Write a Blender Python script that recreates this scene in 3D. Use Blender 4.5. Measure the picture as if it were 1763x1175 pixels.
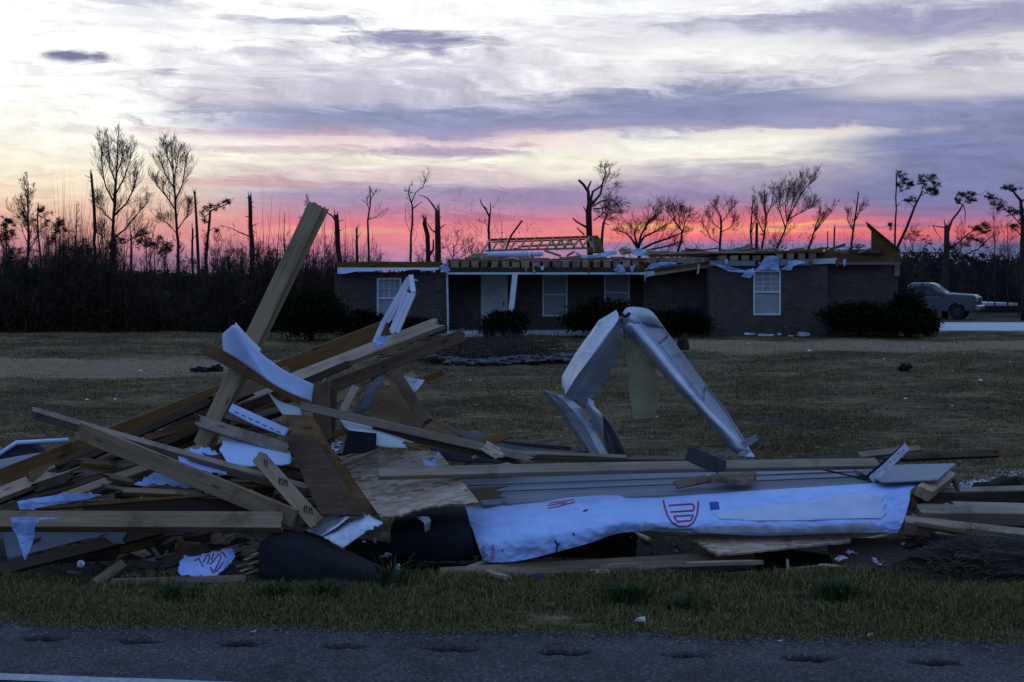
import bpy, bmesh, math, random
import numpy as np
from mathutils import Vector, Matrix, noise as mnoise

for o in list(bpy.data.objects):
    bpy.data.objects.remove(o, do_unlink=True)
SC = bpy.context.scene
COL = SC.collection

# ------------------------------------------------------------------ camera
H, F = 2.2, 2372.0            # eye height (m), focal length in photo pixels
CX, CY = 881.5, 482.0         # principal column, horizon row of the photograph
cam = bpy.data.cameras.new('camera')
cam.sensor_width = 36.0
cam.lens = F / 1763 * 36.0
cam.shift_y = -(587.5 - CY) / 1763
cam.clip_start, cam.clip_end = 0.1, 9000
camo = bpy.data.objects.new('camera', cam)
COL.objects.link(camo)
camo.location = (0, 0, H)
camo.rotation_euler = (math.radians(90), 0, 0)
SC.camera = camo
SC.view_settings.view_transform = 'Standard'
SC.view_settings.look = 'None'
SC.view_settings.exposure = 0.0
SC.view_settings.gamma = 1.0
SC.view_settings.use_curve_mapping = False


def P(px, py, Y):
    return Vector(((px - CX) / F * Y, Y, H - (py - CY) / F * Y))


def lin(c):
    return tuple(((v / 255) / 12.92 if v / 255 <= 0.04045 else ((v / 255 + 0.055) / 1.055) ** 2.4) for v in c)


# ------------------------------------------------------------------ node helpers
class NT:
    def __init__(s, tree):
        s.t = tree
        s.t.nodes.clear()

    def n(s, typ, **kw):
        nd = s.t.nodes.new(typ)
        for k, v in kw.items():
            setattr(nd, k, v)
        return nd

    def put(s, sock, v):
        if isinstance(v, bpy.types.NodeSocket):
            s.t.links.new(v, sock)
        elif isinstance(v, (tuple, list)) and sock.type == 'RGBA' and len(v) == 3:
            sock.default_value = (*v, 1)
        else:
            sock.default_value = v

    def m(s, op, a, b=None, c=None, clamp=False):
        nd = s.n('ShaderNodeMath', operation=op, use_clamp=clamp)
        for i, v in enumerate((a, b, c)):
            if v is not None:
                s.put(nd.inputs[i], v)
        return nd.outputs[0]

    def ss(s, x, a, b):                       # smoothstep a..b -> 0..1
        nd = s.n('ShaderNodeMapRange', interpolation_type='SMOOTHSTEP')
        s.put(nd.inputs[0], x)
        nd.inputs[1].default_value = a
        nd.inputs[2].default_value = b
        return nd.outputs[0]

    def mix(s, f, a, b, blend='MIX'):
        nd = s.n('ShaderNodeMix', data_type='RGBA', blend_type=blend)
        s.put(nd.inputs[0], f)
        s.put(nd.inputs[6], a)
        s.put(nd.inputs[7], b)
        return nd.outputs[2]

    def ramp(s, f, stops, interp='LINEAR'):
        nd = s.n('ShaderNodeValToRGB')
        cr = nd.color_ramp
        cr.interpolation = interp
        while len(cr.elements) < len(stops):
            cr.elements.new(0.5)
        for e, (p, c) in zip(cr.elements, sorted(stops, key=lambda q: q[0])):
            e.position = min(max(p, 0), 1)
            e.color = (*c, 1)
        s.put(nd.inputs[0], f)
        return nd.outputs[0]

    def noise(s, vec, scale=5.0, detail=4.0, rough=0.5, dist=0.0):
        nd = s.n('ShaderNodeTexNoise')
        s.put(nd.inputs['Vector'], vec)
        nd.inputs['Scale'].default_value = scale
        nd.inputs['Detail'].default_value = detail
        nd.inputs['Roughness'].default_value = rough
        nd.inputs['Distortion'].default_value = dist
        return nd.outputs[0]

    def comb(s, x, y, z):
        nd = s.n('ShaderNodeCombineXYZ')
        for i, v in enumerate((x, y, z)):
            s.put(nd.inputs[i], v)
        return nd.outputs[0]

    def scale(s, vec, v3):
        nd = s.n('ShaderNodeMapping')
        s.put(nd.inputs[0], vec)
        nd.inputs[3].default_value = v3
        return nd.outputs[0]


# ------------------------------------------------------------------ dusk sky (world)
world = bpy.data.worlds.new('World')
SC.world = world
world.use_nodes = True
W = NT(world.node_tree)
gen = W.n('ShaderNodeTexCoord').outputs['Generated']
sx = W.n('ShaderNodeSeparateXYZ')
W.put(sx.inputs[0], gen)
X, Y, Z = sx.outputs
az = W.m('ARCTAN2', X, Y)
el = W.m('ARCSINE', Z)
# streaky cloud relief: noise stretched along the horizon, read on the azimuth cylinder
cyl = W.comb(W.m('MULTIPLY', X, 1.0), W.m('MULTIPLY', Y, 1.0), W.m('MULTIPLY', el, 7.0))
nA = W.m('SUBTRACT', W.noise(cyl, 5.0, 5, 0.55, 0.4), 0.5)
elw = W.m('ADD', el, W.m('ADD', W.m('MULTIPLY', nA, 0.05), W.m('MULTIPLY', az, 0.05)))
cyl2 = W.comb(X, Y, W.m('MULTIPLY', elw, 7.5))
nB = W.m('SUBTRACT', W.noise(cyl2, 17.0, 8, 0.62, 0.3), 0.5)
cyl3 = W.comb(X, Y, W.m('MULTIPLY', elw, 4.0))
nC = W.m('SUBTRACT', W.noise(cyl3, 30.0, 8, 0.66, 0.6), 0.5)
amp = W.m('ADD', W.m('MULTIPLY', W.ss(el, 0.022, 0.12), 0.92), 0.08)
dist = W.m('ADD', W.m('ADD', W.m('MULTIPLY', nA, 0.040), W.m('MULTIPLY', nB, 0.027)), W.m('MULTIPLY', nC, 0.012))
tilt = W.m('MULTIPLY', az, 0.003)
eld = W.m('ADD', W.m('ADD', el, tilt), W.m('MULTIPLY', dist, amp))
ELMAX = 0.26


def rows(lst, gain=1.0):
    out = []
    for y, c in lst:
        e = math.atan((CY - y) / F) / ELMAX
        out.append((e, tuple(v * gain for v in lin(c))))
    return out


L = [(482, (120, 100, 125)), (455, (150, 112, 135)), (432, (200, 138, 150)), (405, (222, 160, 150)), (372, (238, 194, 168)),
     (335, (248, 226, 198)), (290, (252, 242, 222)), (240, (255, 252, 243)), (190, (255, 254, 250)), (0, (255, 255, 255)), (-110, (225, 232, 246))]
Cc = [(482, (125, 112, 155)), (452, (165, 130, 168)), (432, (206, 128, 156)), (410, (236, 138, 144)), (385, (226, 126, 142)),
      (360, (182, 138, 168)), (335, (166, 148, 180)), (302, (222, 200, 200)), (268, (250, 242, 226)), (240, (238, 214, 216)),
      (220, (160, 150, 186)), (195, (142, 148, 186)), (165, (190, 187, 207)), (130, (238, 233, 237)), (70, (248, 246, 248)),
      (0, (254, 254, 254)), (-110, (215, 222, 242))]
M = [(482, (110, 108, 152)), (446, (126, 120, 166)), (420, (140, 120, 166)), (412, (206, 110, 138)), (404, (238, 116, 116)), (394, (250, 152, 122)),
     (383, (234, 114, 124)), (369, (206, 124, 146)), (340, (154, 138, 174)), (300, (180, 168, 188)), (264, (247, 239, 226)),
     (235, (248, 246, 234)), (218, (166, 160, 190)), (190, (138, 145, 184)), (160, (148, 153, 188)), (138, (212, 206, 219)),
     (100, (242, 240, 240)), (70, (230, 228, 234)), (40, (214, 211, 222)), (0, (248, 247, 250)), (-110, (205, 212, 236))]
R = [(482, (92, 95, 135)), (448, (108, 113, 158)), (424, (116, 112, 158)), (413, (202, 104, 126)), (402, (234, 114, 118)), (390, (214, 116, 134)),
     (374, (152, 118, 160)), (340, (126, 128, 170)), (250, (128, 135, 175)), (200, (144, 148, 184)), (168, (196, 191, 205)),
     (130, (222, 219, 224)), (90, (226, 222, 227)), (62, (168, 166, 194)), (40, (166, 166, 194)), (10, (220, 217, 226)), (-110, (190, 198, 224))]
ef = W.m('DIVIDE', eld, ELMAX, clamp=True)
cL, cC, cM, cR = (W.ramp(ef, rows(q)) for q in (L, Cc, M, R))
azd = W.m('ADD', az, W.m('MULTIPLY', nA, 0.12))
front = W.mix(W.ss(azd, -0.30, -0.13), cL, cC)
front = W.mix(W.ss(azd, 0.0, 0.13), front, cM)
front = W.mix(W.ss(azd, 0.19, 0.285), front, cR)


def blob(px, py, wx, wy, edge=0.55, k=1.0):           # a cloud patch with frayed edges
    a0, e0 = math.atan((px - CX) / F), math.atan((CY - py) / F)
    da = W.m('DIVIDE', W.m('SUBTRACT', az, a0), wx / F)
    de = W.m('DIVIDE', W.m('SUBTRACT', W.m('ADD', el, W.m('MULTIPLY', nB, 0.012)), e0), wy / F)
    d = W.m('SQRT', W.m('ADD', W.m('MULTIPLY', da, da), W.m('MULTIPLY', de, de)))
    d = W.m('ADD', d, W.m('MULTIPLY', W.m('ADD', nC, W.m('MULTIPLY', nB, 1.2)), 1.8))
    return W.m('MULTIPLY', W.ss(d, 1.4, edge - .25), k)


patch = [((470, 128, 330, 44), (214, 209, 222), .55), ((300, 50, 210, 22), (226, 224, 234), .6), ((860, 105, 200, 30), (222, 218, 228), .5), ((250, 235, 200, 12), (232, 214, 216), .5), ((1000, 60, 160, 22), (224, 221, 230), .5), ((130, 116, 62, 11), (98, 96, 138), .9), ((530, 40, 130, 10), (150, 148, 185), .7), ((700, 70, 125, 17), (112, 112, 160), .8),
         ((760, 90, 26, 9), (120, 118, 165), .7), ((285, 136, 26, 8), (140, 136, 172), .6), ((640, 158, 150, 26), (190, 184, 206), .55),
         ((440, 96, 160, 9), (178, 176, 202), .55), ((1400, 48, 270, 18), (158, 158, 190), .75), ((1650, 122, 110, 16), (165, 162, 190), .6),
         ((780, 262, 130, 13), (160, 142, 178), .8), ((1250, 182, 260, 34), (138, 145, 182), .65), ((225, 20, 70, 10), (176, 178, 205), .7),
         ((1340, 236, 210, 12), (250, 236, 226), .7), ((1210, 90, 150, 20), (252, 250, 248), .6), ((980, 290, 90, 28), (253, 247, 224), .75),
         ((1610, 165, 190, 20), (222, 216, 222), .7), ((480, 262, 230, 8), (196, 160, 182), .55), ((420, 318, 190, 10), (206, 150, 158), .5),
         ((1120, 388, 70, 5), (255, 190, 96), .75), ((1390, 384, 80, 4), (255, 190, 100), .7), ((1340, 397, 50, 3), (255, 205, 120), .7),
         ((820, 376, 150, 7), (172, 110, 140), .55), ((1000, 340, 220, 22), (148, 128, 172), .5), ((560, 398, 170, 7), (250, 182, 140), .5),
         ((620, 206, 330, 20), (142, 149, 184), .8), ((520, 232, 260, 6), (176, 148, 178), .5), ((700, 128, 260, 30), (196, 192, 212), .5), ((380, 178, 170, 16), (200, 188, 205), .45), ((1480, 392, 160, 3), (128, 96, 150), .6), ((980, 414, 120, 6), (255, 150, 120), .55)]
for (a, c, k) in patch:
    front = W.mix(blob(*a, k=k), front, lin(c))
# veil texture so that nothing in the sky is flat
veil = W.m('ADD', 1.0, W.m('ADD', W.m('MULTIPLY', nC, 0.55), W.m('MULTIPLY', nB, 0.55)))
front = W.mix(1.0, front, W.comb(veil, veil, veil), 'MULTIPLY')
front = W.mix(1.0, front, (0.97, 1.0, 1.005), 'MULTIPLY')
# the bright glow the photograph clips to white on the left
glow = W.m('MULTIPLY', W.ss(azd, 0.35, -0.45), W.ss(el, 0.03, 0.16))
front = W.mix(1.0, front, W.comb(*[W.m('ADD', 1.0, W.m('MULTIPLY', glow, g)) for g in (0.10, 0.09, 0.07)]), 'MULTIPLY')
# the rest of the dome: clear dusk blue, darker away from the glow
sky = W.n('ShaderNodeTexSky', sky_type='NISHITA')
sky.sun_disc = False
sky.sun_elevation = math.radians(0.0)
sky.sun_rotation = math.radians(-8)
sky.altitude = 0
dome_hi = (0.315, 0.54, 1.06)
dome_lo = (0.17, 0.255, 0.42)
dome = W.mix(W.ss(el, 0.0, 0.6), dome_lo, dome_hi)
dome = W.mix(1.0, dome, W.mix(W.ss(W.m('MULTIPLY', Y, 1.0), -0.9, 0.9), (0.78, 0.80, 0.86), (1.12, 1.08, 1.0)), 'MULTIPLY')
dome = W.mix(0.10, dome, W.mix(1.0, sky.outputs[0], (0.10, 0.10, 0.10), 'MULTIPLY'))
wfront = W.m('MULTIPLY', W.ss(Y, 0.70, 0.93), W.ss(el, 0.275, 0.205))
col = W.mix(wfront, dome, front)
bg = W.n('ShaderNodeBackground')
W.put(bg.inputs[0], col)
bg.inputs[1].default_value = 1.0
wo = W.n('ShaderNodeOutputWorld')
W.t.links.new(bg.outputs[0], wo.inputs[0])
world.cycles.sampling_method = 'MANUAL'
world.cycles.sample_map_resolution = 1024
SC.cycles.max_bounces = 5

# ------------------------------------------------------------------ object helpers
def link(o):
    COL.objects.link(o)
    return o


def tag(o, label=None, cat=None, group=None, kind=None):
    if label: o['label'] = label
    if cat: o['category'] = cat
    if group: o['group'] = group
    if kind: o['kind'] = kind
    return o


def empty(name, loc, label, cat, group=None, rz=0.0):
    o = link(bpy.data.objects.new(name, None))
    o.location = loc
    o.rotation_euler = (0, 0, rz)
    o.empty_display_size = 0.3
    return tag(o, label, cat, group)


def mesh(name, verts, faces, mat, parent=None, smooth=False, world_to=None):
    """one mesh object; with a parent Empty the verts are given in world space and moved to its frame"""
    me = bpy.data.meshes.new(name)
    V_ = np.array([tuple(v) for v in verts], dtype=np.float64)
    if parent is not None:
        inv = parent.matrix_basis.inverted() if parent.parent is None else (parent.parent.matrix_basis @ parent.matrix_basis).inverted()
        M4 = np.array(inv)
        V_ = V_ @ M4[:3, :3].T + M4[:3, 3]
        off = None
    else:
        off = V_.mean(0)
        off[2] = V_[:, 2].min()
        V_ = V_ - off
    me.from_pydata(V_.tolist(), [], faces)
    mats = mat if isinstance(mat, (list, tuple)) else [mat]
    for m_ in mats:
        me.materials.append(m_)
    if smooth:
        me.polygons.foreach_set('use_smooth', [True] * len(me.polygons))
    me.update()
    o = link(bpy.data.objects.new(name, me))
    if parent is not None:
        o.parent = parent
    else:
        o.location = off
    return o


def fast_mesh(name, V_, Fidx, mat, smooth=False):
    """large mesh from numpy arrays: Fidx is (n,3) or (n,4)"""
    me = bpy.data.meshes.new(name)
    k = Fidx.shape[1]
    me.vertices.add(len(V_))
    me.vertices.foreach_set('co', np.asarray(V_, dtype=np.float32).ravel())
    me.loops.add(Fidx.size)
    me.loops.foreach_set('vertex_index', Fidx.astype(np.int32).ravel())
    me.polygons.add(len(Fidx))
    me.polygons.foreach_set('loop_start', np.arange(0, Fidx.size, k, dtype=np.int32))
    me.polygons.foreach_set('loop_total', np.full(len(Fidx), k, dtype=np.int32))
    if smooth:
        me.polygons.foreach_set('use_smooth', np.ones(len(Fidx), dtype=bool))
    me.materials.append(mat)
    me.update(calc_edges=True)
    me.validate()
    return link(bpy.data.objects.new(name, me))


class MB:
    """collects boxes / prisms / tubes into one vertex + face list"""
    def __init__(s): s.v, s.f = [], []

    def add(s, v, f):
        b = len(s.v)
        s.v += [Vector(q) for q in v]
        s.f += [tuple(b + i for i in q) for q in f]

    def box(s, x0, x1, y0, y1, z0, z1):
        s.add([(x0, y0, z0), (x1, y0, z0), (x1, y1, z0), (x0, y1, z0), (x0, y0, z1), (x1, y0, z1), (x1, y1, z1), (x0, y1, z1)],
              [(0, 3, 2, 1), (4, 5, 6, 7), (0, 1, 5, 4), (1, 2, 6, 5), (2, 3, 7, 6), (3, 0, 4, 7)])
        return s

    def prism(s, poly, d):                     # planar polygon (3D points) pushed along d
        n = len(poly)
        d = Vector(d)
        a = [Vector(p) for p in poly]
        s.add(a + [p + d for p in a], [tuple(range(n)), tuple(range(2 * n - 1, n - 1, -1))] +
              [((i + 1) % n, i, n + i, n + (i + 1) % n) for i in range(n)])
        return s

    def bar(s, a, b, w, t, up=(0, 0, 1)):      # rectangular bar from a to b, w along `up`, t across
        a, b = Vector(a), Vector(b)
        d = (b - a).normalized()
        u = Vector(up)
        u = (u - d * u.dot(d))
        if u.length < 1e-4: u = Vector((1, 0, 0)) - d * d.x
        u.normalize()
        c = d.cross(u)
        q = [(-w / 2, -t / 2), (w / 2, -t / 2), (w / 2, t / 2), (-w / 2, t / 2)]
        v = [a + u * i + c * j for i, j in q] + [b + u * i + c * j for i, j in q]
        s.add(v, [(0, 1, 2, 3), (7, 6, 5, 4), (0, 4, 5, 1), (1, 5, 6, 2), (2, 6, 7, 3), (3, 7, 4, 0)])
        return s

    def tube(s, pts, rad, n=6, cap=True):
        pts = [Vector(p) for p in pts]
        b = len(s.v)
        for i, p in enumerate(pts):
            d = (pts[min(i + 1, len(pts) - 1)] - pts[max(i - 1, 0)]).normalized()
            u = d.orthogonal().normalized() if i == 0 else (u - d * u.dot(d)).normalized()
            c = d.cross(u)
            r = rad[i] if isinstance(rad, (list, tuple)) else rad
            for k in range(n):
                t = 2 * math.pi * k / n
                s.v.append(p + (u * math.cos(t) + c * math.sin(t)) * r)
        for i in range(len(pts) - 1):
            for k in range(n):
                s.f.append((b + i * n + k, b + i * n + (k + 1) % n, b + (i + 1) * n + (k + 1) % n, b + (i + 1) * n + k))
        if cap:
            s.f.append(tuple(b + k for k in reversed(range(n))))
            s.f.append(tuple(b + (len(pts) - 1) * n + k for k in range(n)))
        return s

    def build(s, name, mat, parent=None, smooth=False):
        return mesh(name, s.v, s.f, mat, parent, smooth)


# ------------------------------------------------------------------ materials
def base(name, rough=0.7, spec=0.3, metal=0.0):
    m = bpy.data.materials.new(name)
    m.use_nodes = True
    t = NT(m.node_tree)
    out = t.n('ShaderNodeOutputMaterial')
    b = t.n('ShaderNodeBsdfPrincipled')
    t.t.links.new(b.outputs[0], out.inputs[0])
    b.inputs['Roughness'].default_value = rough
    b.inputs['Specular IOR Level'].default_value = spec
    b.inputs['Metallic'].default_value = metal
    return m, t, b


def bump(t, b, h, strength=0.3, dist=0.01):
    nd = t.n('ShaderNodeBump')
    nd.inputs['Strength'].default_value = strength
    nd.inputs['Distance'].default_value = dist
    t.put(nd.inputs['Height'], h)
    t.t.links.new(nd.outputs[0], b.inputs['Normal'])


def plain(name, c1, c2=None, rough=0.7, scale=6.0, bs=0.15, bd=0.004, spec=0.3, metal=0.0, detail=6, stretch=(1, 1, 1)):
    m, t, b = base(name, rough, spec, metal)
    scuffed = metal > 0 or 'metal' in name
    oc = t.scale(t.n('ShaderNodeTexCoord').outputs['Object'], stretch)
    n = t.noise(oc, scale, detail, 0.6)
    cc = t.ramp(n, [(0.3, c1), (0.7, c2 or c1)])
    if scuffed:
        sc1 = t.noise(t.scale(oc, (3, 3, 26)), 1.0, 5, 0.7, 1.0)
        cc = t.mix(t.m('MULTIPLY', t.ss(sc1, 0.54, 0.68), 0.55), cc, tuple(x * 0.35 for x in c1))
    t.put(b.inputs['Base Color'], cc)
    t.put(b.inputs['Roughness'], t.m('ADD', t.m('MULTIPLY', n, 0.25), rough - 0.12))
    if bs: bump(t, b, n, bs, bd)
    return m


def wood(name, dark, mid, pale, rough=0.75):
    m, t, b = base(name, rough, 0.25)
    oc = t.n('ShaderNodeTexCoord').outputs['Object']
    rnd = t.n('ShaderNodeObjectInfo').outputs['Random']
    off = t.n('ShaderNodeVectorMath', operation='ADD')
    t.put(off.inputs[0], oc)
    t.put(off.inputs[1], t.comb(t.m('MULTIPLY', rnd, 37.0), t.m('MULTIPLY', rnd, 11.0), t.m('MULTIPLY', rnd, 5.0)))
    v = off.outputs[0]
    grain = t.noise(t.scale(v, (1.6, 34, 34)), 1.0, 7, 0.6, 1.2)
    blot = t.noise(t.scale(v, (1.2, 4, 4)), 1.0, 4, 0.6)
    fine = t.noise(t.scale(v, (6, 160, 160)), 1.0, 3, 0.5)
    g = t.m('ADD', t.m('MULTIPLY', grain, 0.55), t.m('MULTIPLY', blot, 0.45))
    c = t.ramp(g, [(0.32, dark), (0.5, mid), (0.68, pale)])
    vo = t.n('ShaderNodeTexVoronoi')
    t.put(vo.inputs['Vector'], t.scale(v, (2.2, 9, 9)))
    vo.inputs['Scale'].default_value = 1.0
    dirt = t.noise(v, 2.3, 5, 0.7)
    c = t.mix(t.m('MULTIPLY', t.ss(dirt, 0.52, 0.70), 0.6), c, tuple(x * 0.45 for x in dark))
    knot = t.ss(vo.outputs['Distance'], 0.13, 0.06)
    c = t.mix(t.m('MULTIPLY', knot, 0.75), c, tuple(x * 0.35 for x in dark))
    hs = t.n('ShaderNodeHueSaturation')
    t.put(hs.inputs['Color'], c)
    t.put(hs.inputs['Value'], t.m('ADD', t.m('MULTIPLY', rnd, 0.62), 0.62))
    t.put(hs.inputs['Saturation'], t.m('ADD', t.m('MULTIPLY', t.m('FRACT', t.m('MULTIPLY', rnd, 7.31)), 0.35), 0.90))
    t.put(b.inputs['Base Color'], hs.outputs[0])
    bump(t, b, t.m('ADD', grain, t.m('MULTIPLY', fine, 0.6)), 0.45, 0.003)
    return m


MT = {}
MT['wood'] = wood('pine_lumber', (0.19, 0.125, 0.075), (0.33, 0.232, 0.148), (0.45, 0.33, 0.225))
MT['wood_grey'] = wood('weathered_lumber', (0.16, 0.115, 0.075), (0.27, 0.20, 0.135), (0.38, 0.295, 0.205))
MT['wood_red'] = wood('brown_lumber', (0.10, 0.05, 0.022), (0.185, 0.098, 0.044), (0.28, 0.155, 0.075))
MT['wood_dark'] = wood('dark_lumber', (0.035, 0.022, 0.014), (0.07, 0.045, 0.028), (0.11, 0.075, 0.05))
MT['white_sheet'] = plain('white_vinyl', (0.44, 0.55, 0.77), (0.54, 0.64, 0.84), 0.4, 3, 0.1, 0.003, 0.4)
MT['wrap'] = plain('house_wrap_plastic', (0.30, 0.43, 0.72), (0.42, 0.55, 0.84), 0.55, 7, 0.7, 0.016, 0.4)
MT['red_ink'] = plain('red_print', (0.24, 0.015, 0.05), (0.3, 0.03, 0.07), 0.6, 20, 0)
MT['blue_ink'] = plain('blue_print', (0.02, 0.05, 0.28), (0.03, 0.07, 0.34), 0.6, 20, 0)
MT['black_ink'] = plain('black_marker', (0.01, 0.01, 0.012), None, 0.7, 20, 0)
MT['tar'] = plain('tar_paper', (0.008, 0.0085, 0.010), (0.018, 0.018, 0.021), 0.75, 7, 0.4, 0.006, 0.12)
MT['shingle'] = plain('asphalt_shingle', (0.025, 0.025, 0.028), (0.07, 0.068, 0.068), 0.9, 60, 0.5, 0.004)
MT['galv'] = plain('galvanised_sheet', (0.32, 0.36, 0.42), (0.60, 0.64, 0.70), 0.42, 14, 0.12, 0.003, 0.5, 0.85)
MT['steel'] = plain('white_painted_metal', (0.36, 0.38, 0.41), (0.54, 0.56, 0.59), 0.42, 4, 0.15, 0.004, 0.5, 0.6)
MT['steel_in'] = plain('bare_metal_lining', (0.22, 0.23, 0.24), (0.32, 0.33, 0.34), 0.45, 4, 0.15, 0.004, 0.5, 0.6)  # darker metal tone, used on the arch's recessed inner faces
MT['yellow_film'] = plain('yellowed_plastic', (0.28, 0.24, 0.10), (0.40, 0.34, 0.17), 0.5, 5, 0.15, 0.006, 0.4)
MT['siding'] = plain('grey_siding', (0.17, 0.175, 0.185), (0.25, 0.255, 0.27), 0.7, 3, 0.15, 0.002, 0.35, 0, 6, (0.5, 8, 8))
MT['foil'] = plain('crumpled_foil', (0.5, 0.5, 0.52), (0.8, 0.8, 0.82), 0.25, 30, 0.8, 0.02, 0.5, 1.0)
MT['drywall'] = plain('chalky_board', (0.45, 0.50, 0.48), (0.62, 0.66, 0.64), 0.8, 4, 0.1, 0.003)
MT['paper'] = plain('torn_white_paper', (0.62, 0.60, 0.66), (0.78, 0.77, 0.80), 0.7, 8, 0.3, 0.006)
MT['insul'] = plain('yellow_insulation', (0.32, 0.28, 0.14), (0.55, 0.48, 0.28), 0.95, 25, 0.8, 0.03)
MT['soil'] = plain('dark_soil', (0.012, 0.009, 0.006), (0.035, 0.025, 0.017), 0.95, 12, 0.8, 0.04)
MT['bark'] = plain('tree_bark', (0.018, 0.014, 0.011), (0.05, 0.038, 0.03), 0.9, 12, 0.6, 0.02, 0.2, 0, 4, (1, 1, 0.2))
MT['twig'] = plain('bare_twig', (0.05, 0.026, 0.016), (0.10, 0.055, 0.034), 0.9, 5, 0)
MT['pale_wood'] = plain('torn_heartwood', (0.16, 0.11, 0.065), (0.3, 0.22, 0.14), 0.85, 20, 0.5, 0.02, 0.2, 0, 4, (3, 3, 0.3))
MT['concrete'] = plain('concrete', (0.40, 0.40, 0.40), (0.52, 0.52, 0.52), 0.85, 2, 0.2, 0.01)
MT['vinyl_trim'] = plain('white_trim', (0.60, 0.62, 0.66), (0.74, 0.75, 0.78), 0.5, 3, 0.1, 0.003)
MT['glass'] = plain('window_glass', (0.05, 0.055, 0.06), (0.07, 0.075, 0.08), 0.18, 3, 0.05, 0.002, 0.6)
MT['blind'] = plain('window_blind', (0.26, 0.28, 0.29), (0.36, 0.38, 0.39), 0.7, 3, 0.1, 0.003, 0.3)
MT['blind_pale'] = plain('pale_window_blind', (0.55, 0.56, 0.52), (0.68, 0.68, 0.64), 0.7, 3, 0.1, 0.003, 0.3)
MT['dark_room'] = plain('interior_dark', (0.03, 0.028, 0.026), (0.05, 0.045, 0.04), 0.9, 2, 0)
MT['truck_paint'] = plain('dark_blue_grey_paint', (0.09, 0.095, 0.105), (0.11, 0.115, 0.128), 0.22, 2, 0, spec=0.6, metal=0.3)
MT['truck_sky_sheen'] = plain('painted_sky_sheen', (0.55, 0.56, 0.58), (0.62, 0.63, 0.65), 0.25, 2, 0, spec=0.6)  # sky reflection painted as a near-white colour, for roof panel and windscreen
MT['rubber'] = plain('tyre_rubber', (0.012, 0.012, 0.013), (0.02, 0.02, 0.02), 0.85, 10, 0.2)
MT['chrome'] = plain('bright_metal', (0.55, 0.56, 0.58), (0.65, 0.65, 0.66), 0.2, 5, 0, metal=1.0)
MT['lens'] = plain('lamp_lens', (0.5, 0.45, 0.4), (0.6, 0.55, 0.5), 0.15, 5, 0, spec=0.7)
MT['stone'] = plain('field_stone', (0.03, 0.028, 0.026), (0.10, 0.09, 0.085), 0.85, 8, 0.6, 0.02)


def leaf_mat(name, a, b_):
    m, t, b = base(name, 0.9, 0.04)
    geo = t.n('ShaderNodeNewGeometry')
    c = t.mix(geo.outputs['Random Per Island'], a, b_)
    t.put(b.inputs['Base Color'], c)
    return m


MT['leaf_dark'] = leaf_mat('evergreen_leaf', (0.006, 0.009, 0.004), (0.015, 0.020, 0.008))
MT['leaf_pine'] = leaf_mat('pine_needles', (0.02, 0.035, 0.018), (0.05, 0.07, 0.035))
MT['brush'] = leaf_mat('woodland_brush', (0.008, 0.006, 0.004), (0.075, 0.047, 0.030))
MT['farwood'] = leaf_mat('far_woods', (0.014, 0.015, 0.016), (0.028, 0.029, 0.030))
MT['grass_verge'] = leaf_mat('verge_grass', (0.034, 0.056, 0.012), (0.28, 0.205, 0.08))
MT['grass_yard'] = leaf_mat('winter_grass', (0.034, 0.029, 0.011), (0.32, 0.195, 0.085))
MT['chips'] = leaf_mat('litter_bits', (0.12, 0.1, 0.08), (0.7, 0.7, 0.72))
MT['gravel'] = leaf_mat('loose_gravel', (0.03, 0.028, 0.026), (0.22, 0.2, 0.185))
MT['leaf_litter'] = leaf_mat('leaf_litter', (0.03, 0.02, 0.012), (0.32, 0.22, 0.12))
MT['deadleaf'] = leaf_mat('dead_plants', (0.02, 0.016, 0.012), (0.15, 0.11, 0.075))


def osb_mat():
    """strands: short flakes lying in several directions, layered over each other"""
    m, t, b = base('strand_board', 0.8, 0.2)
    oc = t.n('ShaderNodeTexCoord').outputs['Object']
    wv = t.n('ShaderNodeTexNoise'); t.put(wv.inputs['Vector'], oc); wv.inputs['Scale'].default_value = 14
    vm = t.n('ShaderNodeVectorMath', operation='MULTIPLY_ADD')
    t.put(vm.inputs[0], wv.outputs['Color']); vm.inputs[1].default_value = (.05, .05, .05); t.put(vm.inputs[2], oc)
    out, hgt = None, None
    for k, (ro, sx_, sy_) in enumerate(((0.15, 9, 30), (1.25, 11, 34), (2.2, 10, 30), (-0.5, 13, 40))):
        mp = t.n('ShaderNodeMapping')
        t.put(mp.inputs[0], vm.outputs[0])
        mp.inputs[1].default_value = (k * 3.1, k * 1.7, 0)
        mp.inputs[2].default_value = (0, 0, ro)
        mp.inputs[3].default_value = (sx_, sy_, 3)
        vo = t.n('ShaderNodeTexVoronoi'); t.put(vo.inputs['Vector'], mp.outputs[0]); vo.inputs['Scale'].default_value = 1.0
        sp = t.n('ShaderNodeSeparateColor'); t.put(sp.inputs[0], vo.outputs['Color'])
        c = t.ramp(sp.outputs[0], [(0.0, (0.19, 0.115, 0.07)), (0.18, (0.33, 0.22, 0.14)), (0.6, (0.42, 0.29, 0.19)), (1.0, (0.52, 0.39, 0.28))])
        if out is None: out, hgt = c, sp.outputs[0]
        else:
            f = t.m('GREATER_THAN', sp.outputs[1], 0.52)
            out = t.mix(f, out, c)
            hm = t.n('ShaderNodeMix', data_type='FLOAT'); t.put(hm.inputs[0], f); t.put(hm.inputs[2], hgt); t.put(hm.inputs[3], t.m('ADD', sp.outputs[0], .3 * k)); hgt = hm.outputs[0]
    st = t.noise(oc, 8, 5, 0.75)
    out = t.mix(t.m('MULTIPLY', t.ss(st, 0.60, 0.68), .8), out, (0.06, 0.045, 0.04))
    t.put(b.inputs['Base Color'], out)
    bump(t, b, hgt, 0.35, 0.002)
    return m


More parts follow.
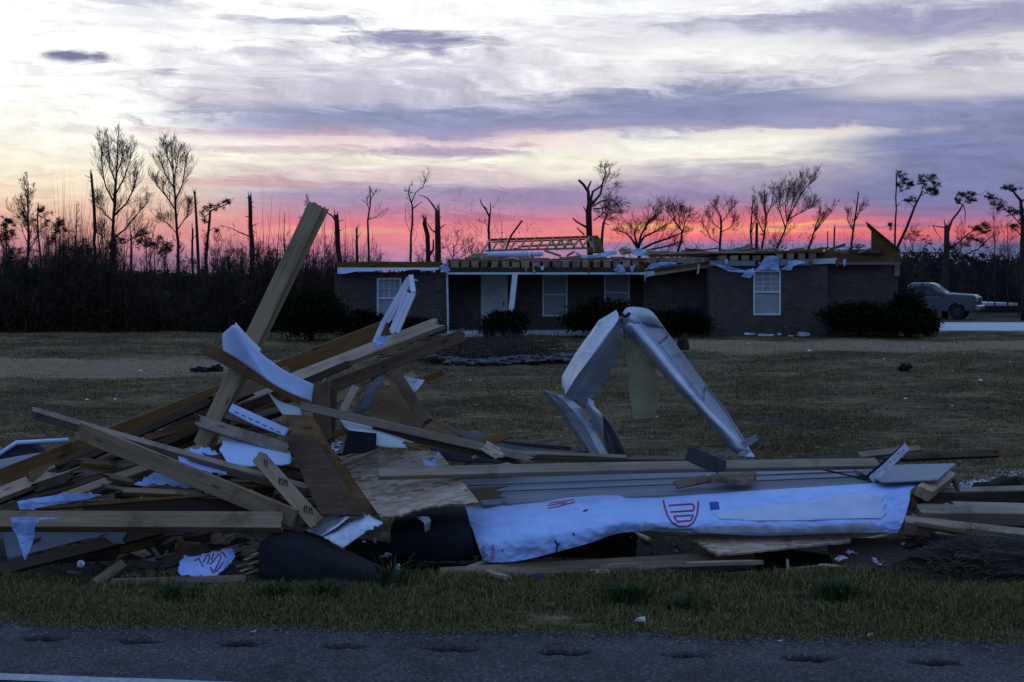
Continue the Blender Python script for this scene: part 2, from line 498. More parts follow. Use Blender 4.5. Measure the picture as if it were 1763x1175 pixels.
MT['osb'] = osb_mat()
MT['seam'] = plain('siding_seam', (0.07, 0.07, 0.075), (0.10, 0.10, 0.11), 0.8, 5, 0)


def brick_mat():
    m, t, b = base('brown_brick', 0.85, 0.2)
    oc = t.n('ShaderNodeTexCoord').outputs['Object']
    s = t.n('ShaderNodeSeparateXYZ')
    t.put(s.inputs[0], oc)
    v = t.comb(t.m('ADD', s.outputs[0], s.outputs[1]), s.outputs[2], 0.0)
    br = t.n('ShaderNodeTexBrick')
    t.put(br.inputs['Vector'], v)
    br.inputs['Scale'].default_value = 1.0
    br.inputs['Brick Width'].default_value = 0.21
    br.inputs['Row Height'].default_value = 0.075
    br.inputs['Mortar Size'].default_value = 0.008
    br.inputs['Color1'].default_value = (0.060, 0.043, 0.036, 1)
    br.inputs['Color2'].default_value = (0.105, 0.074, 0.060, 1)
    br.inputs['Mortar'].default_value = (0.105, 0.095, 0.086, 1)
    n = t.noise(t.scale(oc, (3, 3, 9)), 1.0, 5, 0.7)
    c = t.mix(t.ss(n, 0.60, 0.74), br.outputs[0], (0.22, 0.205, 0.19))
    n2 = t.noise(oc, 0.7, 3, 0.6)
    c = t.mix(1.0, c, t.ramp(n2, [(0.3, (0.7, 0.7, 0.7)), (0.7, (1.15, 1.12, 1.1))]), 'MULTIPLY')
    t.put(b.inputs['Base Color'], c)
    bump(t, b, br.outputs['Fac'], -0.5, 0.01)
    return m


MT['brick'] = brick_mat()


def ground_mat():
    m, t, b = base('winter_lawn', 0.95, 0.1)
    oc = t.n('ShaderNodeTexCoord').outputs['Object']
    n1 = t.noise(oc, 0.35, 5, 0.6)
    n2 = t.noise(t.scale(oc, (1.0, 2.2, 1)), 2.3, 6, 0.65)
    n3 = t.noise(oc, 14, 5, 0.7)
    f = t.m('ADD', t.m('ADD', t.m('MULTIPLY', n1, 0.35), t.m('MULTIPLY', n2, 0.35)), t.m('MULTIPLY', n3, 0.3))
    c = t.ramp(f, [(0.42, (0.014, 0.015, 0.005)), (0.48, (0.056, 0.043, 0.018)), (0.53, (0.13, 0.087, 0.039)), (0.60, (0.24, 0.156, 0.075))])
    at = t.n('ShaderNodeAttribute', attribute_name='dirt')
    n4 = t.noise(oc, 1.6, 6, 0.7)
    dm = t.ss(t.m('ADD', at.outputs['Fac'], t.m('MULTIPLY', t.m('SUBTRACT', n4, 0.5), 0.9)), 0.35, 0.7)
    dc = t.ramp(t.m('ADD', t.m('MULTIPLY', n3, 0.5), t.m('MULTIPLY', n2, 0.5)), [(0.34, (0.12, 0.082, 0.043)), (0.5, (0.22, 0.155, 0.085)), (0.66, (0.31, 0.225, 0.13))])
    c = t.mix(dm, c, dc)
    at2 = t.n('ShaderNodeAttribute', attribute_name='soil')
    c = t.mix(t.m('MULTIPLY', at2.outputs['Fac'], 0.95), c, (0.016, 0.012, 0.009))  # dark soil tone; beneath the pile it is painted shade
    t.put(b.inputs['Base Color'], c)
    bump(t, b, f, 1.0, 0.10)
    return m


def asphalt_mat():
    m, t, b = base('asphalt', 0.9, 0.12)
    oc = t.n('ShaderNodeTexCoord').outputs['Object']
    vo = t.n('ShaderNodeTexVoronoi')
    t.put(vo.inputs['Vector'], oc)
    vo.inputs['Scale'].default_value = 95
    sp = t.n('ShaderNodeSeparateColor')
    t.put(sp.inputs[0], vo.outputs['Color'])
    n1 = t.noise(oc, 1.4, 5, 0.65)
    n2 = t.noise(oc, 40, 4, 0.7)
    c = t.ramp(sp.outputs[0], [(0.0, (0.036, 0.031, 0.029)), (0.6, (0.062, 0.053, 0.049)), (0.88, (0.095, 0.082, 0.08)), (0.97, (0.15, 0.13, 0.125))])
    c = t.mix(1.0, c, t.ramp(n1, [(0.3, (0.65, 0.65, 0.65)), (0.7, (1.25, 1.25, 1.25))]), 'MULTIPLY')
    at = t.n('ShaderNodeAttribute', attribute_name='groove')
    c = t.mix(t.m('MULTIPLY', at.outputs['Fac'], 0.97), c, (0.007, 0.0065, 0.007))  # groove shade painted in: near-black mixed into the asphalt colour
    t.put(b.inputs['Base Color'], c)
    bump(t, b, t.m('ADD', sp.outputs[1], n2), 0.6, 0.006)
    return m


MT['ground'] = ground_mat()
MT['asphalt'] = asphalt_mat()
MT['paint'] = plain('road_paint', (0.20, 0.20, 0.20), (0.42, 0.42, 0.42), 0.7, 25, 0.3, 0.003)
# ------------------------------------------------------------------ ground, road
RNG = np.random.default_rng(7)


def sstep(x, a, b):
    t = np.clip((x - a) / (b - a), 0, 1)
    return t * t * (3 - 2 * t)


def edge_y(x):
    x = np.asarray(x, dtype=float)
    return 8.535 - 0.071 * x + 0.025 * np.sin(x * 3.1) + 0.018 * np.sin(x * 7.7 + 1) + 0.012 * np.sin(x * 17.3)


def gz(x, y):
    x = np.asarray(x, dtype=float); y = np.asarray(y, dtype=float)
    e = edge_y(x)
    z = np.zeros(np.broadcast(x, y).shape)
    n = 0.030 * np.sin(x * 1.3 + y * 0.4) * np.sin(y * 0.9 - x * 0.2) + 0.02 * np.sin(x * 3.7 + 1.3) * np.sin(y * 2.9) + 0.015 * np.sin(x * 0.5 + y * 1.9)
    z = z + n * sstep(y, e, e + 0.8)
    z = z - 0.22 * sstep(y, 10.15, 10.7) * (1 - sstep(y, 12.6, 13.8))
    z = np.where(y < e - 0.06, -0.06, z)
    return z


def gz1(x, y): return float(gz(np.array([x]), np.array([y]))[0])


def dirt_at(x, y):
    x = np.asarray(x, dtype=float); y = np.asarray(y, dtype=float)
    c = 34.5 + 11.5 * sstep(x, -9, 6)
    hw = 5.0 + 0.8 * np.sin(x * 0.3) + .5 * np.sin(x * 1.1)
    d = np.abs(y - c) / hw
    k = 1 - 0.55 * sstep(x, -8, -4) * (1 - sstep(x, 4, 7))
    return .92 * k * (1 - sstep(d, 0.35, 1.3))


xs = np.concatenate([-np.geomspace(4000, 46, 26), np.arange(-45, 45.01, 0.32), np.geomspace(46, 4000, 26)])
ys = np.concatenate([-np.geomspace(3000, 12, 16), np.arange(-10, 8, 1.0), np.arange(8.0, 14, 0.10), np.arange(14, 72, 0.40), np.geomspace(72.5, 6000, 40)])
GX, GY = np.meshgrid(xs, ys)
GZ = gz(GX, GY)
gv = np.stack([GX, GY, GZ], -1).reshape(-1, 3)
ny, nx = GX.shape
ii = (np.arange(ny - 1)[:, None] * nx + np.arange(nx - 1)[None]).ravel()
gf = np.stack([ii, ii + 1, ii + nx + 1, ii + nx], 1)
ground = fast_mesh('ground', gv, gf, MT['ground'], True)
tag(ground, kind='structure')
a_ = ground.data.attributes.new('dirt', 'FLOAT', 'POINT')
a_.data.foreach_set('value', dirt_at(GX, GY).ravel().astype(np.float32))
bed = np.exp(-(((GX + 0.4) / 3.4) ** 2 + ((GY - 39.0) / 4.2) ** 2) * 1.6) * 0.9
so = sstep(GY, 9.9, 10.3) * (1 - sstep(GY, 12.4, 13.4)) * (1 - sstep(np.abs(GX), 6, 8)) + bed  # under the pile, shade is painted as dark ground; the bed is soil
so = so + 0.8 * sstep(GY, 56, 60) * (1 - sstep(GX, -7.5, -7.0)) + 0.9 * sstep(GY, 72, 78)
a_ = ground.data.attributes.new('soil', 'FLOAT', 'POINT')
a_.data.foreach_set('value', np.clip(so, 0, 1).ravel().astype(np.float32))

# road: far shoulder with milled rumble grooves
RUM = [(-1100, 1060)]
rx = np.concatenate([-np.geomspace(400, 6.2, 20), np.arange(-6, 6.001, 0.022), np.geomspace(6.2, 400, 20)])
tt = np.concatenate([np.array([-40, -25, -14, -9, -6, -4.5, -3.2, -2.2, -1.6, -1.25]), np.arange(-1.05, 0.001, 0.022)])
RX, RT = np.meshgrid(rx, tt)
wob = edge_y(RX) - (8.535 - 0.071 * RX)
RY = 8.535 - 0.071 * RX + RT + wob * sstep(RT, -0.35, 0.0)
RZ = 0.006 + np.zeros_like(RX)
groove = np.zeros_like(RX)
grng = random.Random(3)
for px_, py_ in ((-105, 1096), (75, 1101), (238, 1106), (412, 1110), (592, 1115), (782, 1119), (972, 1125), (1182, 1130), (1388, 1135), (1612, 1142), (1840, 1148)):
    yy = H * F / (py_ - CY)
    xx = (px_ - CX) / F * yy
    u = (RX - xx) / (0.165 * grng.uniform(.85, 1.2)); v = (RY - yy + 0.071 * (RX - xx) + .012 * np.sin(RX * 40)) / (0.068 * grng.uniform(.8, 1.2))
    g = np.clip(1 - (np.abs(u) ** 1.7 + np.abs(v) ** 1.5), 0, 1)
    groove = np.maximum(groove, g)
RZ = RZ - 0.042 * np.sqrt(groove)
RZ = RZ + 0.0015 * np.sin(RX * 31) * np.sin(RY * 41)
rv = np.stack([RX, RY, RZ], -1).reshape(-1, 3)
ny, nx = RX.shape
ii = (np.arange(ny - 1)[:, None] * nx + np.arange(nx - 1)[None]).ravel()
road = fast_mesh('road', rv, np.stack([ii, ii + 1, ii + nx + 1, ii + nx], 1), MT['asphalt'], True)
tag(road, kind='structure')
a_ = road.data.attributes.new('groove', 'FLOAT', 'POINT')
a_.data.foreach_set('value', np.clip(groove * 2.6, 0, 1).ravel().astype(np.float32))  # mask for the painted groove shade
# white edge line, lower left (the road surface lies at z 0.006)
lx = np.concatenate([-np.geomspace(200, 8, 12), np.arange(-7.5, 8, 0.25), np.geomspace(8.2, 200, 12)])
lv, lf = [], []
for i, x in enumerate(lx):
    y1 = 7.66 - 0.122 * (x + 2.85) + 0.004 * math.sin(x * 9)
    lv += [(x, y1, 0.0125), (x, y1 - 0.12, 0.0125)]
    if i: lf.append((2 * i - 2, 2 * i - 1, 2 * i + 1, 2 * i))
ln = mesh('road_line', lv, lf, MT['paint'])
tag(ln, kind='structure')

# driveway slab behind the house, far foundation slab
drv = MB()
for (x0, x1, y0, y1) in ((17.8, 30.0, 58.4, 69.5), (30.02, 46.0, 58.6, 69.3)):
    drv.box(x0, x1, y0, y1, -0.1, 0.05)
tag(drv.build('driveway', MT['concrete']), kind='structure')


# ------------------------------------------------------------------ grass
def blades(n, X_, Y_, Z_, h, w, lean, seg3=True):
    th = RNG.uniform(0, 2 * np.pi, n)
    ph = RNG.uniform(0, 2 * np.pi, n)
    dx, dy = np.cos(th) * w, np.sin(th) * w
    lx_, ly_ = np.cos(ph) * lean * h, np.sin(ph) * lean * h
    z0 = Z_ - 0.01
    bl = np.stack([X_ - dx, Y_ - dy, z0], 1)
    br = np.stack([X_ + dx, Y_ + dy, z0], 1)
    tip = np.stack([X_ + lx_, Y_ + ly_, Z_ + h * (1 - 0.35 * lean)], 1)
    if not seg3:
        v = np.stack([bl, br, tip], 1).reshape(-1, 3)
        return v, np.arange(3 * n).reshape(-1, 3)
    ml = np.stack([X_ - dx * .75 + lx_ * .3, Y_ - dy * .75 + ly_ * .3, Z_ + h * .55], 1)
    mr = np.stack([X_ + dx * .75 + lx_ * .3, Y_ + dy * .75 + ly_ * .3, Z_ + h * .55], 1)
    v = np.stack([bl, br, ml, mr, tip], 1).reshape(-1, 3)
    b = np.arange(n)[:, None] * 5
    f = np.concatenate([b + [0, 1, 3], b + [0, 3, 2], b + [2, 3, 4]], 1).reshape(-1, 3)
    return v, f


n = 165000
gx = RNG.uniform(-4.9, 4.9, n)
e_ = edge_y(gx)
gy = e_ - 0.05 + RNG.beta(1.05, 1.25, n) * 1.95
patchy = 0.5 + 0.5 * np.sin(gx * 2.1 + 1.0) * np.sin(gy * 3.3 + gx) + 0.35 * np.sin(gx * 5.3) * np.sin(gy * 6.1)
keep = (RNG.uniform(0, 1, n) < 0.30 + 0.85 * patchy + .25 * np.sin(gx * 13 + gy * 3) * np.sin(gy * 17))
gx, gy, e_, patchy = gx[keep], gy[keep], e_[keep], patchy[keep]
n = len(gx)
hh = (0.018 + 0.036 * sstep(gy - e_, 0.0, 0.9) * (0.6 + 0.6 * patchy)) * RNG.uniform(0.5, 1.7, n)
v, f = blades(n, gx, gy, gz(gx, gy), hh, RNG.uniform(0.0018, 0.0044, n), RNG.uniform(0.2, 1.15, n))
tag(fast_mesh('verge_grass', v, f, MT['grass_verge']), 'mixed green and straw grass along the road edge in front of the debris', 'grass', kind='stuff')

n = 480000
gy = np.exp(RNG.uniform(np.log(11.6), np.log(57), n))
gx = RNG.uniform(-0.42, 0.42, n) * gy
cl = np.sin(gx * 1.9 + np.sin(gy * 1.3) * 2) * np.sin(gy * 1.55 + gx * .6) + 0.6 * np.sin(gx * 4.1 + gy) * np.sin(gy * 3.9)
dd = dirt_at(gx, gy)
keep = (RNG.uniform(0, 1, n) < 0.42 + 0.75 * cl + .25 * np.sin(gx * 9.3 + gy * 2) * np.sin(gy * 8.1)) & (RNG.uniform(0, 1, n) > dd * 0.96) & ((gy > 13.0) | (np.abs(gx) > 6))
gx, gy = gx[keep], gy[keep]
n = len(gx)
far = np.sqrt(gy / 13)
v, f = blades(n, gx, gy, gz(gx, gy), RNG.uniform(0.02, 0.06, n) * far ** .7, RNG.uniform(0.003, 0.007, n) * far ** 1.3, RNG.uniform(0.2, 1.1, n), False)
tag(fast_mesh('lawn_grass', v, f, MT['grass_yard']), 'short brown winter grass across the yard behind the debris', 'grass', kind='stuff')


# loose gravel where the asphalt crumbles into the grass, dead leaves on the lawn
def flakes(n, x, y, z, size, mat, name, label, cat):
    b = np.stack([x, y, z], 1)
    k = RNG.normal(0, 1, (n, 3, 3)) * np.array([1, 1, .45]) * size[:, None, None]
    v = (b[:, None, :] + k)
    v[:, :, 2] = np.maximum(v[:, :, 2], (z - .004)[:, None])
    top = b + np.stack([np.zeros(n), np.zeros(n), size * .9], 1)
    v = np.concatenate([v, top[:, None, :]], 1).reshape(-1, 3)
    q = np.arange(n)[:, None] * 4
    f = np.concatenate([q + [0, 1, 3], q + [1, 2, 3], q + [2, 0, 3]], 1).reshape(-1, 3)
    tag(fast_mesh(name, v, f, MT[mat]), label, cat, kind='stuff')


n = 9000
gx = RNG.uniform(-4.5, 4.5, n); gy = edge_y(gx) + RNG.normal(-.03, .075, n)
flakes(n, gx, gy, np.full(n, .009), RNG.uniform(.002, .0075, n), 'gravel', 'edge_gravel', 'loose gravel and crumbs along the broken asphalt edge', 'gravel')
n = 9000
gy = np.exp(RNG.uniform(np.log(11.6), np.log(54), n)); gx = RNG.uniform(-.42, .42, n) * gy
keep = (RNG.uniform(0, 1, n) > dirt_at(gx, gy) * .97) & ((gy > 13.2) | (np.abs(gx) > 6))
gx, gy = gx[keep], gy[keep]; n = len(gx)
flakes(n, gx, gy, gz(gx, gy) + .02, RNG.uniform(.006, .02, n) * (gy / 14) ** .5, 'leaf_litter', 'leaf_litter', 'dead leaves and small bits strewn over the lawn', 'leaves')


# ------------------------------------------------------------------ trees
class Tree:
    """trunk / crown / foliage gathered separately; lines are given as photo pixels at distance Y, radii in photo pixels"""
    def __init__(s, Y, seed):
        s.Y, s.k, s.r = Y, Y / F, random.Random(seed)
        s.tr, s.cr, s.lf = MB(), MB(), MB()
        s.jag = MB()

    def limb(s, pts, r0, r1, dep=0.0, crown=False, n=6, break_top=False, d0=0.0):
        q = []
        N = len(pts)
        for i, (x, y) in enumerate(pts):
            q.append(P(x, y, s.Y + d0 + (dep * i / max(1, N - 1))))
        # resample with wobble
        out, rad = [], []
        for i in range(N - 1):
            m = max(1, int((q[i + 1] - q[i]).length / 0.7))
            for j in range(m):
                t = j / m
                p = q[i].lerp(q[i + 1], t)
                if out:
                    w = 0.035 * (1 + r0 * s.k)
                    p = p + Vector((s.r.uniform(-w, w), s.r.uniform(-w, w), 0))
                out.append(p)
                tt_ = (i + t) / (N - 1)
                rad.append(max(0.008, (r0 + (r1 - r0) * tt_) * s.k * s.r.uniform(0.9, 1.1)))
        out.append(q[-1]); rad.append(max(0.006, r1 * s.k))
        (s.cr if crown else s.tr).tube(out, rad, n)
        if break_top:
            for i in range(6):
                a = out[-1] + Vector((s.r.uniform(-.8, .8) * r1 * s.k, s.r.uniform(-.8, .8) * r1 * s.k, -0.12))
                h = s.r.uniform(0.15, 0.75) * (0.4 + r1 * s.k * 3)
                s.jag.tube([a, a + Vector((s.r.uniform(-.08, .08), 0, h))], [r1 * s.k * .38, 0.008], 4)
        return out

    def twig(s, p, d, L_, r, lvl, up=0.25, spread=0.8, nb=3):
        steps = 3 if lvl else 2
        pts, rad = [p.copy()], [r]
        d = d.normalized()
        for i in range(steps):
            d = (d + Vector((s.r.gauss(0, .16), s.r.gauss(0, .16), up * 0.5 + s.r.gauss(0, .10)))).normalized()
            pts.append(pts[-1] + d * (L_ / steps))
            rad.append(max(0.006, r * (1 - 0.8 * (i + 1) / steps)))
        s.cr.tube(pts, rad, 3, False)
        if lvl > 0:
            for k in range(nb):
                t = s.r.uniform(0.25, 1.0) * steps
                i = min(int(t), steps - 1)
                b = pts[i].lerp(pts[i + 1], t - i)
                ax = d.orthogonal().normalized()
                ax.rotate(Matrix.Rotation(s.r.uniform(0, 6.283), 3, d))
                nd = (d + ax * spread * s.r.uniform(.5, 1.2)).normalized()
                s.twig(b, nd, L_ * s.r.uniform(.42, .7), max(0.007, rad[i] * .55), lvl - 1, up, spread, nb)

    def twigs_on(s, line, count, L_, r=0.02, lvl=1, t0=0.2, up=0.25, ang=(0.6, 1.1), lean=(0, 0), taper=0.6, nb=4):
        count = int(count * 1.25)
        for k in range(count):
            t = t0 + (1 - t0) * (k + s.r.random()) / count
            x = t * (len(line) - 1)
            i = min(int(x), len(line) - 2)
            p = line[i].lerp(line[i + 1], x - i)
            d = (line[i + 1] - line[i]).normalized()
            ax = d.orthogonal().normalized()
            ax.rotate(Matrix.Rotation(s.r.uniform(0, 6.283), 3, d))
            a = s.r.uniform(*ang)
            nd = d * math.cos(a) + ax * math.sin(a) + Vector((lean[0], 0, lean[1]))
            s.twig(p, nd, L_ * (1 - taper * (t - t0) / (1 - t0)) * s.r.uniform(.6, 1.15), r * (1 - .5 * t), lvl, up, 0.8, nb)

    def clump(s, px, py, rx_, ry_, count=60, size=0.22, d=0.0):
        c = P(px, py, s.Y + d)
        R_ = (rx_ * s.k, rx_ * s.k * .8, ry_ * s.k)
        subs = [Vector((s.r.gauss(0, .62) * R_[0], s.r.gauss(0, .6) * R_[1], s.r.gauss(0, .62) * R_[2])) for _ in range(max(4, count // 6))]
        for sb in subs[::2]:
            s.cr.tube([c + Vector((0, 0, -.5 * R_[2])), c + sb * .6, c + sb], [.014, .011, .007], 3, False)
        for k in range(count):
            b = c + subs[k % len(subs)] + Vector((s.r.gauss(0, .17) * R_[0], s.r.gauss(0, .17) * R_[1], s.r.gauss(0, .17) * R_[2]))
            for q in range(4):
                a = Vector((s.r.gauss(0, 1), s.r.gauss(0, 1), s.r.gauss(.15, .6))).normalized() * size * s.r.uniform(.5, 1.15)
                w = a.orthogonal().normalized() * size * 0.065
                w.rotate(Matrix.Rotation(s.r.uniform(0, 6.28), 3, a.normalized()))
                s.lf.add([b - w, b + w, b + a], [(0, 1, 2)])

    def ground_py(s): return CY + H * F / s.Y

    def done(s, name, label, group='storm damaged trees around the house', cat='tree', leaf='leaf_pine', barkmat='bark'):
        vs = s.tr.v
        b = min(vs, key=lambda q: q.z)
        root = empty(name, (b.x, b.y, 0), label, cat, group)
        s.tr.build('trunk', MT[barkmat], root, True)
        if s.cr.v: s.cr.build('crown', MT['twig'], root, True)
        if s.lf.v: s.lf.build('foliage', MT[leaf], root)
        if s.jag.v: s.jag.build('broken_top', MT['pale_wood'], root)
        return root


def bare(Y, seed, x, ytop, rpx, nlimb, span, label, bend=0, start=0.4, lean=(0, 0), lvl=2, name='bare_tree', group='storm damaged trees around the house', up=0.35, ang=(0.5, 0.9), clumps=()):
    """upright bare hardwood: one tapering leader with ascending limbs; span = crown half width in photo px"""
    t = Tree(Y, seed)
    gb = t.ground_py()
    m = (x + bend * .4, gb + (ytop - gb) * .5)
    line = t.limb([(x, gb + 2), m, (x + bend * .8, gb + (ytop - gb) * .8), (x + bend, ytop)], rpx, 0.5, crown=False, n=6)
    Hh = (gb - ytop) * t.k
    t.twigs_on(line, nlimb, span * t.k * 1.35, max(0.025, rpx * t.k * .42), lvl, start, up, ang, lean, 0.62)
    t.twigs_on(line, nlimb // 2 + 2, span * t.k * .55, 0.016, 1, start * .6, up, (0.7, 1.2), lean, 0.3)
    for c in clumps: t.clump(*c)
    return t.done(name, label, group)


# --- left wood edge
bare(84, 11, 47, 318, 4.0, 16, 34, 'bare tree with a rounded twiggy crown, leftmost of the tall trees on the far left', 2, .45, ang=(.4, .8), lvl=3)
t = Tree(80, 12); g_ = t.ground_py()
l1 = t.limb([(72, g_), (70, 440), (64, 380), (66, 352)], 2.4, 1.0)
for q in ((72, 372, 12, 9), (52, 380, 9, 8), (66, 360, 8, 6), (78, 384, 7, 5), (40, 372, 5, 5)): t.clump(*q, 40, 0.26)
t.twigs_on(l1, 6, .9, .03, 1, .55)
t.done('leafy_sapling', 'small tree with ragged dark leaf tufts just right of the leftmost bare tree')
t = Tree(78, 13); g_ = t.ground_py()
t.limb([(167, g_), (164, 440), (161, 350), (157, 299)], 3.6, 2.3, break_top=True)
t.limb([(159, 308), (146, 302)], .9, .4, crown=True); t.limb([(160, 316), (152, 311)], .8, .3, crown=True); t.limb([(161, 340), (154, 338)], .8, .3, crown=True)
t.done('snapped_trunk', 'tall thin snapped pole with stubs at its tip, left of the tallest bare tree', cat='tree')
# big poplar with wide ascending limbs
t = Tree(92, 14); g_ = t.ground_py()
lead = t.limb([(193, g_), (194, 430), (197, 350), (201, 290), (204, 226)], 4.6, .7)
limbs = [([(194, 412), (216, 395), (238, 368), (256, 345)], 2.0, .5, -1), ([(195, 382), (178, 366), (166, 345)], 1.6, .5, 1), ([(196, 372), (218, 350), (232, 322), (238, 290)], 2.0, .5, 1),
         ([(197, 350), (182, 322), (176, 285), (174, 238)], 1.7, .4, -1), ([(199, 335), (214, 305), (224, 276), (226, 252)], 1.6, .4, 1), ([(200, 318), (190, 290), (187, 255), (185, 232)], 1.3, .4, 2),
         ([(201, 300), (209, 275), (212, 250)], 1.1, .4, -2), ([(193, 430), (180, 410), (166, 400)], 1.2, .4, 1), ([(195, 400), (210, 420), (232, 410), (250, 396)], 1.1, .4, 2)]
for pts, a, b, dp in limbs:
    ln_ = t.limb(pts, a, b, dp, True, 5)
    t.twigs_on(ln_, 16, 1.5, .024, 2, .2, .45, (.3, .7))
t.twigs_on(lead, 26, 1.4, .028, 2, .5, .45, (.35, .8))
t.done('bare_poplar', 'tallest bare tree of the left wood, wide spreading ascending limbs')
# second poplar
t = Tree(90, 15); g_ = t.ground_py()
lead = t.limb([(308, g_), (307, 440), (303, 360), (298, 300), (296, 246)], 3.8, .6)
for pts, a, b, dp in [([(306, 395), (322, 372), (324, 352)], 1.2, .4, 1), ([(304, 365), (288, 340), (272, 322), (264, 310)], 1.5, .4, -1), ([(302, 345), (314, 318), (318, 290), (319, 268)], 1.6, .4, 1),
                      ([(300, 325), (285, 300), (276, 278)], 1.3, .4, -1), ([(299, 310), (306, 280), (309, 255)], 1.2, .4, 1), ([(298, 292), (287, 268), (282, 250)], 1.1, .4, 1), ([(306, 405), (290, 385), (276, 380)], 1.0, .3, 1)]:
    ln_ = t.limb(pts, a, b, dp, True, 5)
    t.twigs_on(ln_, 15, 1.3, .022, 2, .2, .45, (.3, .7))
t.twigs_on(lead, 24, 1.2, .026, 2, .55, .45, (.35, .8))
t.done('bare_poplar', 'second tall bare tree of the left wood, narrow crown, beside the leaning snapped pole')
t = Tree(77, 16); g_ = t.ground_py()
t.limb([(344, g_), (342, 450), (339, 390), (335, 330)], 3.4, 2.0, break_top=True)
t.limb([(339, 352), (344, 346)], .8, .3, crown=True); t.limb([(338, 350), (331, 347)], .8, .3, crown=True)
t.done('snapped_trunk', 'leaning snapped pole right beside the second tall bare tree, bare to its tip')
t = Tree(79, 17); g_ = t.ground_py()
t.limb([(350, g_), (355, 440), (360, 380), (362, 362)], 3.4, 2.2)
a1 = t.limb([(361, 364), (375, 358), (390, 352), (404, 340)], 1.4, .4, 1, True)
a2 = t.limb([(361, 368), (352, 374), (345, 372)], 1.0, .4, -1, True)
for q in ((362, 356, 8, 7), (372, 356, 7, 5), (385, 352, 8, 5), (392, 346, 6, 4), (352, 362, 6, 8), (353, 378, 4, 5)): t.clump(*q, 34, .26)
a3 = t.limb([(357, 400), (368, 392), (378, 400), (384, 418)], 1.0, .3, 1, True); t.twigs_on(a3, 6, .8, .02, 1, .3)
t.clump(372, 396, 7, 5, 24, .24)
t.done('broken_pine', 'broken pine with a tufted branch pointing right, between two snapped poles')
t = Tree(74, 18); g_ = t.ground_py()
t.limb([(434, g_), (434, 450), (432, 390), (430, 338)], 4.8, 3.4, break_top=True)
for a, b in (((431, 342), (424, 340)), ((432, 350), (437, 347)), ((432, 356), (438, 357)), ((432, 372), (421, 374)), ((433, 390), (444, 385)), ((433, 396), (441, 402))):
    t.limb([a, b], 1.1, .4, crown=True)
b1 = t.limb([(432, 408), (415, 402), (398, 393), (378, 388)], 1.3, .4, 1, True); t.twigs_on(b1, 5, .7, .018, 1, .3)
t.done('snapped_trunk', 'thick snapped trunk with short stubs and a long left branch, left of the leaning plank')
bare(86, 19, 130, 352, 1.6, 12, 16, 'slim bare sapling between the leftmost tree and the snapped pole', 2, .4)
for (x, yt, Y_, sd, lab) in ((226, 404, 74, 20, 'short snapped stump in the left wood, right of the tallest bare tree'), (332, 394, 76, 21, 'short thin snapped stump just left of the leaning snapped pole'),
                             (614, 394, 84, 22, 'thin snapped pole standing behind the left end of the house roof')):
    t = Tree(Y_, sd); g_ = t.ground_py()
    t.limb([(x + 1, g_), (x, yt + 50), (x, yt)], 2.8, 1.8, break_top=True)
    t.limb([(x, yt + 18), (x + 9, yt + 6)], .8, .3, crown=True); t.limb([(x, yt + 26), (x - 6, yt + 18)], .7, .3, crown=True)
    t.done('snapped_trunk', lab)
for (x, yt, sd, cl_, lab) in ((252, 400, 23, ((250, 404, 12, 10), (244, 418, 9, 8), (258, 422, 8, 8)), 'small dark evergreen right of the short stump in the left wood'),
                              (282, 416, 24, ((284, 420, 10, 8), (276, 430, 8, 7), (292, 428, 6, 6)), 'low leaning evergreen in front of the second tall bare tree'),
                              (95, 385, 25, ((98, 395, 10, 12), (88, 412, 9, 8), (104, 382, 5, 6)), 'slender leafy tree right of the leftmost trees'),
                              (10, 384, 26, ((8, 392, 12, 10), (20, 404, 10, 9), (0, 408, 10, 9), (12, 380, 7, 5)), 'dark leafy tree cut by the left edge of the view'),
                              (140, 420, 27, ((140, 424, 12, 9), (150, 432, 10, 8), (128, 434, 9, 7)), 'low dark evergreen left of the snapped pole'),
                              (198, 408, 28, ((200, 414, 13, 10), (188, 424, 10, 8)), 'dark evergreen at the foot of the tallest bare tree')):
    t = Tree(72 + sd % 5 * 2, sd); g_ = t.ground_py()
    ln_ = t.limb([(x + 4, g_), (x + 2, (g_ + yt) / 2), (x, yt)], 2.2, .6)
    for q in cl_: t.clump(*q, 75, .26)
    t.twigs_on(ln_, 8, .9, .022, 1, .45)
    t.done('small_evergreen', lab)
bare(88, 30, 528, 334, 1.5, 12, 14, 'slim bare tree hidden behind the tip of the leaning plank', 0, .45)
bare(88, 31, 490, 370, 1.3, 9, 8, 'needle thin bare sapling left of the leaning plank', 0, .4)
# --- behind the house
t = Tree(82, 32); g_ = t.ground_py()
t.limb([(585, g_), (584, 450), (582, 400), (579, 370)], 5.2, 4.0, break_top=True)
t.limb([(580, 384), (572, 372), (563, 366), (556, 362)], 2.0, .6, 0, True); t.limb([(583, 381), (592, 379)], 1, .4, crown=True); t.limb([(584, 398), (592, 394)], .9, .3, crown=True); t.limb([(584, 416), (576, 414)], .9, .3, crown=True)
t.done('snapped_trunk', 'stout snapped trunk with a jagged top right of the leaning plank')
t = Tree(88, 33); g_ = t.ground_py()
l1 = t.limb([(634, g_), (635, 430), (634, 380), (638, 350), (637, 320)], 2.4, .7)
l2 = t.limb([(635, 378), (648, 374), (660, 362)], .9, .3, 1, True); l3 = t.limb([(637, 346), (646, 330)], .8, .3, 0, True); l4 = t.limb([(635, 360), (631, 345)], .7, .3, 0, True)
for q in (l1, l2, l3, l4): t.twigs_on(q, 7, .8, .016, 1, .3, .4)
t.done('bare_tree', 'slim bare tree with a crooked tip above the left end of the house')
t = Tree(86, 34); g_ = t.ground_py()
l1 = t.limb([(706, g_), (707, 430), (710, 380), (709, 355), (704, 335), (705, 320)], 2.4, .8)
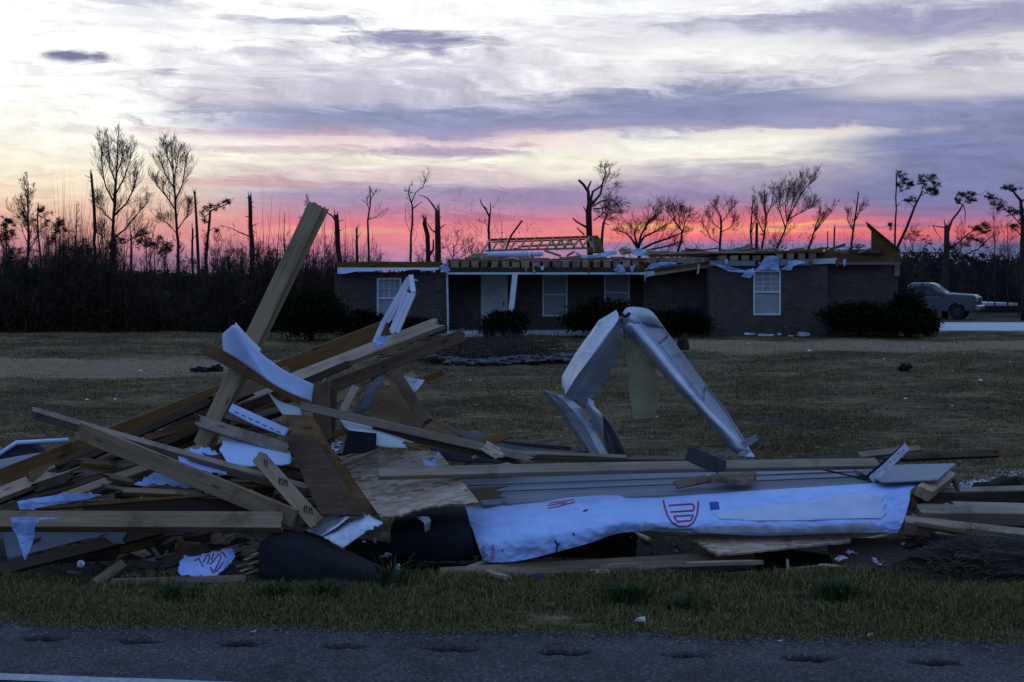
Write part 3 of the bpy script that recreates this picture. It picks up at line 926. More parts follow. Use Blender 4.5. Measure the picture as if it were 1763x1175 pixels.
l2 = t.limb([(710, 360), (720, 352), (727, 347)], 1.2, .5, 0, True); l3 = t.limb([(708, 350), (716, 332), (728, 322), (738, 296)], 1.2, .4, 0, True); l4 = t.limb([(706, 400), (698, 378), (699, 350)], .6, .3, 0, True)
for q in (l1, l3): t.twigs_on(q, 9, .8, .016, 1, .5, .5)
t.clump(704, 330, 7, 8, 24, .2)
t.done('bare_tree', 'slim forked bare tree, tallest of the three trunks over the porch corner')
t = Tree(78, 35); g_ = t.ground_py()
t.limb([(737, g_), (737, 440), (735, 405), (731, 385), (732, 376)], 4.6, 3.2, break_top=True)
t.limb([(738, 440), (746, 430), (746, 412)], 3.2, 1.2, 0, True)
t.limb([(731, 380), (724, 370)], .8, .3, crown=True)
t.done('snapped_trunk', 'crooked split snag at the porch corner, left of the straight one')
t = Tree(77, 36); g_ = t.ground_py()
t.limb([(754, g_), (754, 440), (754, 400), (753, 362)], 5.4, 4.4, break_top=True)
t.limb([(753, 366), (744, 352), (737, 342), (730, 338), (720, 336)], 1.8, .5, 0, True); t.limb([(752, 402), (742, 396), (726, 370)], 1.7, .5, 1, True)
t.limb([(756, 395), (767, 386)], 1.4, .6, 0, True); t.limb([(755, 378), (760, 373)], 1.2, .5, 0, True)
t.done('snapped_trunk', 'straight stout snag with a branch arching up to the left, over the porch corner')
t = Tree(84, 37); g_ = t.ground_py()
l0 = t.limb([(780, g_), (780, 450), (781, 420)], 1.3, .6)
for pts in ([(780, 440), (795, 428), (812, 412)], [(780, 445), (770, 425), (766, 415)], [(781, 430), (788, 415), (790, 405)], [(780, 448), (800, 440), (815, 425)]):
    t.twigs_on(t.limb(pts, .9, .3, 0, True, 4), 6, .8, .016, 1, .2)
t.done('bare_bush', 'low spreading bare bush behind the porch roof, right of the two snags', cat='bush')
t = Tree(76, 38); g_ = t.ground_py()
t.limb([(842, g_), (842, 430), (841, 395), (843, 370)], 2.8, 2.0)
t.limb([(843, 374), (838, 362), (829, 352), (826, 342)], 1.8, .7, 0, True); t.limb([(843, 374), (845, 360), (844, 349)], 1.6, .6, 0, True); t.limb([(834, 356), (840, 362)], .8, .3, crown=True)
l_ = t.limb([(842, 390), (832, 384), (826, 380)], .6, .3, 0, True); t.twigs_on(l_, 4, .5, .014, 1)
t.done('forked_snag', 'small Y shaped snag left of the roof trusses')
t = Tree(72, 39); g_ = t.ground_py()
t.limb([(850, g_), (868, 440), (880, 405), (899, 380)], 2.2, 1.6, break_top=False)
t.done('leaning_snag', 'leaning broken trunk poking up through the left end of the roof trusses')
bare(86, 40, 861, 386, 1.0, 7, 14, 'wispy sapling between the Y shaped snag and the leaning trunk', 3, .5, lvl=1)
# big broken oak
t = Tree(78, 41); g_ = t.ground_py()
l0 = t.limb([(1016, g_), (1016, 440), (1014, 405), (1013, 365), (1016, 345)], 6.0, 4.6)
lim = [([(1014, 350), (1012, 330), (1004, 318), (996, 310)], 3.6, 2.2, 0, 0), ([(1011, 330), (1015, 320), (1018, 312)], 2.2, 1.3, 0, 0), ([(1016, 348), (1022, 330), (1033, 322), (1036, 318)], 2.4, 1.0, 1, 0),
       ([(1020, 352), (1034, 335), (1038, 315), (1043, 300), (1041, 286)], 2.4, .7, 1, 1), ([(1020, 356), (1036, 346), (1052, 344), (1068, 356)], 1.8, .5, -1, 1), ([(1022, 360), (1044, 358), (1062, 366)], 1.5, .4, 1, 1),
       ([(1010, 392), (1000, 386), (992, 382), (986, 376)], 2.2, 1.2, 0, 0), ([(1006, 405), (998, 398), (993, 392)], 1.6, .9, 0, 0), ([(1022, 380), (1034, 372), (1040, 366)], 1.2, .5, 1, 1),
       ([(1012, 372), (1006, 360), (1004, 356)], 1.4, .8, 0, 0)]
for pts, a, b, dp, tw in lim:
    ln_ = t.limb(pts, a, b, dp, True, 5)
    if tw: t.twigs_on(ln_, 16, 1.0, .02, 2, .3, .1, (.6, 1.2), (.15, 0))
t.done('broken_oak', 'large storm broken oak with twig clouds on its right side, tallest tree above the house')
t = Tree(77, 42); g_ = t.ground_py()
t.limb([(1036, g_), (1037, 410), (1040, 385), (1046, 368)], 2.8, 1.4)
t.limb([(1041, 385), (1050, 388)], 1.2, .5, crown=True); t.limb([(1044, 372), (1040, 364)], 1.1, .5, crown=True)
t.done('forked_snag', 'short forked snag close to the right side of the big oak')
# low spreading tree(s)
t = Tree(84, 43); g_ = t.ground_py()
t.limb([(1102, g_), (1100, 440), (1098, 425)], 3.6, 3.0)
for pts in ([(1098, 428), (1088, 412), (1078, 402), (1066, 398)], [(1099, 426), (1104, 405), (1112, 390), (1128, 375)], [(1100, 432), (1122, 420), (1146, 412), (1168, 404), (1182, 398)], [(1098, 425), (1094, 408), (1092, 398)],
            [(1100, 436), (1120, 430), (1150, 424), (1165, 418)], [(1110, 395), (1118, 380), (1134, 366)], [(1099, 424), (1110, 408), (1130, 398), (1148, 386)]):
    ln_ = t.limb(pts, 2.4, .7, t.r.uniform(-1, 1), True, 5); t.twigs_on(ln_, 11, 1.2, .022, 2, .3, .3, (.5, 1.0), (.25, .1))
t.done('spreading_bare_tree', 'low bare tree with horizontal limbs spreading over the roof right of the oak')
t = Tree(82, 44); g_ = t.ground_py()
l0 = t.limb([(1164, g_), (1165, 440), (1174, 415), (1175, 398), (1164, 386), (1158, 376)], 2.6, 1.2)
for pts in ([(1175, 402), (1180, 382), (1188, 368)], [(1160, 380), (1150, 366), (1148, 356)], [(1172, 396), (1170, 376), (1174, 364)], [(1164, 386), (1160, 368), (1166, 358)]):
    ln_ = t.limb(pts, 1.2, .4, t.r.uniform(-1, 1), True, 4); t.twigs_on(ln_, 12, .9, .018, 2, .2, .2, (.5, 1.1), (.35, 0))
t.done('bent_bare_tree', 'crook trunked bare tree with a wind swept twig cap, right of the spreading tree')
t = Tree(86, 45); g_ = t.ground_py()
l0 = t.limb([(1236, g_), (1239, 420), (1242, 390), (1240, 370)], 2.6, 1.4)
for pts in ([(1241, 385), (1252, 370), (1260, 356)], [(1240, 372), (1236, 362), (1232, 360)], [(1241, 395), (1228, 385), (1216, 372)], [(1242, 400), (1256, 392), (1264, 380)], [(1240, 420), (1222, 410), (1208, 380)]):
    ln_ = t.limb(pts, 1.1, .4, t.r.uniform(-1, 1), True, 4); t.twigs_on(ln_, 9, 1.0, .017, 2, .2, .35, (.4, .9), (.3, .1))
t.done('bare_tree', 'small dense bare tree against the red sky, midway between oak and window gable')


def swept(Y, sd, stem, limbs, label, nt=10, L_=1.2):
    t = Tree(Y, sd); g_ = t.ground_py()
    l0 = t.limb([(stem[0][0], g_)] + stem, 2.4, .9)
    t.twigs_on(l0, nt, L_, .02, 2, .5, .4, (.25, .7), (.25, .15))
    for pts in limbs:
        ln_ = t.limb(pts, 1.3, .35, t.r.uniform(-1.5, 1.5), True, 4)
        t.twigs_on(ln_, nt, L_, .018, 2, .15, .4, (.2, .6), (.25, .15))
    return t.done('windswept_tree', label)


swept(88, 46, [(1312, 430), (1318, 380), (1316, 330)], [[(1317, 380), (1328, 350), (1332, 326)], [(1314, 400), (1300, 370), (1297, 340)], [(1318, 370), (1310, 345)]], 'bare tree left of the largest wind swept tree, over the window gable', 9, 1.1)
swept(86, 47, [(1334, 435), (1350, 400), (1356, 380)], [[(1356, 382), (1370, 350), (1386, 326), (1402, 310)], [(1355, 382), (1352, 350), (1362, 322)], [(1352, 392), (1340, 360), (1344, 330)], [(1358, 378), (1378, 366), (1396, 358)], [(1356, 380), (1366, 345), (1384, 312)]],
      'largest wind swept bare tree, fan of fine branches raked to the right', 13, 1.5)
swept(90, 48, [(1392, 430), (1402, 400), (1420, 370)], [[(1404, 398), (1424, 372), (1442, 352)], [(1400, 405), (1408, 380), (1412, 368)]], 'raked thin bare tree right of the largest wind swept one', 8, 1.0)
swept(90, 49, [(1466, 420), (1472, 380), (1478, 332)], [[(1472, 380), (1480, 365), (1490, 358)], [(1470, 400), (1460, 380), (1458, 368)]], 'thin bare tree just left of the torn gable end', 7, .8)
swept(92, 50, [(1296, 440), (1292, 400), (1296, 345)], [[(1294, 400), (1300, 380), (1304, 360)]], 'thinnest raked sapling left of the black pole', 6, .7)
for (x, yt, Y_, sd, r_, lab) in ((1303, 384, 78, 51, 3.0, 'straight black pole like snag over the window gable'), (1437, 392, 84, 52, 1.8, 'thin black snag between the raked trees and the torn gable'), (1425, 398, 84, 53, 1.1, 'stick thin snag left of the thin black snag')):
    t = Tree(Y_, sd); g_ = t.ground_py()
    t.limb([(x, g_), (x, yt + 40), (x, yt)], r_, r_ * .8, break_top=r_ > 1.5)
    t.done('snapped_trunk', lab)
# --- right side pines
t = Tree(84, 54); g_ = t.ground_py()
t.limb([(1538, g_), (1540, 440), (1542, 380), (1543, 300)], 1.9, 1.2)
for q in ((1550, 300, 7, 7), (1556, 312, 8, 6), (1562, 320, 7, 5), (1549, 322, 6, 6), (1568, 316, 4, 4), (1534, 390, 6, 7)): t.clump(*q, 50, .24)
a = t.limb([(1543, 318), (1552, 310), (1562, 316)], .7, .3, 0, True); a = t.limb([(1543, 356), (1553, 346), (1560, 342)], .6, .3, 0, True)
t.done('tall_pine', 'straight thin pine with tufts only on the right of its tip, beside the torn gable')
t = Tree(80, 55); g_ = t.ground_py()
t.limb([(1530, g_), (1546, 425), (1562, 390), (1576, 355), (1588, 330)], 3.0, 1.4)
for pts in ([(1584, 338), (1600, 330), (1614, 318)], [(1586, 332), (1590, 315), (1596, 304)], [(1574, 358), (1564, 346), (1568, 338)], [(1588, 330), (1604, 336), (1616, 330)]): t.limb(pts, .9, .4, 0, True, 4)
for q in ((1598, 304, 11, 7), (1608, 318, 11, 7), (1590, 312, 7, 6), (1612, 330, 7, 4), (1567, 344, 8, 5), (1600, 326, 8, 5)): t.clump(*q, 70, .24)
t.done('leaning_pine', 'leaning pine with a dense tufted top, base hidden behind the torn gable')
t = Tree(78, 56); g_ = t.ground_py()
t.limb([(1627, g_), (1628, 500), (1629, 430), (1630, 388)], 5.6, 4.2, break_top=True)
t.limb([(1628, 392), (1612, 390), (1606, 388)], 1.2, .6, 0, True); t.limb([(1606, 389), (1612, 402), (1622, 412)], .9, .4, 0, True)
b_ = t.limb([(1632, 400), (1640, 380), (1652, 362), (1658, 352), (1646, 350), (1643, 342), (1650, 334)], 2.2, .8, 0, True)
t.limb([(1658, 352), (1662, 366), (1661, 390)], 1.1, .5, 0, True)
for q in ((1656, 336, 8, 5), (1670, 334, 8, 4), (1664, 344, 8, 5), (1676, 344, 6, 5), (1652, 346, 5, 5)): t.clump(*q, 46, .24)
t.limb([(1650, 336), (1668, 334), (1690, 336), (1697, 328)], .7, .3, 0, True)
b2 = t.limb([(1630, 430), (1648, 420), (1668, 402), (1690, 392)], 2.0, .7, 0, True)
b3 = t.limb([(1632, 460), (1660, 440), (1684, 430), (1700, 412), (1722, 402)], 1.8, .5, 1, True)
for q in ((1680, 392, 12, 5), (1694, 388, 12, 5), (1692, 400, 10, 5), (1672, 408, 10, 5), (1688, 416, 10, 6), (1664, 418, 10, 8), (1640, 425, 7, 7)): t.clump(*q, 60, .24)
t.twigs_on(b3, 9, .9, .018, 1, .3)
t.done('broken_pine', 'broken pine with a bent drooping top and leafy side branches, right of the torn gable')
t = Tree(74, 57); g_ = t.ground_py()
l0 = t.limb([(1762, g_), (1761, 430), (1760, 380), (1758, 345), (1748, 335), (1742, 326)], 5.0, 1.2)
for pts in ([(1760, 390), (1742, 370), (1728, 358), (1712, 348)], [(1758, 350), (1766, 340)], [(1744, 330), (1736, 322)], [(1761, 410), (1750, 396), (1740, 390)]): t.limb(pts, 1.5, .5, 0, True, 4)
for q in ((1735, 324, 9, 5), (1746, 324, 8, 5), (1714, 344, 10, 6), (1706, 338, 6, 5), (1724, 356, 9, 5), (1738, 362, 9, 5), (1752, 366, 9, 5), (1762, 380, 9, 6), (1746, 388, 8, 5), (1770, 340, 9, 8), (1768, 360, 8, 8)): t.clump(*q, 60, .24)
t.done('tall_pine', 'tall pine with scattered needle clumps cut by the right edge of the view')
for (x, yt, sd, lab) in ((1572, 395, 58, 'low twiggy shrub of hanging leaves right of the torn gable'), (1712, 372, 59, 'hazy bare tree between the broken pine and the rightmost pine'), (1655, 395, 60, 'hazy thin bare tree behind the broken pine'), (1735, 392, 61, 'hazy bare sapling left of the rightmost pine')):
    t = Tree(95, sd); g_ = t.ground_py()
    l0 = t.limb([(x, g_), (x, (g_ + yt) / 2), (x, yt)], 1.5, .4)
    t.twigs_on(l0, 16, 1.6, .02, 2, .35, .3, (.5, 1.0))
    if sd == 58:
        for q in ((1575, 400, 14, 6), (1586, 412, 12, 5), (1560, 410, 10, 6), (1596, 420, 9, 4)): t.clump(*q, 34, .22)
    t.done('bare_tree', lab)

# --- thin saplings of the tangled wood (copies of four)
protos = []
for k in range(4):
    t = Tree(80, 70 + k); g_ = t.ground_py()
    l0 = t.limb([(600, g_), (600 + t.r.uniform(-4, 4), 480), (600 + t.r.uniform(-8, 8), 400)], 1.5, .4)
    t.twigs_on(l0, 12, t.r.uniform(.8, 1.5), .018, 2, .35, .45, (.35, .8))
    protos.append(t.done('bare_sapling', 'thin bare sapling standing in the tangled wood behind the yard', 'thin bare saplings of the tangled wood'))
srng = random.Random(5)
spots = []
for k in range(110):
    spots.append((srng.uniform(-10, 575), srng.uniform(66, 92)))
for k in range(26):
    spots.append((srng.uniform(585, 835), srng.uniform(70, 92)))
for k in range(26):
    spots.append((srng.uniform(1080, 1760), srng.uniform(74, 95)))
WHERE = ('in the tangled wood left of the house', 'behind the left half of the house roof', 'behind the right half of the house and beyond')
for k, (px_, Y_) in enumerate(spots):
    src = protos[k % 4]
    if k < 4:
        r_ = src
    else:
        r_ = link(src.copy())
        for ch in list(src.children):
            c = link(ch.copy()); c.parent = r_
    wi = 0 if k < 110 else (1 if k < 136 else 2)
    tag(r_, 'thin bare sapling standing ' + WHERE[wi], 'tree', 'thin bare saplings ' + WHERE[wi])
    r_.location = ((px_ - CX) / F * Y_, Y_, 0)
    r_.rotation_euler = (srng.gauss(0, .05), srng.gauss(0, .06), srng.uniform(0, 6.28))
    s_ = srng.uniform(.45, .95) * (0.85 if px_ > 580 else 1)
    r_.scale = (s_, s_, s_)


# dark understorey trees that break the top of the thicket (copies of three)
und = []
for k in range(3):
    t = Tree(70, 170 + k); g_ = t.ground_py()
    l0 = t.limb([(400, g_), (400 + t.r.uniform(-5, 5), 490), (400 + t.r.uniform(-9, 9), 432)], 2.0, .6)
    for j in range(7 + k): t.clump(400 + t.r.gauss(0, 11), 430 + t.r.uniform(-4, 62), t.r.uniform(8, 14), t.r.uniform(6, 11), 42, .22)
    t.twigs_on(l0, 14, 1.3, .02, 2, .3, .35, (.5, 1.0))
    und.append(t.done('understorey_tree', 'x', 'x'))
for k in range(36):
    src = und[k % 3]
    if k < 3: r_ = src
    else:
        r_ = link(src.copy())
        for ch in list(src.children):
            c = link(ch.copy()); c.parent = r_
    right = k >= 28
    px_ = srng.uniform(1560, 1763) if right else srng.uniform(-15, 560)
    Y_ = srng.uniform(86, 104) if right else srng.uniform(60, 82)
    tag(r_, 'dark ragged understorey tree ' + ('behind the truck right of the house' if right else 'in the thicket left of the house'), 'tree', 'dark understorey trees ' + ('behind the truck' if right else 'left of the house'))
    r_.location = ((px_ - CX) / F * Y_, Y_, 0); r_.rotation_euler = (0, 0, srng.uniform(0, 6.28))
    s_ = srng.uniform(.5, .95) * (.8 if right else 1)
    r_.scale = (s_ * srng.uniform(.9, 1.3), s_, s_)

# --- undergrowth masses
def brush_mass(name, label, x0, x1, y0, y1, hmax, n_stem, n_twig, n_leaf, mat='brush', tallf=1.5):
    vs, fs = [], []
    def tri(b, tip, w):
        nonlocal vs
        d = tip - b
        side = np.cross(d, RNG.normal(0, 1, d.shape))
        side /= np.linalg.norm(side, axis=1)[:, None] + 1e-9
        vs.append(np.stack([b - side * w[:, None], b + side * w[:, None], tip], 1).reshape(-1, 3))
    def pos(n): return RNG.uniform(x0, x1, n), RNG.uniform(y0, y1, n)
    hm = lambda x, y: hmax * (0.74 + 0.34 * np.sin(x * .55 + y * .2) + 0.22 * np.sin(x * .9 + y * .3) + 0.22 * np.sin(x * 2.7 + y) + .16 * np.sin(x * 6.1 + y * 2))
    x, y = pos(n_stem)
    h = hm(x, y) * RNG.uniform(.5, tallf, n_stem)
    b = np.stack([x, y, np.zeros(n_stem) - .05], 1)
    tri(b, b + np.stack([RNG.normal(0, .12, n_stem) * h, RNG.normal(0, .12, n_stem) * h, h], 1), RNG.uniform(.012, .04, n_stem))
    x, y = pos(n_twig)
    z = hm(x, y) * RNG.beta(1.4, 1.9, n_twig) * 1.9
    b = np.stack([x, y, z], 1)
    tri(b, b + np.stack([RNG.normal(0, .3, n_twig), RNG.normal(0, .3, n_twig), RNG.uniform(-.1, .8, n_twig)], 1), RNG.uniform(.006, .016, n_twig))
    x, y = pos(n_leaf)
    z = hm(x, y) * RNG.beta(1.0, 1.7, n_leaf) * 1.25
    b = np.stack([x, y, z], 1)
    tri(b, b + RNG.normal(0, .16, (n_leaf, 3)), RNG.uniform(.012, .045, n_leaf))
    v = np.concatenate(vs)
    o = fast_mesh(name, v, np.arange(len(v)).reshape(-1, 3), MT[mat])
    return tag(o, label, 'undergrowth', kind='stuff')


brush_mass('undergrowth', 'dense dark leafless thicket under the trees left of the house', -36, -6.2, 57.5, 80, 1.7, 9000, 95000, 110000, tallf=3.2)
brush_mass('undergrowth', 'dark tangle of fallen trees and thicket right of the house behind the truck', 18.5, 60, 107, 130, 3.1, 2500, 30000, 120000, 'farwood')
brush_mass('undergrowth', 'low thicket showing over the house roof', -6.2, 16.5, 68, 84, 2.6, 1500, 10000, 16000)


def far_wood():
    vs = []
    n = 60000
    x = RNG.uniform(-190, 190, n)
    y = RNG.uniform(300, 345, n)
    hm = 2.6 + 4.6 * sstep(x, 20, 90) + .9 * np.sin(x * .21) + .8 * np.sin(x * .53 + 2) + .6 * np.sin(x * 1.3)
    z = hm * RNG.beta(1.2, 1.0, n)
    b = np.stack([x, y, z], 1)
    a = b + RNG.normal(0, .55, (n, 3)); c = b + RNG.normal(0, .55, (n, 3))
    v = np.stack([b, a, c], 1).reshape(-1, 3)
    o = fast_mesh('far_woods', v, np.arange(len(v)).reshape(-1, 3), MT['farwood'])
    tag(o, 'low dark line of distant woods along the horizon', 'woods', kind='stuff')


far_wood()
hill = MB()
for i in range(60):
    a0, a1 = -1.2 + 2.4 * i / 60, -1.2 + 2.4 * (i + 1) / 60
    hgt = lambda a: 2.6 + .8 * math.sin(a * 9) + 5.6 * max(0, min(1, (a - .1) / .25))
    q = [(600 * math.sin(a), 600 * math.cos(a)) for a in (a0, a1)]
    r = [(1500 * math.sin(a), 1500 * math.cos(a)) for a in (a0, a1)]
    hill.add([(*q[0], -1), (*q[1], -1), (*q[1], hgt(a1)), (*q[0], hgt(a0)), (*r[1], -1), (*r[0], -1)], [(0, 1, 2, 3), (3, 2, 4, 5)])
tag(hill.build('hills', MT['farwood']), kind='structure')
# ------------------------------------------------------------------ brick ranch house
def hx(px, Y_): return (px - CX) / F * Y_
def hz(py, Y_): return H - (py - CY) / F * Y_


house = empty('brick_house', (4.0, 58.0, 0.0), 'low brown brick ranch house with its roof torn off, bare joists and trusses on top', 'house')


def wall(x0, x1, y0, y1, z0, z1, holes=()):
    m = MB()
    x = x0
    for (a, b, c, d) in sorted(holes):
        m.box(x, a, y0, y1, z0, z1)
        if c > z0: m.box(a, b, y0, y1, z0, c)
        if d < z1: m.box(a, b, y0, y1, d, z1)
        x = b
    m.box(x, x1, y0, y1, z0, z1)
    return m.build('wall', MT['brick'], house)


def window(px0, px1, py0, py1, Y_, grid=(0, 0), pane='blind', split=.52, fr=0.06):
    x0, x1, z1, z0 = hx(px0, Y_), hx(px1, Y_), hz(py0, Y_), hz(py1, Y_)
    m = MB()
    for (a, b, c, d) in ((x0, x0 + fr, z0, z1), (x1 - fr, x1, z0, z1)): m.box(a, b, Y_ - .03, Y_ + .10, c, d)
    for (c, d) in ((z0, z0 + fr), (z1 - fr, z1)): m.box(x0 + fr, x1 - fr, Y_ - .028, Y_ + .10, c, d)
    w = m.build('window', MT['vinyl_trim'], house)
    zm = z0 + (z1 - z0) * split
    r = MB().box(x0 + fr, x1 - fr, Y_ + .0, Y_ + .09, zm - .03, zm + .03)
    if grid[0]:
        for i in range(1, grid[0]):
            xx = x0 + fr + (x1 - x0 - 2 * fr) * i / grid[0]
            r.box(xx - .012, xx + .012, Y_ + .03, Y_ + .05, zm + .03, z1 - fr)
        for i in range(1, grid[1]):
            zz = zm + (z1 - fr - zm) * i / grid[1]
            r.box(x0 + fr, x1 - fr, Y_ + .032, Y_ + .048, zz - .012, zz + .012)
    r.build('sash', MT['vinyl_trim'], w)
    MB().box(x0 + fr, x1 - fr, Y_ + .07, Y_ + .075, zm, z1 - fr).build('pane', MT[pane], w)
    MB().box(x0 + fr, x1 - fr, Y_ + .05, Y_ + .055, z0 + fr, zm).build('pane', MT['glass'], w)
    b = MB()                                     # closed blind behind the lower pane, slat by slat
    nsl = 16
    for i in range(nsl):
        zz = z0 + fr + (zm - z0 - fr) * (i + .5) / nsl
        h_ = (zm - z0 - fr) / nsl
        b.add([(x0 + fr, Y_ + .044, zz - h_ * .48), (x1 - fr, Y_ + .044, zz - h_ * .48), (x1 - fr, Y_ + .05, zz + h_ * .48), (x0 + fr, Y_ + .05, zz + h_ * .48)], [(0, 1, 2, 3)])
    bo = b.build('blind', MT[pane], w)
    return (x0, x1, z0, z1)


S1, S2, S3, S4, S5 = 54.0, 56.0, 55.0, 53.5, 54.6
o1 = window(649, 691, 479, 552, S1, (4, 2))
o2 = window(934, 977, 473, 545, S2)
o3 = window(1040, 1084, 471, 540, S2, (0, 0), 'blind')
o4 = window(1297, 1344, 466, 543, S4, (3, 4), 'blind')
dr = (hx(828, S2), hx(874, S2), .17, hz(474, S2))
zt1, zt2, zt4, zt5 = hz(469, S1), hz(466, S2), hz(458, S4), hz(456, S5)
wall(hx(576, S1), hx(768, S1), S1, S1 + .22, -.1, zt1, [o1])
wall(hx(768, S1) - .22, hx(768, S1), S1 + .222, S2 - .002, -.1, zt1)
wall(hx(768, S1), hx(1108, S3), S2, S2 + .22, -.1, zt2, [o2, o3, dr])
wall(hx(1108, S3), hx(1222, S4), S3, S3 + .22, -.1, hz(452, S3))
wall(hx(1108, S3), hx(1108, S3) + .22, S3 + .222, S2 + .3, -.1, hz(462, S3))
wall(hx(1222, S4), hx(1425, S4), S4, S4 + .22, -.1, zt4, [o4])
wall(hx(1222, S4), hx(1222, S4) + .22, S4 + .222, S3 - .002, -.1, zt4)
wall(hx(1425, S4) - .22, hx(1425, S4), S4 + .222, S5 - .002, -.1, zt4)
wall(hx(1425, S4), hx(1546, S5), S5, S5 + .22, -.1, zt5)
xl, xr = hx(576, S1), hx(1546, S5)
wall(xl, xl + .22, S1 + .222, 63.0, -.1, zt1)
wall(xr - .22, xr, S5 + .222, 63.0, -.1, zt5)
wall(xl, xr, 63.002, 63.22, -.1, zt1)
# soldier vents under the gable window, ceiling
v = MB()
for px_ in (1306, 1313, 1320, 1327, 1334): v.box(hx(px_, S4), hx(px_ + 4, S4), S4 - .008, S4 + .01, hz(558, S4), hz(551, S4))
v.build('vent', MT['brick'], house)
ce = MB()
ce.box(xl + .23, hx(768, S1) - .23, S1 + .23, 62.99, zt1 - .16, zt1 - .06)
ce.box(hx(768, S1) - .22, xr - .23, S2 + .23, 62.98, zt1 - .17, zt1 - .07)
ce.box(hx(768, S1) + .03, hx(1104, S2) - .02, S1 + .35, S2 - .01, zt2 + .02, zt2 + .06)
ce.build('ceiling', MT['dark_room'], house)
# front door
d = MB()
x0, x1, z0, z1 = dr
for (a, b, c, e_) in ((x0, x0 + .08, z0, z1), (x1 - .08, x1, z0, z1)): d.box(a, b, S2 - .02, S2 + .1, c, e_)
d.box(x0 + .08, x1 - .08, S2 - .02, S2 + .1, z1 - .09, z1)
do = d.build('door', MT['blind_pale'], house)
e = MB()
ix0, ix1 = x0 + .08, x1 - .08
e.box(ix0, ix0 + .13, S2 + .02, S2 + .06, z0, z1 - .09); e.box(ix1 - .13, ix1, S2 + .02, S2 + .06, z0, z1 - .09)
e.box(ix0 + .13, ix1 - .13, S2 + .02, S2 + .06, z0, z0 + .55); e.box(ix0 + .13, ix1 - .13, S2 + .02, S2 + .06, z1 - .25, z1 - .09)
e.build('storm_panel', MT['blind_pale'], do)
MB().box(ix0 + .13, ix1 - .13, S2 + .045, S2 + .05, z0 + .55, z1 - .25).build('door_glass', MT['drywall'], do)
MB().box(ix1 - .10, ix1 - .06, S2 - .03, S2 + .02, z0 + .95, z0 + 1.15).build('handle', MT['tar'], do)
# porch
MB().box(hx(769, S1), hx(1107, S3), S1 - .1, S2 - .002, -.05, .17).build('porch_floor', MT['concrete'], house)
st = MB(); st.box(hx(700, 53.2), hx(836, 53.2), 53.35, S1 - .102, -.05, .09); st.build('step', MT['concrete'], house)
MB().box(hx(770, 53.9), hx(1108, 53.9), 53.84, 53.98, hz(469, 53.9), hz(461, 53.9)).build('porch_beam', MT['wood_dark'], house)
MB().box(hx(770, 53.9), hx(1110, 53.9), 53.80, 53.96, hz(473, 53.9), hz(469.3, 53.9)).build('beam_trim', MT['vinyl_trim'], house)
cx0, cx1 = hx(887, 53.95), hx(879, 53.6)
MB().bar((cx1, 53.7, hz(545, 53.7)), (cx0, 53.9, hz(471, 53.9)), .21, .21, (1, 0, 0)).build('porch_column', MT['vinyl_trim'], house)
MB().tube([(hx(769.5, S1 - .1), S1 - .1, hz(470, S1)), (hx(771, S1 - .1), S1 - .1, hz(540, S1)), (hx(771, S1 - .1), S1 - .1, .03)], .04, 8).build('downspout', MT['vinyl_trim'], house)
hang = MB(); hang.tube([P(1020, 470, 55.3), P(1016, 500, 55.4), P(1020, 545, 55.5), P(1030, 575, 55.4)], .018, 5); hang.tube([P(1164, 458, 54.7), P(1164, 480, 54.8), P(1160, 520, 54.85)], .03, 5)
hang.build('hanging_cable', MT['shingle'], house)
# eaves: left wing
hrng = random.Random(8)
MB().box(hx(580, 53.6), hx(761, 53.6), 53.58, 53.64, hz(460.5, 53.6), hz(451, 53.6)).build('fascia_board', MT['wood_red'], house)
MB().box(hx(582, 53.6), hx(760, 53.6), 53.65, 62.9, hz(459, 53.6) + .02, hz(455, 53.6) + .04).build('roof_deck', MT['wood_dark'], house)
m = MB(); x0 = 581
for i in range(18):
    a, b = 581 + i * 9.7, 581 + (i + 1) * 9.7
    f_ = lambda q: 466 + 5.5 * max(0, 1 - (q - 581) / 70) + 1.2 * math.sin(q * .13) - 1.0 * ((q - 581) / 180)
    m.add([(hx(a, 53.55), 53.56, hz(461, 53.55)), (hx(b, 53.55), 53.56, hz(461, 53.55)), (hx(b, 53.5), 53.50, hz(f_(b), 53.5)), (hx(a, 53.5), 53.50, hz(f_(a), 53.5)),
           (hx(a, 53.55), 53.575, hz(461, 53.55)), (hx(b, 53.55), 53.575, hz(461, 53.55)), (hx(b, 53.5), 53.515, hz(f_(b), 53.5)), (hx(a, 53.5), 53.515, hz(f_(a), 53.5))],
          [(3, 2, 1, 0), (4, 5, 6, 7), (2, 3, 7, 6)])
m.build('torn_soffit', MT['white_sheet'], house)


def roof_box(name, px0, px1, py0, py1, Y_, depth, mat, tilt=0.0):
    """box on the roof: front face px0..px1 x py0..py1 at distance Y_; tilt = rise in px towards px1"""
    m = MB()
    a, b = hx(px0, Y_), hx(px1, Y_)
    q = [(a, hz(py1, Y_)), (b, hz(py1 - tilt, Y_)), (b, hz(py0 - tilt, Y_)), (a, hz(py0, Y_))]
    m.prism([(x, Y_, z) for x, z in q], (0, depth, 0))
    return m.build(name, mat, house)


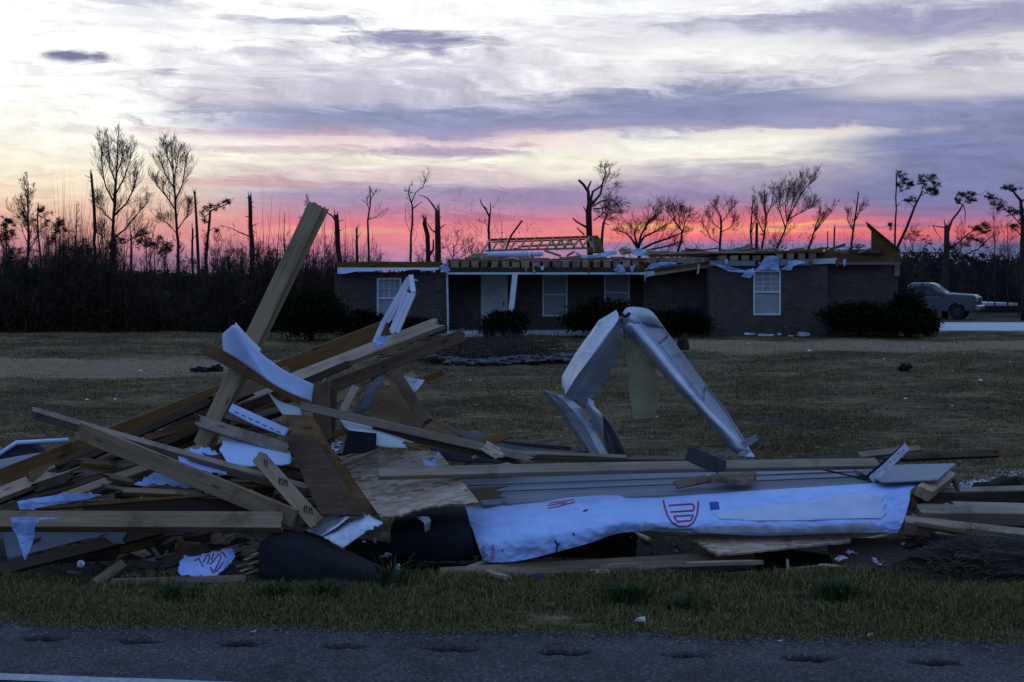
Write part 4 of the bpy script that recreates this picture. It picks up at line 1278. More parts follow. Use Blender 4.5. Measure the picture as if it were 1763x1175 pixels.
# joist ends over the porch and the right wing: each joist runs to the back wall
for i in range(19):
    a = 777 + i * 17.4 + hrng.uniform(-1.6, 1.6)
    roof_box('joist', a, a + 12.8 + hrng.uniform(-2, 1.2), 449.5 + hrng.uniform(-1.2, 2), 460.6, 53.86 + hrng.uniform(0, .06), 8.8, MT['wood'] if i % 3 else MT['wood_grey'], hrng.uniform(-.3, .3))
roof_box('top_plate', 768, 1112, 446.6, 449.2, 53.9, .3, MT['wood_red'], .5)
roof_box('rim_board', 772, 1108, 449.4, 460.4, 54.3, .05, MT['wood_red'])
for i in range(7):
    a = 1120 + i * 15.6
    roof_box('joist', a, a + 10, 443, 453, 54.3, 8.2, MT['wood'])
for i in range(5):
    a = 1238 + i * 19.5
    roof_box('joist', a, a + 13, 440.5, 449, 53.4, 9.2, MT['wood'], .5)
for i in range(4):
    a = 1337 + i * 19
    roof_box('joist', a, a + 11, 436.5, 446, 53.4, 9.2, MT['wood'], .6)
roof_box('rim_board', 1118, 1224, 438, 443, 54.28, .04, MT['wood_red'], 1.5)
roof_box('sheathing', 1222, 1300, 449.3, 458, 53.38, .06, MT['siding'], 0)
roof_box('sheathing', 1343, 1398, 447, 458, 53.38, .06, MT['siding'], 1)
roof_box('top_plate', 1118, 1300, 434, 437.4, 53.36, .12, MT['wood'], 1.5)
roof_box('top_plate', 1300, 1412, 433, 436.4, 53.34, .12, MT['wood_red'], 2.5)
roof_box('rim_board', 1395, 1550, 436.5, 452, 54.2, .06, MT['wood_red'], 1)
roof_box('roof_deck', 1222, 1424, 435.5, 438, 53.6, 9.2, MT['wood_dark'], 2)
roof_box('shingle_strip', 1462, 1524, 429.5, 437, 54.1, .09, MT['shingle'], 0)
roof_box('roof_deck', 1426, 1545, 437, 441, 54.27, 8.6, MT['wood_dark'], 0)
roof_box('torn_fascia', 1397, 1441, 446, 455.5, 53.9, .03, MT['vinyl_trim'], 1.5)
roof_box('fascia_board', 1441, 1552, 451.5, 456, 54.12, .05, MT['wood_grey'], 0)
roof_box('long_batten', 1545, 1655, 434.6, 437, 55.2, .06, MT['wood_dark'], 0)
roof_box('corner_post', 1540, 1549, 456, 476, 54.5, .12, MT['wood_grey'], 0)
# collapsed eave over the third bay
m = MB(); m.prism([P(1106, 474, 54.3), P(1228, 457, 54.2), P(1228, 449, 54.2), P(1106, 466, 54.3)], (0, .12, 0)); m.build('fallen_eave', MT['wood_red'], house)
m = MB(); m.prism([P(1108, 478, 54.24), P(1226, 460, 54.14), P(1226, 456.4, 54.14), P(1108, 472, 54.24)], (0, .03, 0)); m.build('eave_trim', MT['wood_grey'], house)
m = MB(); m.prism([P(1106, 465.6, 54.28), P(1228, 448.6, 54.18), P(1222, 443, 55.0), P(1118, 459, 55.0)], (0, .04, -.03)); m.build('eave_deck', MT['siding'], house)
m = MB(); m.prism([P(1109, 468, 54.2), P(1126, 467, 54.2), P(1128, 473, 54.2), P(1112, 478, 54.2), P(1110, 486, 54.2)], (0, .02, 0)); m.build('torn_fascia', MT['vinyl_trim'], house)
m = MB(); m.prism([P(1202, 455, 54.0), P(1204.6, 455, 54.0), P(1202.6, 472, 54.0), P(1200, 472, 54.0)], (0, .03, 0)); m.build('loose_strip', MT['vinyl_trim'], house)
m = MB(); m.prism([P(1492, 383, 54.4), P(1498, 386, 54.4), P(1501, 391, 54.4), P(1549, 432, 54.4), P(1549, 437, 54.4), P(1500, 437, 54.4), P(1500.5, 398, 54.4), P(1494, 391, 54.4)], (0, .05, 0)); m.build('gable_remnant', MT['wood_red'], house)
m = MB(); m.bar(P(1491, 383, 54.36), P(1550, 432, 54.36), .09, .05, (0, 1, 0)); m.build('rake_board', MT['wood_dark'], house)
# truss remnant
TY = 59.5
tr = MB(); tr.bar(P(842, 413.5, TY), P(1030, 407.8, TY), .11, .05); tr.build('ridge_board', MT['wood_red'], house)
tr = MB(); tr.bar(P(836, 432, TY - 1.1), P(1012, 427.5, TY - 1.1), .09, .05); tr.build('purlin', MT['wood'], house)
tr = MB(); tr.bar(P(892, 425, TY - .5), P(990, 420.5, TY - .5), .09, .05); tr.build('purlin', MT['wood'], house)
tr = MB(); tr.bar(P(846, 417.5, TY + .12), P(1008, 412.5, TY + .12), .06, .05); tr.build('purlin', MT['wood_red'], house)
for i in range(12):
    a = 843 + i * 15.6
    yt_ = 413.5 - (a - 842) * .030
    MB().bar(P(a + .5, yt_ - .5, TY), P(a - 11.5, yt_ + 19.5 - i * .25, TY - 1.15), .085, .045, (1, 0, 0)).build('rafter', MT['wood_grey'] if i % 2 else MT['wood'], house)
for i in range(5):
    a = 949 + i * 15.6
    yt_ = 413.5 - (a - 842) * .030
    MB().bar(P(a + .5, yt_ + 2, TY + .06), P(a + 9, yt_ + 18, TY - .9), .085, .045, (1, 0, 0)).build('truss_web', MT['wood'], house)
m = MB(); m.prism([P(1013, 434, TY), P(1022, 408, TY), P(1029, 406.5, TY), P(1035, 413, TY), P(1041, 434, TY)], (0, .9, -.05)); m.build('roof_deck', MT['wood_red'], house)
m = MB(); m.bar(P(1020, 409, TY - .05), P(1023, 434, TY - .4), .07, .04, (1, 0, 0)); m.build('rafter', MT['wood_grey'], house)
m = MB(); m.bar(P(938, 432, 57), P(965, 441, 56), .09, .04); m.bar(P(976, 441, 57), P(988, 434, 57.4), .09, .04); m.build('broken_rafter', MT['wood'], house)
for i in range(40):                             # loose splintered lumber on the joists
    px_ = hrng.uniform(1090, 1500); Y_ = hrng.uniform(53.4, 57); py_ = hrng.uniform(429, 437)
    L_ = hrng.uniform(14, 48)
    MB().bar(P(px_, py_, Y_), P(px_ + L_, py_ + hrng.uniform(-9, 6), Y_ + hrng.uniform(0, .5)), hrng.uniform(.05, .12), .04).build('broken_rafter', MT[hrng.choice(['wood', 'wood_red', 'wood_grey'])], house)
for i in range(22):
    px_ = hrng.uniform(770, 1080); Y_ = hrng.uniform(54.3, 57); py_ = hrng.uniform(444, 447)
    MB().bar(P(px_, py_, Y_), P(px_ + hrng.uniform(20, 60), py_ + hrng.uniform(-7, 3), Y_ + .3), hrng.uniform(.04, .1), .04).build('broken_rafter', MT[hrng.choice(['wood', 'wood_red', 'wood_grey'])], house)


def crumple(name, label, cat, pts, Y_, mat, n=9, amp=.06, thick=.02, seed=1, parent=None, group=None):
    """draped scrap: photo-pixel polygon filled with a crinkled grid, given thickness by Solidify"""
    rr = random.Random(seed)
    xs_ = [p[0] for p in pts]; ys_ = [p[1] for p in pts]
    x0, x1, y0, y1 = min(xs_), max(xs_), min(ys_), max(ys_)

    def inside(x, y):
        c = False
        for i in range(len(pts)):
            (ax, ay), (bx, by) = pts[i], pts[i - 1]
            if (ay > y) != (by > y) and x < (bx - ax) * (y - ay) / (by - ay) + ax: c = not c
        return c
    bm = bmesh.new()
    sx_ = (x1 - x0) / n; m_ = max(3, int((y1 - y0) / sx_ * 1.0)); sy_ = (y1 - y0) / m_
    vv = [bm.verts.new(P(x, y, Y_)) for x, y in pts]
    fc = bm.faces.new(vv)
    for i in range(1, n):
        g = bm.verts[:] + bm.edges[:] + bm.faces[:]
        bmesh.ops.bisect_plane(bm, geom=g, plane_co=P(x0 + sx_ * i, y0, Y_), plane_no=(1, 0, rr.uniform(-.5, .5)))
    for i in range(1, m_):
        g = bm.verts[:] + bm.edges[:] + bm.faces[:]
        bmesh.ops.bisect_plane(bm, geom=g, plane_co=P(x0, y0 + sy_ * i, Y_), plane_no=(rr.uniform(-.5, .5), 0, 1))
    bmesh.ops.triangulate(bm, faces=bm.faces[:])
    bm.normal_update()
    for v_ in bm.verts:
        p = v_.co * (1.4 / max(amp, .01) * .12)
        v_.co.y += amp * 2.2 * mnoise.noise(p + Vector((seed * 3.1, 0, 0))) + rr.uniform(-.3, .3) * amp
    bm.verts.index_update()
    V_ = [v_.co.copy() for v_ in bm.verts]; F_ = [[q.index for q in f_.verts] for f_ in bm.faces]
    bm.free()
    o = mesh(name, V_, F_, mat, parent)
    so_ = o.modifiers.new('thickness', 'SOLIDIFY'); so_.thickness = thick; so_.offset = 0
    if parent is None: tag(o, label, cat, group)
    return o


crumple('wrap_scrap', '', '', [(1222, 452), (1240, 456), (1282, 466), (1298, 462), (1299, 470), (1292, 479), (1276, 477), (1282, 470), (1256, 468)], 53.2, MT['wrap'], 10, .05, seed=2, parent=house)
crumple('wrap_scrap', '', '', [(1300, 466), (1308, 458), (1318, 443), (1330, 440), (1341, 445), (1342, 466), (1322, 464)], 53.15, MT['wrap'], 8, .06, seed=3, parent=house)
crumple('wrap_scrap', '', '', [(1344, 464), (1358, 456), (1356, 450), (1372, 448), (1388, 452), (1366, 458), (1362, 466)], 53.15, MT['wrap'], 8, .05, seed=4, parent=house)
crumple('wrap_scrap', '', '', [(1113, 462), (1120, 455), (1140, 451), (1166, 452), (1164, 455), (1136, 458), (1122, 464)], 54.2, MT['wrap'], 8, .05, seed=5, parent=house)
crumple('wrap_scrap', '', '', [(1056, 466), (1064, 456), (1072, 456), (1077, 468), (1070, 471), (1064, 469)], 53.7, MT['wrap'], 7, .06, seed=6, parent=house)
crumple('wrap_scrap', '', '', [(756, 460), (764, 455), (772, 460), (776, 466), (766, 470), (760, 466)], 53.4, MT['wrap'], 6, .06, seed=7, parent=house)


for i in range(16):                             # shreds hanging from the eave
    px_ = hrng.choice((hrng.uniform(776, 1100), hrng.uniform(1230, 1540))); y0_ = 459 if px_ < 1110 else 448
    w_, h_ = hrng.uniform(3, 9), hrng.uniform(5, 15)
    crumple('hanging_shred', '', '', [(px_, y0_), (px_ + w_, y0_ - 2), (px_ + w_ * .8, y0_ + h_ * .6), (px_ + w_ * .35, y0_ + h_), (px_ + w_ * .1, y0_ + h_ * .5)], 53.72 if px_ < 1110 else 53.3, MT[hrng.choice(['wood_grey', 'wrap', 'shingle', 'wood_red', 'insul'])], 4, .05, seed=300 + i, parent=house)


def lump(name, label, cat, c, R_, mat, seed, group=None, n=14):
    rr = random.Random(seed)
    bm = bmesh.new()
    bmesh.ops.create_icosphere(bm, subdivisions=3, radius=1)
    for v_ in bm.verts:
        k = 1 + .55 * mnoise.noise(v_.co * 1.9 + Vector((seed, 0, 0))) + .5 * mnoise.noise(v_.co * 4.3 + Vector((0, seed, 0)))
        v_.co = Vector(c) + Vector((v_.co.x * R_[0], v_.co.y * R_[1], v_.co.z * R_[2])) * k
    bm.verts.index_update()
    V_ = [v_.co.copy() for v_ in bm.verts]; F_ = [[q.index for q in f_.verts] for f_ in bm.faces]
    bm.free()
    o = mesh(name, V_, F_, MT[mat])
    return tag(o, label, cat, group)


# rolls, sheets and insulation lying loose on the joists
RZ0 = hz(449.5, 53.9)
m = MB(); m.tube([P(832, 439.5, 55.6), P(870, 438.5, 55.6), P(911, 438, 55.6)], [.12, .125, .13], 10); tag(m.build('insulation_roll', MT['white_sheet'], None, True), 'long pale blue white roll lying on the joists under the trusses', 'roll')
m = MB(); m.tube([P(914, 438, 55.7), P(930, 437.5, 55.5)], .11, 10); m.tube([P(929.5, 437.5, 55.51), P(933, 437.5, 55.45)], .09, 10); tag(m.build('insulation_roll', MT['white_sheet'], None, True), 'short white roll with a dark end beside the long roll on the roof', 'roll')
crumple('plastic_sheet', 'white plastic strip drooping across the joists right of the trusses', 'sheet', [(990, 433), (1004, 440), (1020, 440), (1046, 433), (1062, 432), (1062, 438), (1040, 443), (1008, 445), (994, 442)], 55.0, MT['white_sheet'], 9, .05, .03, 21)
crumple('plastic_sheet', 'crumpled white sheet beside yellow insulation at the roof bend', 'sheet', [(1086, 430), (1102, 428), (1114, 432), (1116, 440), (1098, 441), (1088, 438)], 54.6, MT['white_sheet'], 7, .06, .03, 22)
lump('insulation_clump', 'yellow insulation clump on the joists above the window with no curtain', 'insulation', P(1076, 432, 54.8), (.22, .2, .16), 'insul', 1)
lump('insulation_clump', 'pale insulation heap at the left foot of the trusses', 'insulation', P(822, 442, 55.0), (.33, .25, .15), 'insul', 2)
lump('insulation_clump', 'small insulation tuft at the roof bend right of the crumpled sheet', 'insulation', P(1118, 436, 54.5), (.14, .12, .12), 'insul', 3)
lump('insulation_clump', 'yellow insulation scrap on the fallen eave', 'insulation', P(1158, 447, 54.5), (.17, .1, .1), 'insul', 4)
lump('insulation_clump', 'insulation scrap beside the torn gable end', 'insulation', P(1478, 424, 55.0), (.2, .15, .10), 'insul', 5)
crumple('plastic_sheet', 'small white sheet on the joists left of the torn gable end', 'sheet', [(1446, 431), (1452, 425), (1462, 424), (1461, 430)], 54.6, MT['white_sheet'], 5, .04, .03, 23)


# ------------------------------------------------------------------ shrubs
def shrub(label, Y_, px0, px1, ptop, n, seed, depth=1.2, leaf=.085, name='shrub', pbot=None, cat='shrub', sprigs=60):
    rr = np.random.default_rng(seed)
    x0, x1 = hx(px0, Y_), hx(px1, Y_)
    zt = hz(ptop, Y_)
    cxm, hw = (x0 + x1) / 2, (x1 - x0) / 2
    root = empty(name, (cxm, Y_, 0), label, cat)
    st_ = MB()
    pr = random.Random(seed)
    for k in range(9):
        a = Vector((cxm + pr.uniform(-.15, .15), Y_ + pr.uniform(-.15, .15), -.02))
        st_.tube([a, a + Vector((pr.uniform(-.4, .4) * hw, pr.uniform(-.3, .3), zt * .5)), Vector((cxm + pr.uniform(-.8, .8) * hw, Y_ + pr.uniform(-.5, .5) * depth, zt * pr.uniform(.65, .9)))], [.03, .02, .008], 4)
    st_.build('stem', MT['twig'], root)
    # leaf clusters on a lumpy shell
    nc = max(30, n // 45)
    th = rr.uniform(0, 2 * np.pi, nc); ph = np.arccos(rr.uniform(-.75, 1, nc))
    rad = rr.uniform(.55, 1.0, nc) ** .6
    rad = rad * (.84 + .20 * np.sin(3 * th + seed) * np.sin(2.6 * ph + seed * 2) + .16 * np.sin(7 * th + seed * 3) * np.sin(5 * ph))
    c = np.stack([cxm + hw * rad * np.sin(ph) * np.cos(th), Y_ + depth * rad * np.sin(ph) * np.sin(th), zt * .5 + zt * .5 * rad * np.cos(ph) * rr.uniform(.85, 1.08, nc)], 1)
    k = rr.integers(0, nc, n)
    p = c[k] + rr.normal(0, 1, (n, 3)) * np.array([hw * .14, depth * .14, zt * .08])
    extra = rr.integers(0, nc, sprigs)                     # shoots that break the outline
    pe = c[extra] + np.stack([rr.normal(0, .05, sprigs), rr.normal(0, .05, sprigs), rr.uniform(0, .22, sprigs)], 1)
    p = np.concatenate([p, pe])
    p[:, 2] = np.maximum(p[:, 2], .02)
    a = rr.normal(0, 1, p.shape); a /= np.linalg.norm(a, axis=1)[:, None]
    b = np.cross(a, rr.normal(0, 1, p.shape)); b /= np.linalg.norm(b, axis=1)[:, None]
    s_ = leaf * rr.uniform(.6, 1.3, len(p))[:, None]
    v = np.stack([p - b * s_ * .4, p + a * s_ * .55 - b * 0, p + b * s_ * .4, p - a * s_ * .55], 1).reshape(-1, 3) - np.array([cxm, Y_, 0])
    o = fast_mesh('foliage', v, np.arange(len(v)).reshape(-1, 4), MT['leaf_dark'])
    o.parent = root
    return root


shrub('large rounded dark evergreen shrub at the left corner of the house', 50.0, 472, 602, 497, 14000, 1, 1.5)
shrub('low dark shrub under the left window', 52.6, 585, 668, 534, 6000, 2, .8)
shrub('low dark shrub between the left window and the downspout', 52.8, 664, 764, 546, 6000, 3, .7)
shrub('dark shrub growing in front of the front door', 50.5, 826, 912, 534, 7000, 4, .9)
shrub('broad dark shrub under the right porch window', 52.5, 972, 1112, 516, 10000, 5, 1.0)
shrub('clipped dark shrub in front of the bay with the fallen eave', 52.8, 1106, 1226, 530, 9000, 6, .8)
shrub('wide dark shrub against the right end wall of the house', 52.6, 1412, 1556, 518, 11000, 7, 1.0)
shrub('tall dark shrub at the right corner of the house in front of the truck', 53.6, 1538, 1592, 494, 7000, 8, 1.1)
shrub('rounded lower half of the corner shrub overlapping the truck wheel', 53.2, 1574, 1618, 532, 4000, 10, .8)
shrub('low spilling shrub at the foot of the right corner shrub', 52.0, 1536, 1590, 540, 4000, 9, .7)


# ------------------------------------------------------------------ pickup truck
MT['hood_sky_sheen'] = plain('hood_sky_sheen', (0.34, 0.35, 0.38), (0.42, 0.43, 0.46), 0.22, 2, 0, spec=0.6)  # pale tone painted for the sky's sheen on the hood
truck = empty('pickup_truck', (23.35, 77.4, 0), 'dark blue grey pickup truck with sky-sheen painted roof parked behind the right corner shrub', 'pickup truck', None, math.radians(-27))
truck.scale = (1, 1, 1.08)
TM = Matrix.Translation((23.35, 77.4, 0)) @ Matrix.Rotation(math.radians(-27), 4, 'Z')


def tpart(name, bm, mat, parent=None, smooth=False):
    me = bpy.data.meshes.new(name)
    bm.to_mesh(me); bm.free()
    me.materials.append(MT[mat])
    if smooth: me.polygons.foreach_set('use_smooth', [True] * len(me.polygons))
    o = link(bpy.data.objects.new(name, me))
    o.parent = parent or truck
    return o


def prof(poly, y0, y1, inset=0.0, bev=0.04):
    """side profile in x,z pushed across the width; inset narrows the top edge (tumblehome)"""
    bm = bmesh.new()
    zs_ = [z for _, z in poly]; z0, z1 = min(zs_), max(zs_)
    rows_ = []
    for s_, yy in ((1, y0), (-1, y1)):
        rows_.append([bm.verts.new((x, yy + s_ * inset * (z - z0) / max(z1 - z0, .01), z)) for x, z in poly])
    n_ = len(poly)
    bm.faces.new(rows_[0]); bm.faces.new(rows_[1][::-1])
    for i in range(n_):
        bm.faces.new((rows_[0][(i + 1) % n_], rows_[0][i], rows_[1][i], rows_[1][(i + 1) % n_]))
    bmesh.ops.recalc_face_normals(bm, faces=bm.faces[:])
    if bev: bmesh.ops.bevel(bm, geom=bm.edges[:], offset=bev, segments=2, affect='EDGES', profile=.5)
    return bm


def arch(cx_, r_, n_=8): return [(cx_ + r_ * math.cos(math.pi * (1 - i / n_)), .42 + r_ * math.sin(math.pi * (1 - i / n_)) * .95) for i in range(n_ + 1)]


low = [(-2.9, .55), (-2.2, .45)] + arch(-1.62, .45) + [(-1.1, .42), (1.15, .42)] + arch(1.72, .45) + [(2.25, .45), (2.72, .5), (2.78, .75), (2.78, 1.14), (2.62, 1.24), (1.15, 1.31), (1.0, 1.2), (-.95, 1.2), (-2.9, 1.18)]
tpart('body', prof(low, -.98, .98, .06, .03), 'truck_paint')
cab = [(-1.0, 1.18), (1.22, 1.26), (.46, 1.80), (.2, 1.87), (-.62, 1.87), (-.96, 1.76)]
tpart('cab', prof(cab, -.93, .93, .17, .03), 'truck_paint')
roof = [(.50, 1.80), (.2, 1.89), (-.62, 1.89), (-.97, 1.78), (-.62, 1.84), (.2, 1.84)]
tpart('roof_panel', prof(roof, -.80, .80, .02, .012), 'truck_sky_sheen')  # overlay panel carrying the painted sky reflection
bm = bmesh.new()
q = [bm.verts.new(p) for p in ((1.20, -.84, 1.30), (1.20, .84, 1.30), (.50, .74, 1.80), (.50, -.74, 1.80))]
bm.faces.new(q); bmesh.ops.solidify(bm, geom=bm.faces[:], thickness=.02)
tpart('windscreen', bm, 'truck_sky_sheen')  # pale colour stands for the sky reflected in the glass
for s_ in (-1, 1):
    bm = bmesh.new()
    q = [bm.verts.new((x, s_ * (.945 - .17 * (z - 1.18) / .65), z)) for x, z in ((-.85, 1.25), (.92, 1.25), (.36, 1.69), (-.6, 1.74))]
    bm.faces.new(q); bmesh.ops.solidify(bm, geom=bm.faces[:], thickness=.02)
    tpart('side_window', bm, 'glass')
    tpart('headlight', prof([(2.5, .92), (2.80, .92), (2.80, 1.12), (2.5, 1.14)], s_ * .70 - .2, s_ * .70 + .2, 0, .02), 'lens')
    tpart('mirror', prof([(.82, 1.24), (1.0, 1.24), (1.0, 1.42), (.84, 1.42)], s_ * 1.06 - .07, s_ * 1.06 + .07, 0, .02), 'truck_paint')
tpart('grille', prof([(2.70, .80), (2.82, .80), (2.82, 1.13), (2.70, 1.13)], -.48, .48, 0, .015), 'rubber')
tpart('bumper', prof([(2.6, .48), (2.93, .5), (2.95, .70), (2.88, .74), (2.6, .74)], -.96, .96, 0, .03), 'chrome')
tpart('hood', prof([(1.12, 1.29), (2.5, 1.24), (2.72, 1.15), (2.58, 1.28), (1.25, 1.36)], -.80, .80, .06, .015), 'hood_sky_sheen')
for wx in (-1.62, 1.72):
    for s_ in (-1, 1):
        m = MB()
        pts, rad = [(wx, s_ * .80 - .13, .40), (wx, s_ * .80 - .12, .40), (wx, s_ * .80 + .12, .40), (wx, s_ * .80 + .13, .40)], [.34, .39, .39, .34]
        m.tube(pts, rad, 24)
        me = bpy.data.meshes.new('wheel'); me.from_pydata([tuple(v_) for v_ in m.v], [], m.f); me.materials.append(MT['rubber'])
        w_ = link(bpy.data.objects.new('wheel', me)); w_.parent = truck
        m = MB(); m.tube([(wx, s_ * .935, .40), (wx, s_ * .945, .40)], [.20, .17], 16)
        for k in range(6):
            a = k * math.pi / 3
            m.bar((wx, s_ * .95, .40), (wx + .19 * math.cos(a), s_ * .95, .40 + .19 * math.sin(a)), .05, .02, (0, 0, 1) if k % 3 else (0, 1, 0))
        me = bpy.data.meshes.new('rim'); me.from_pydata([tuple(v_) for v_ in m.v], [], m.f); me.materials.append(MT['shingle'])
        rm = link(bpy.data.objects.new('rim', me)); rm.parent = w_

# far slabs behind the truck
sl = MB(); sl.box(hx(1688, 92), hx(1830, 92), 92, 93.5, -.05, hz(527, 92)); tag(sl.build('foundation_wall', MT['soil']), 'low dark foundation wall of a vanished building right of the truck', 'foundation')
sl = MB(); sl.box(hx(1684, 97), hx(1752, 97), 97, 104, -.05, hz(522, 97)); tag(sl.build('concrete_slab', MT['concrete']), 'pale concrete slab behind the low dark foundation wall', 'slab')

# ------------------------------------------------------------------ planting bed, litter in the yard
yr = random.Random(17)
m = MB()
for k in range(420):
    a = yr.gauss(0, 1)
    px_, py_ = 850 + a * 75, yr.uniform(592, 628)
    Y_ = H * F / (py_ - CY)
    p = P(px_, py_, Y_) + Vector((0, 0, yr.uniform(0, .12)))
    p.z = yr.uniform(.0, .16)
    d = Vector((yr.gauss(0, .55), yr.gauss(0, .25), yr.gauss(0, .08)))
    m.tube([p, p + d * .5 + Vector((0, 0, yr.uniform(-.03, .06))), p + d], [yr.uniform(.01, .035), yr.uniform(.008, .03), .006], 4)
tag(m.build('fallen_branches', MT['bark']), 'dark litter of fallen branches in front of the porch', 'branches', kind='stuff')
m = MB()
for k in range(900):
    px_, py_ = yr.gauss(880, 55), yr.uniform(584, 616)
    Y_ = H * F / (py_ - CY)
    p = P(px_, py_, Y_); p.z = 0
    h_ = yr.uniform(.15, .65)
    m.add([p + Vector((-.008, 0, 0)), p + Vector((.008, 0, 0)), p + Vector((yr.gauss(0, .15), yr.gauss(0, .1), h_))], [(0, 1, 2)])
tag(m.build('dead_flower_stems', MT['deadleaf']), 'dry dead stems standing in the planting bed', 'dead plants', kind='stuff')
st0 = None
for k in range(24):
    a = k / 23
    px_ = 742 + a * 270 + yr.uniform(-5, 5)
    py_ = 629 - 11 * abs(a - .35) + yr.uniform(-2.5, 2.5)
    Y_ = H * F / (py_ - CY)
    if st0 is None:
        st0 = lump('edging_stone', 'flat grey stone edging the planting bed in the yard', 'stone', (hx(px_, Y_), Y_, .09), (.28, .2, .09), 'stone', 31, 'stones edging the planting bed')
        base_z = st0.location.z
    else:
        c = link(st0.copy()); c.location = (hx(px_, Y_), Y_, base_z); c.rotation_euler = (0, 0, yr.uniform(0, 6.28)); s_ = yr.uniform(.6, 1.35); c.scale = (s_, s_, yr.uniform(.6, 1.2))
scrap0 = None
sc_px = [(1290, 592), (1232, 640), (1185, 656), (1240, 636), (1300, 640), (1340, 630), (808, 656), (790, 652), (945, 640), (150, 690), (60, 706), (200, 688), (1100, 650), (1212, 604), (1395, 606), (1520, 618), (1640, 640), (1480, 668),
         (1320, 700), (940, 744), (1470, 730), (1640, 700), (820, 700), (872, 712), (1150, 640), (660, 640), (560, 652), (1690, 655), (1590, 600), (1660, 612), (1420, 650), (1050, 760), (1130, 716), (1350, 764), (240, 640), (300, 668), (100, 650), (1740, 624), (1255, 660), (1560, 690)]
for k, (px_, py_) in enumerate(sc_px):
    Y_ = H * F / (py_ - CY)
    if scrap0 is None:
        scrap0 = crumple('paper_scrap', 'small torn white scrap lying in the grass of the yard', 'scrap', [(px_ - 6, py_ - 2), (px_, py_ - 4), (px_ + 6, py_ - 1), (px_ + 3, py_ + 2), (px_ - 4, py_ + 2)], Y_, MT['paper'], 5, .03, .008, 44, group='small white scraps in the yard')
        scrap0.rotation_euler = (-1.1, 0, 0)
    else:
        c = link(scrap0.copy()); c.location = (hx(px_, Y_), Y_, gz1(hx(px_, Y_), Y_) + .01); c.rotation_euler = (yr.uniform(-1.5, -.9), yr.uniform(-.3, .3), yr.uniform(0, 6.28)); s_ = yr.uniform(.25, .7) * (Y_ / 47) ** .6; c.scale = (s_, s_, s_)
# broken white siding pieces under the gable window
for k, (a, b, y0, y1, lab) in enumerate(((1281, 1302, 573, 577, 'long white siding strip on the ground below the gable window, leftmost'), (1304, 1334, 575, 579, 'pair of jagged white siding shards below the gable window'), (1338, 1346, 573, 578, 'small upright white shard below the gable window'),
                                          (1356, 1368, 577, 580, 'small flat white shard right of the gable window'), (1372, 1396, 572, 579, 'rightmost white rubble shard by the end wall'))):
    crumple('siding_shard', lab, 'siding', [(a, y1 - 1), (a + 3, y0), (b - 4, y0 + 1), (b, y1 - 2), (b - 5, y1), (a + 6, y1)], 52.5 + .12 * k, MT['vinyl_trim'], 6, .04, .02, 60 + k)
lump('tree_stump', 'small dark stump beside the right leg of the bent metal', 'stump', (hx(1176, 43), 43, .2), (.16, .16, .26), 'bark', 71)
lump('debris_lump', 'dark lump with a pale edge on the lawn right of the bent metal', 'debris', (hx(1558, 33.5), 33.5, .07), (.15, .12, .09), 'tar', 72)
lump('debris_lump', 'dark torn lump on the dirt strip left of the leaning plank', 'debris', (hx(345, 32.5), 32.5, .07), (.22, .14, .08), 'tar', 73)
lump('debris_lump', 'second dark torn lump touching the one on the dirt strip', 'debris', (hx(372, 32.6), 32.6, .08), (.16, .12, .1), 'tar', 74)
# ------------------------------------------------------------------ debris pile helpers
from mathutils.bvhtree import BVHTree


def frame(A, axis, n):
    w = n.cross(axis)
    return Matrix(((axis.x, w.x, n.x, A.x), (axis.y, w.y, n.y, A.y), (axis.z, w.z, n.z, A.z), (0, 0, 0, 1)))


def beam_mesh(name, L_, w, t, rr, jag0, jag1, warp, ny=6):
    nx_ = max(5, int(L_ / .22))
    c = min(.004, t * .15)
    ysl = [-w / 2 + c + (w - 2 * c) * i / ny for i in range(ny + 1)]
    loop = [(y, t / 2) for y in ysl] + [(w / 2, t / 2 - c), (w / 2, -t / 2 + c)] + [(y, -t / 2) for y in reversed(ysl)] + [(-w / 2, -t / 2 + c), (-w / 2, t / 2 - c)]
    n_ = len(loop)
    def offs(j):
        if j <= .004: return [rr.uniform(-.3, .3) * j] * n_
        o = [rr.uniform(-1, .25) * j for _ in range(ny + 1)]
        o2 = [min(q + rr.uniform(-.4, .4) * j, .25 * j) for q in o]
        return o + [o[-1], o[-1]] + list(reversed(o2)) + [o[0], o[0]]
    e0, e1 = offs(jag0), offs(jag1)
    ph = rr.uniform(0, 6)
    V_, F_ = [], []
    for i in range(nx_ + 1):
        s_ = i / nx_
        x = L_ * s_
        dz, dy, tw = warp * math.sin(s_ * 3.0 + ph) * L_ * .012, warp * math.cos(s_ * 2.6 + ph) * L_ * .008, warp * .03 * math.sin(s_ * 2 + ph)
        for k, (y, z) in enumerate(loop):
            ox = -e0[k] if i == 0 else (e1[k] if i == nx_ else 0)
            V_.append((x + ox, y * math.cos(tw) - z * math.sin(tw) + dy, z * math.cos(tw) + y * math.sin(tw) + dz))
    for i in range(nx_):
        for k in range(n_):
            a = i * n_ + k; b = i * n_ + (k + 1) % n_
            F_.append((a, b, b + n_, a + n_))
    T_ = lambda i, k: i * n_ + k                         # end caps as strips of quads
    for i, flip in ((0, False), (nx_, True)):
        for k in range(ny):
            q = (T_(i, k), T_(i, 2 * ny + 3 - k), T_(i, 2 * ny + 2 - k), T_(i, k + 1))
            F_.append(q[::-1] if flip else q)
        F_.append((T_(i, ny), T_(i, ny + 3), T_(i, ny + 2), T_(i, ny + 1)))
        F_.append((T_(i, 0), T_(i, n_ - 1), T_(i, n_ - 2), T_(i, 2 * ny + 3)))
    me = bpy.data.meshes.new(name)
    me.from_pydata(V_, [], [f_[::-1] for f_ in F_])
    me.validate(); me.update()
    return me


BSEED = [100]


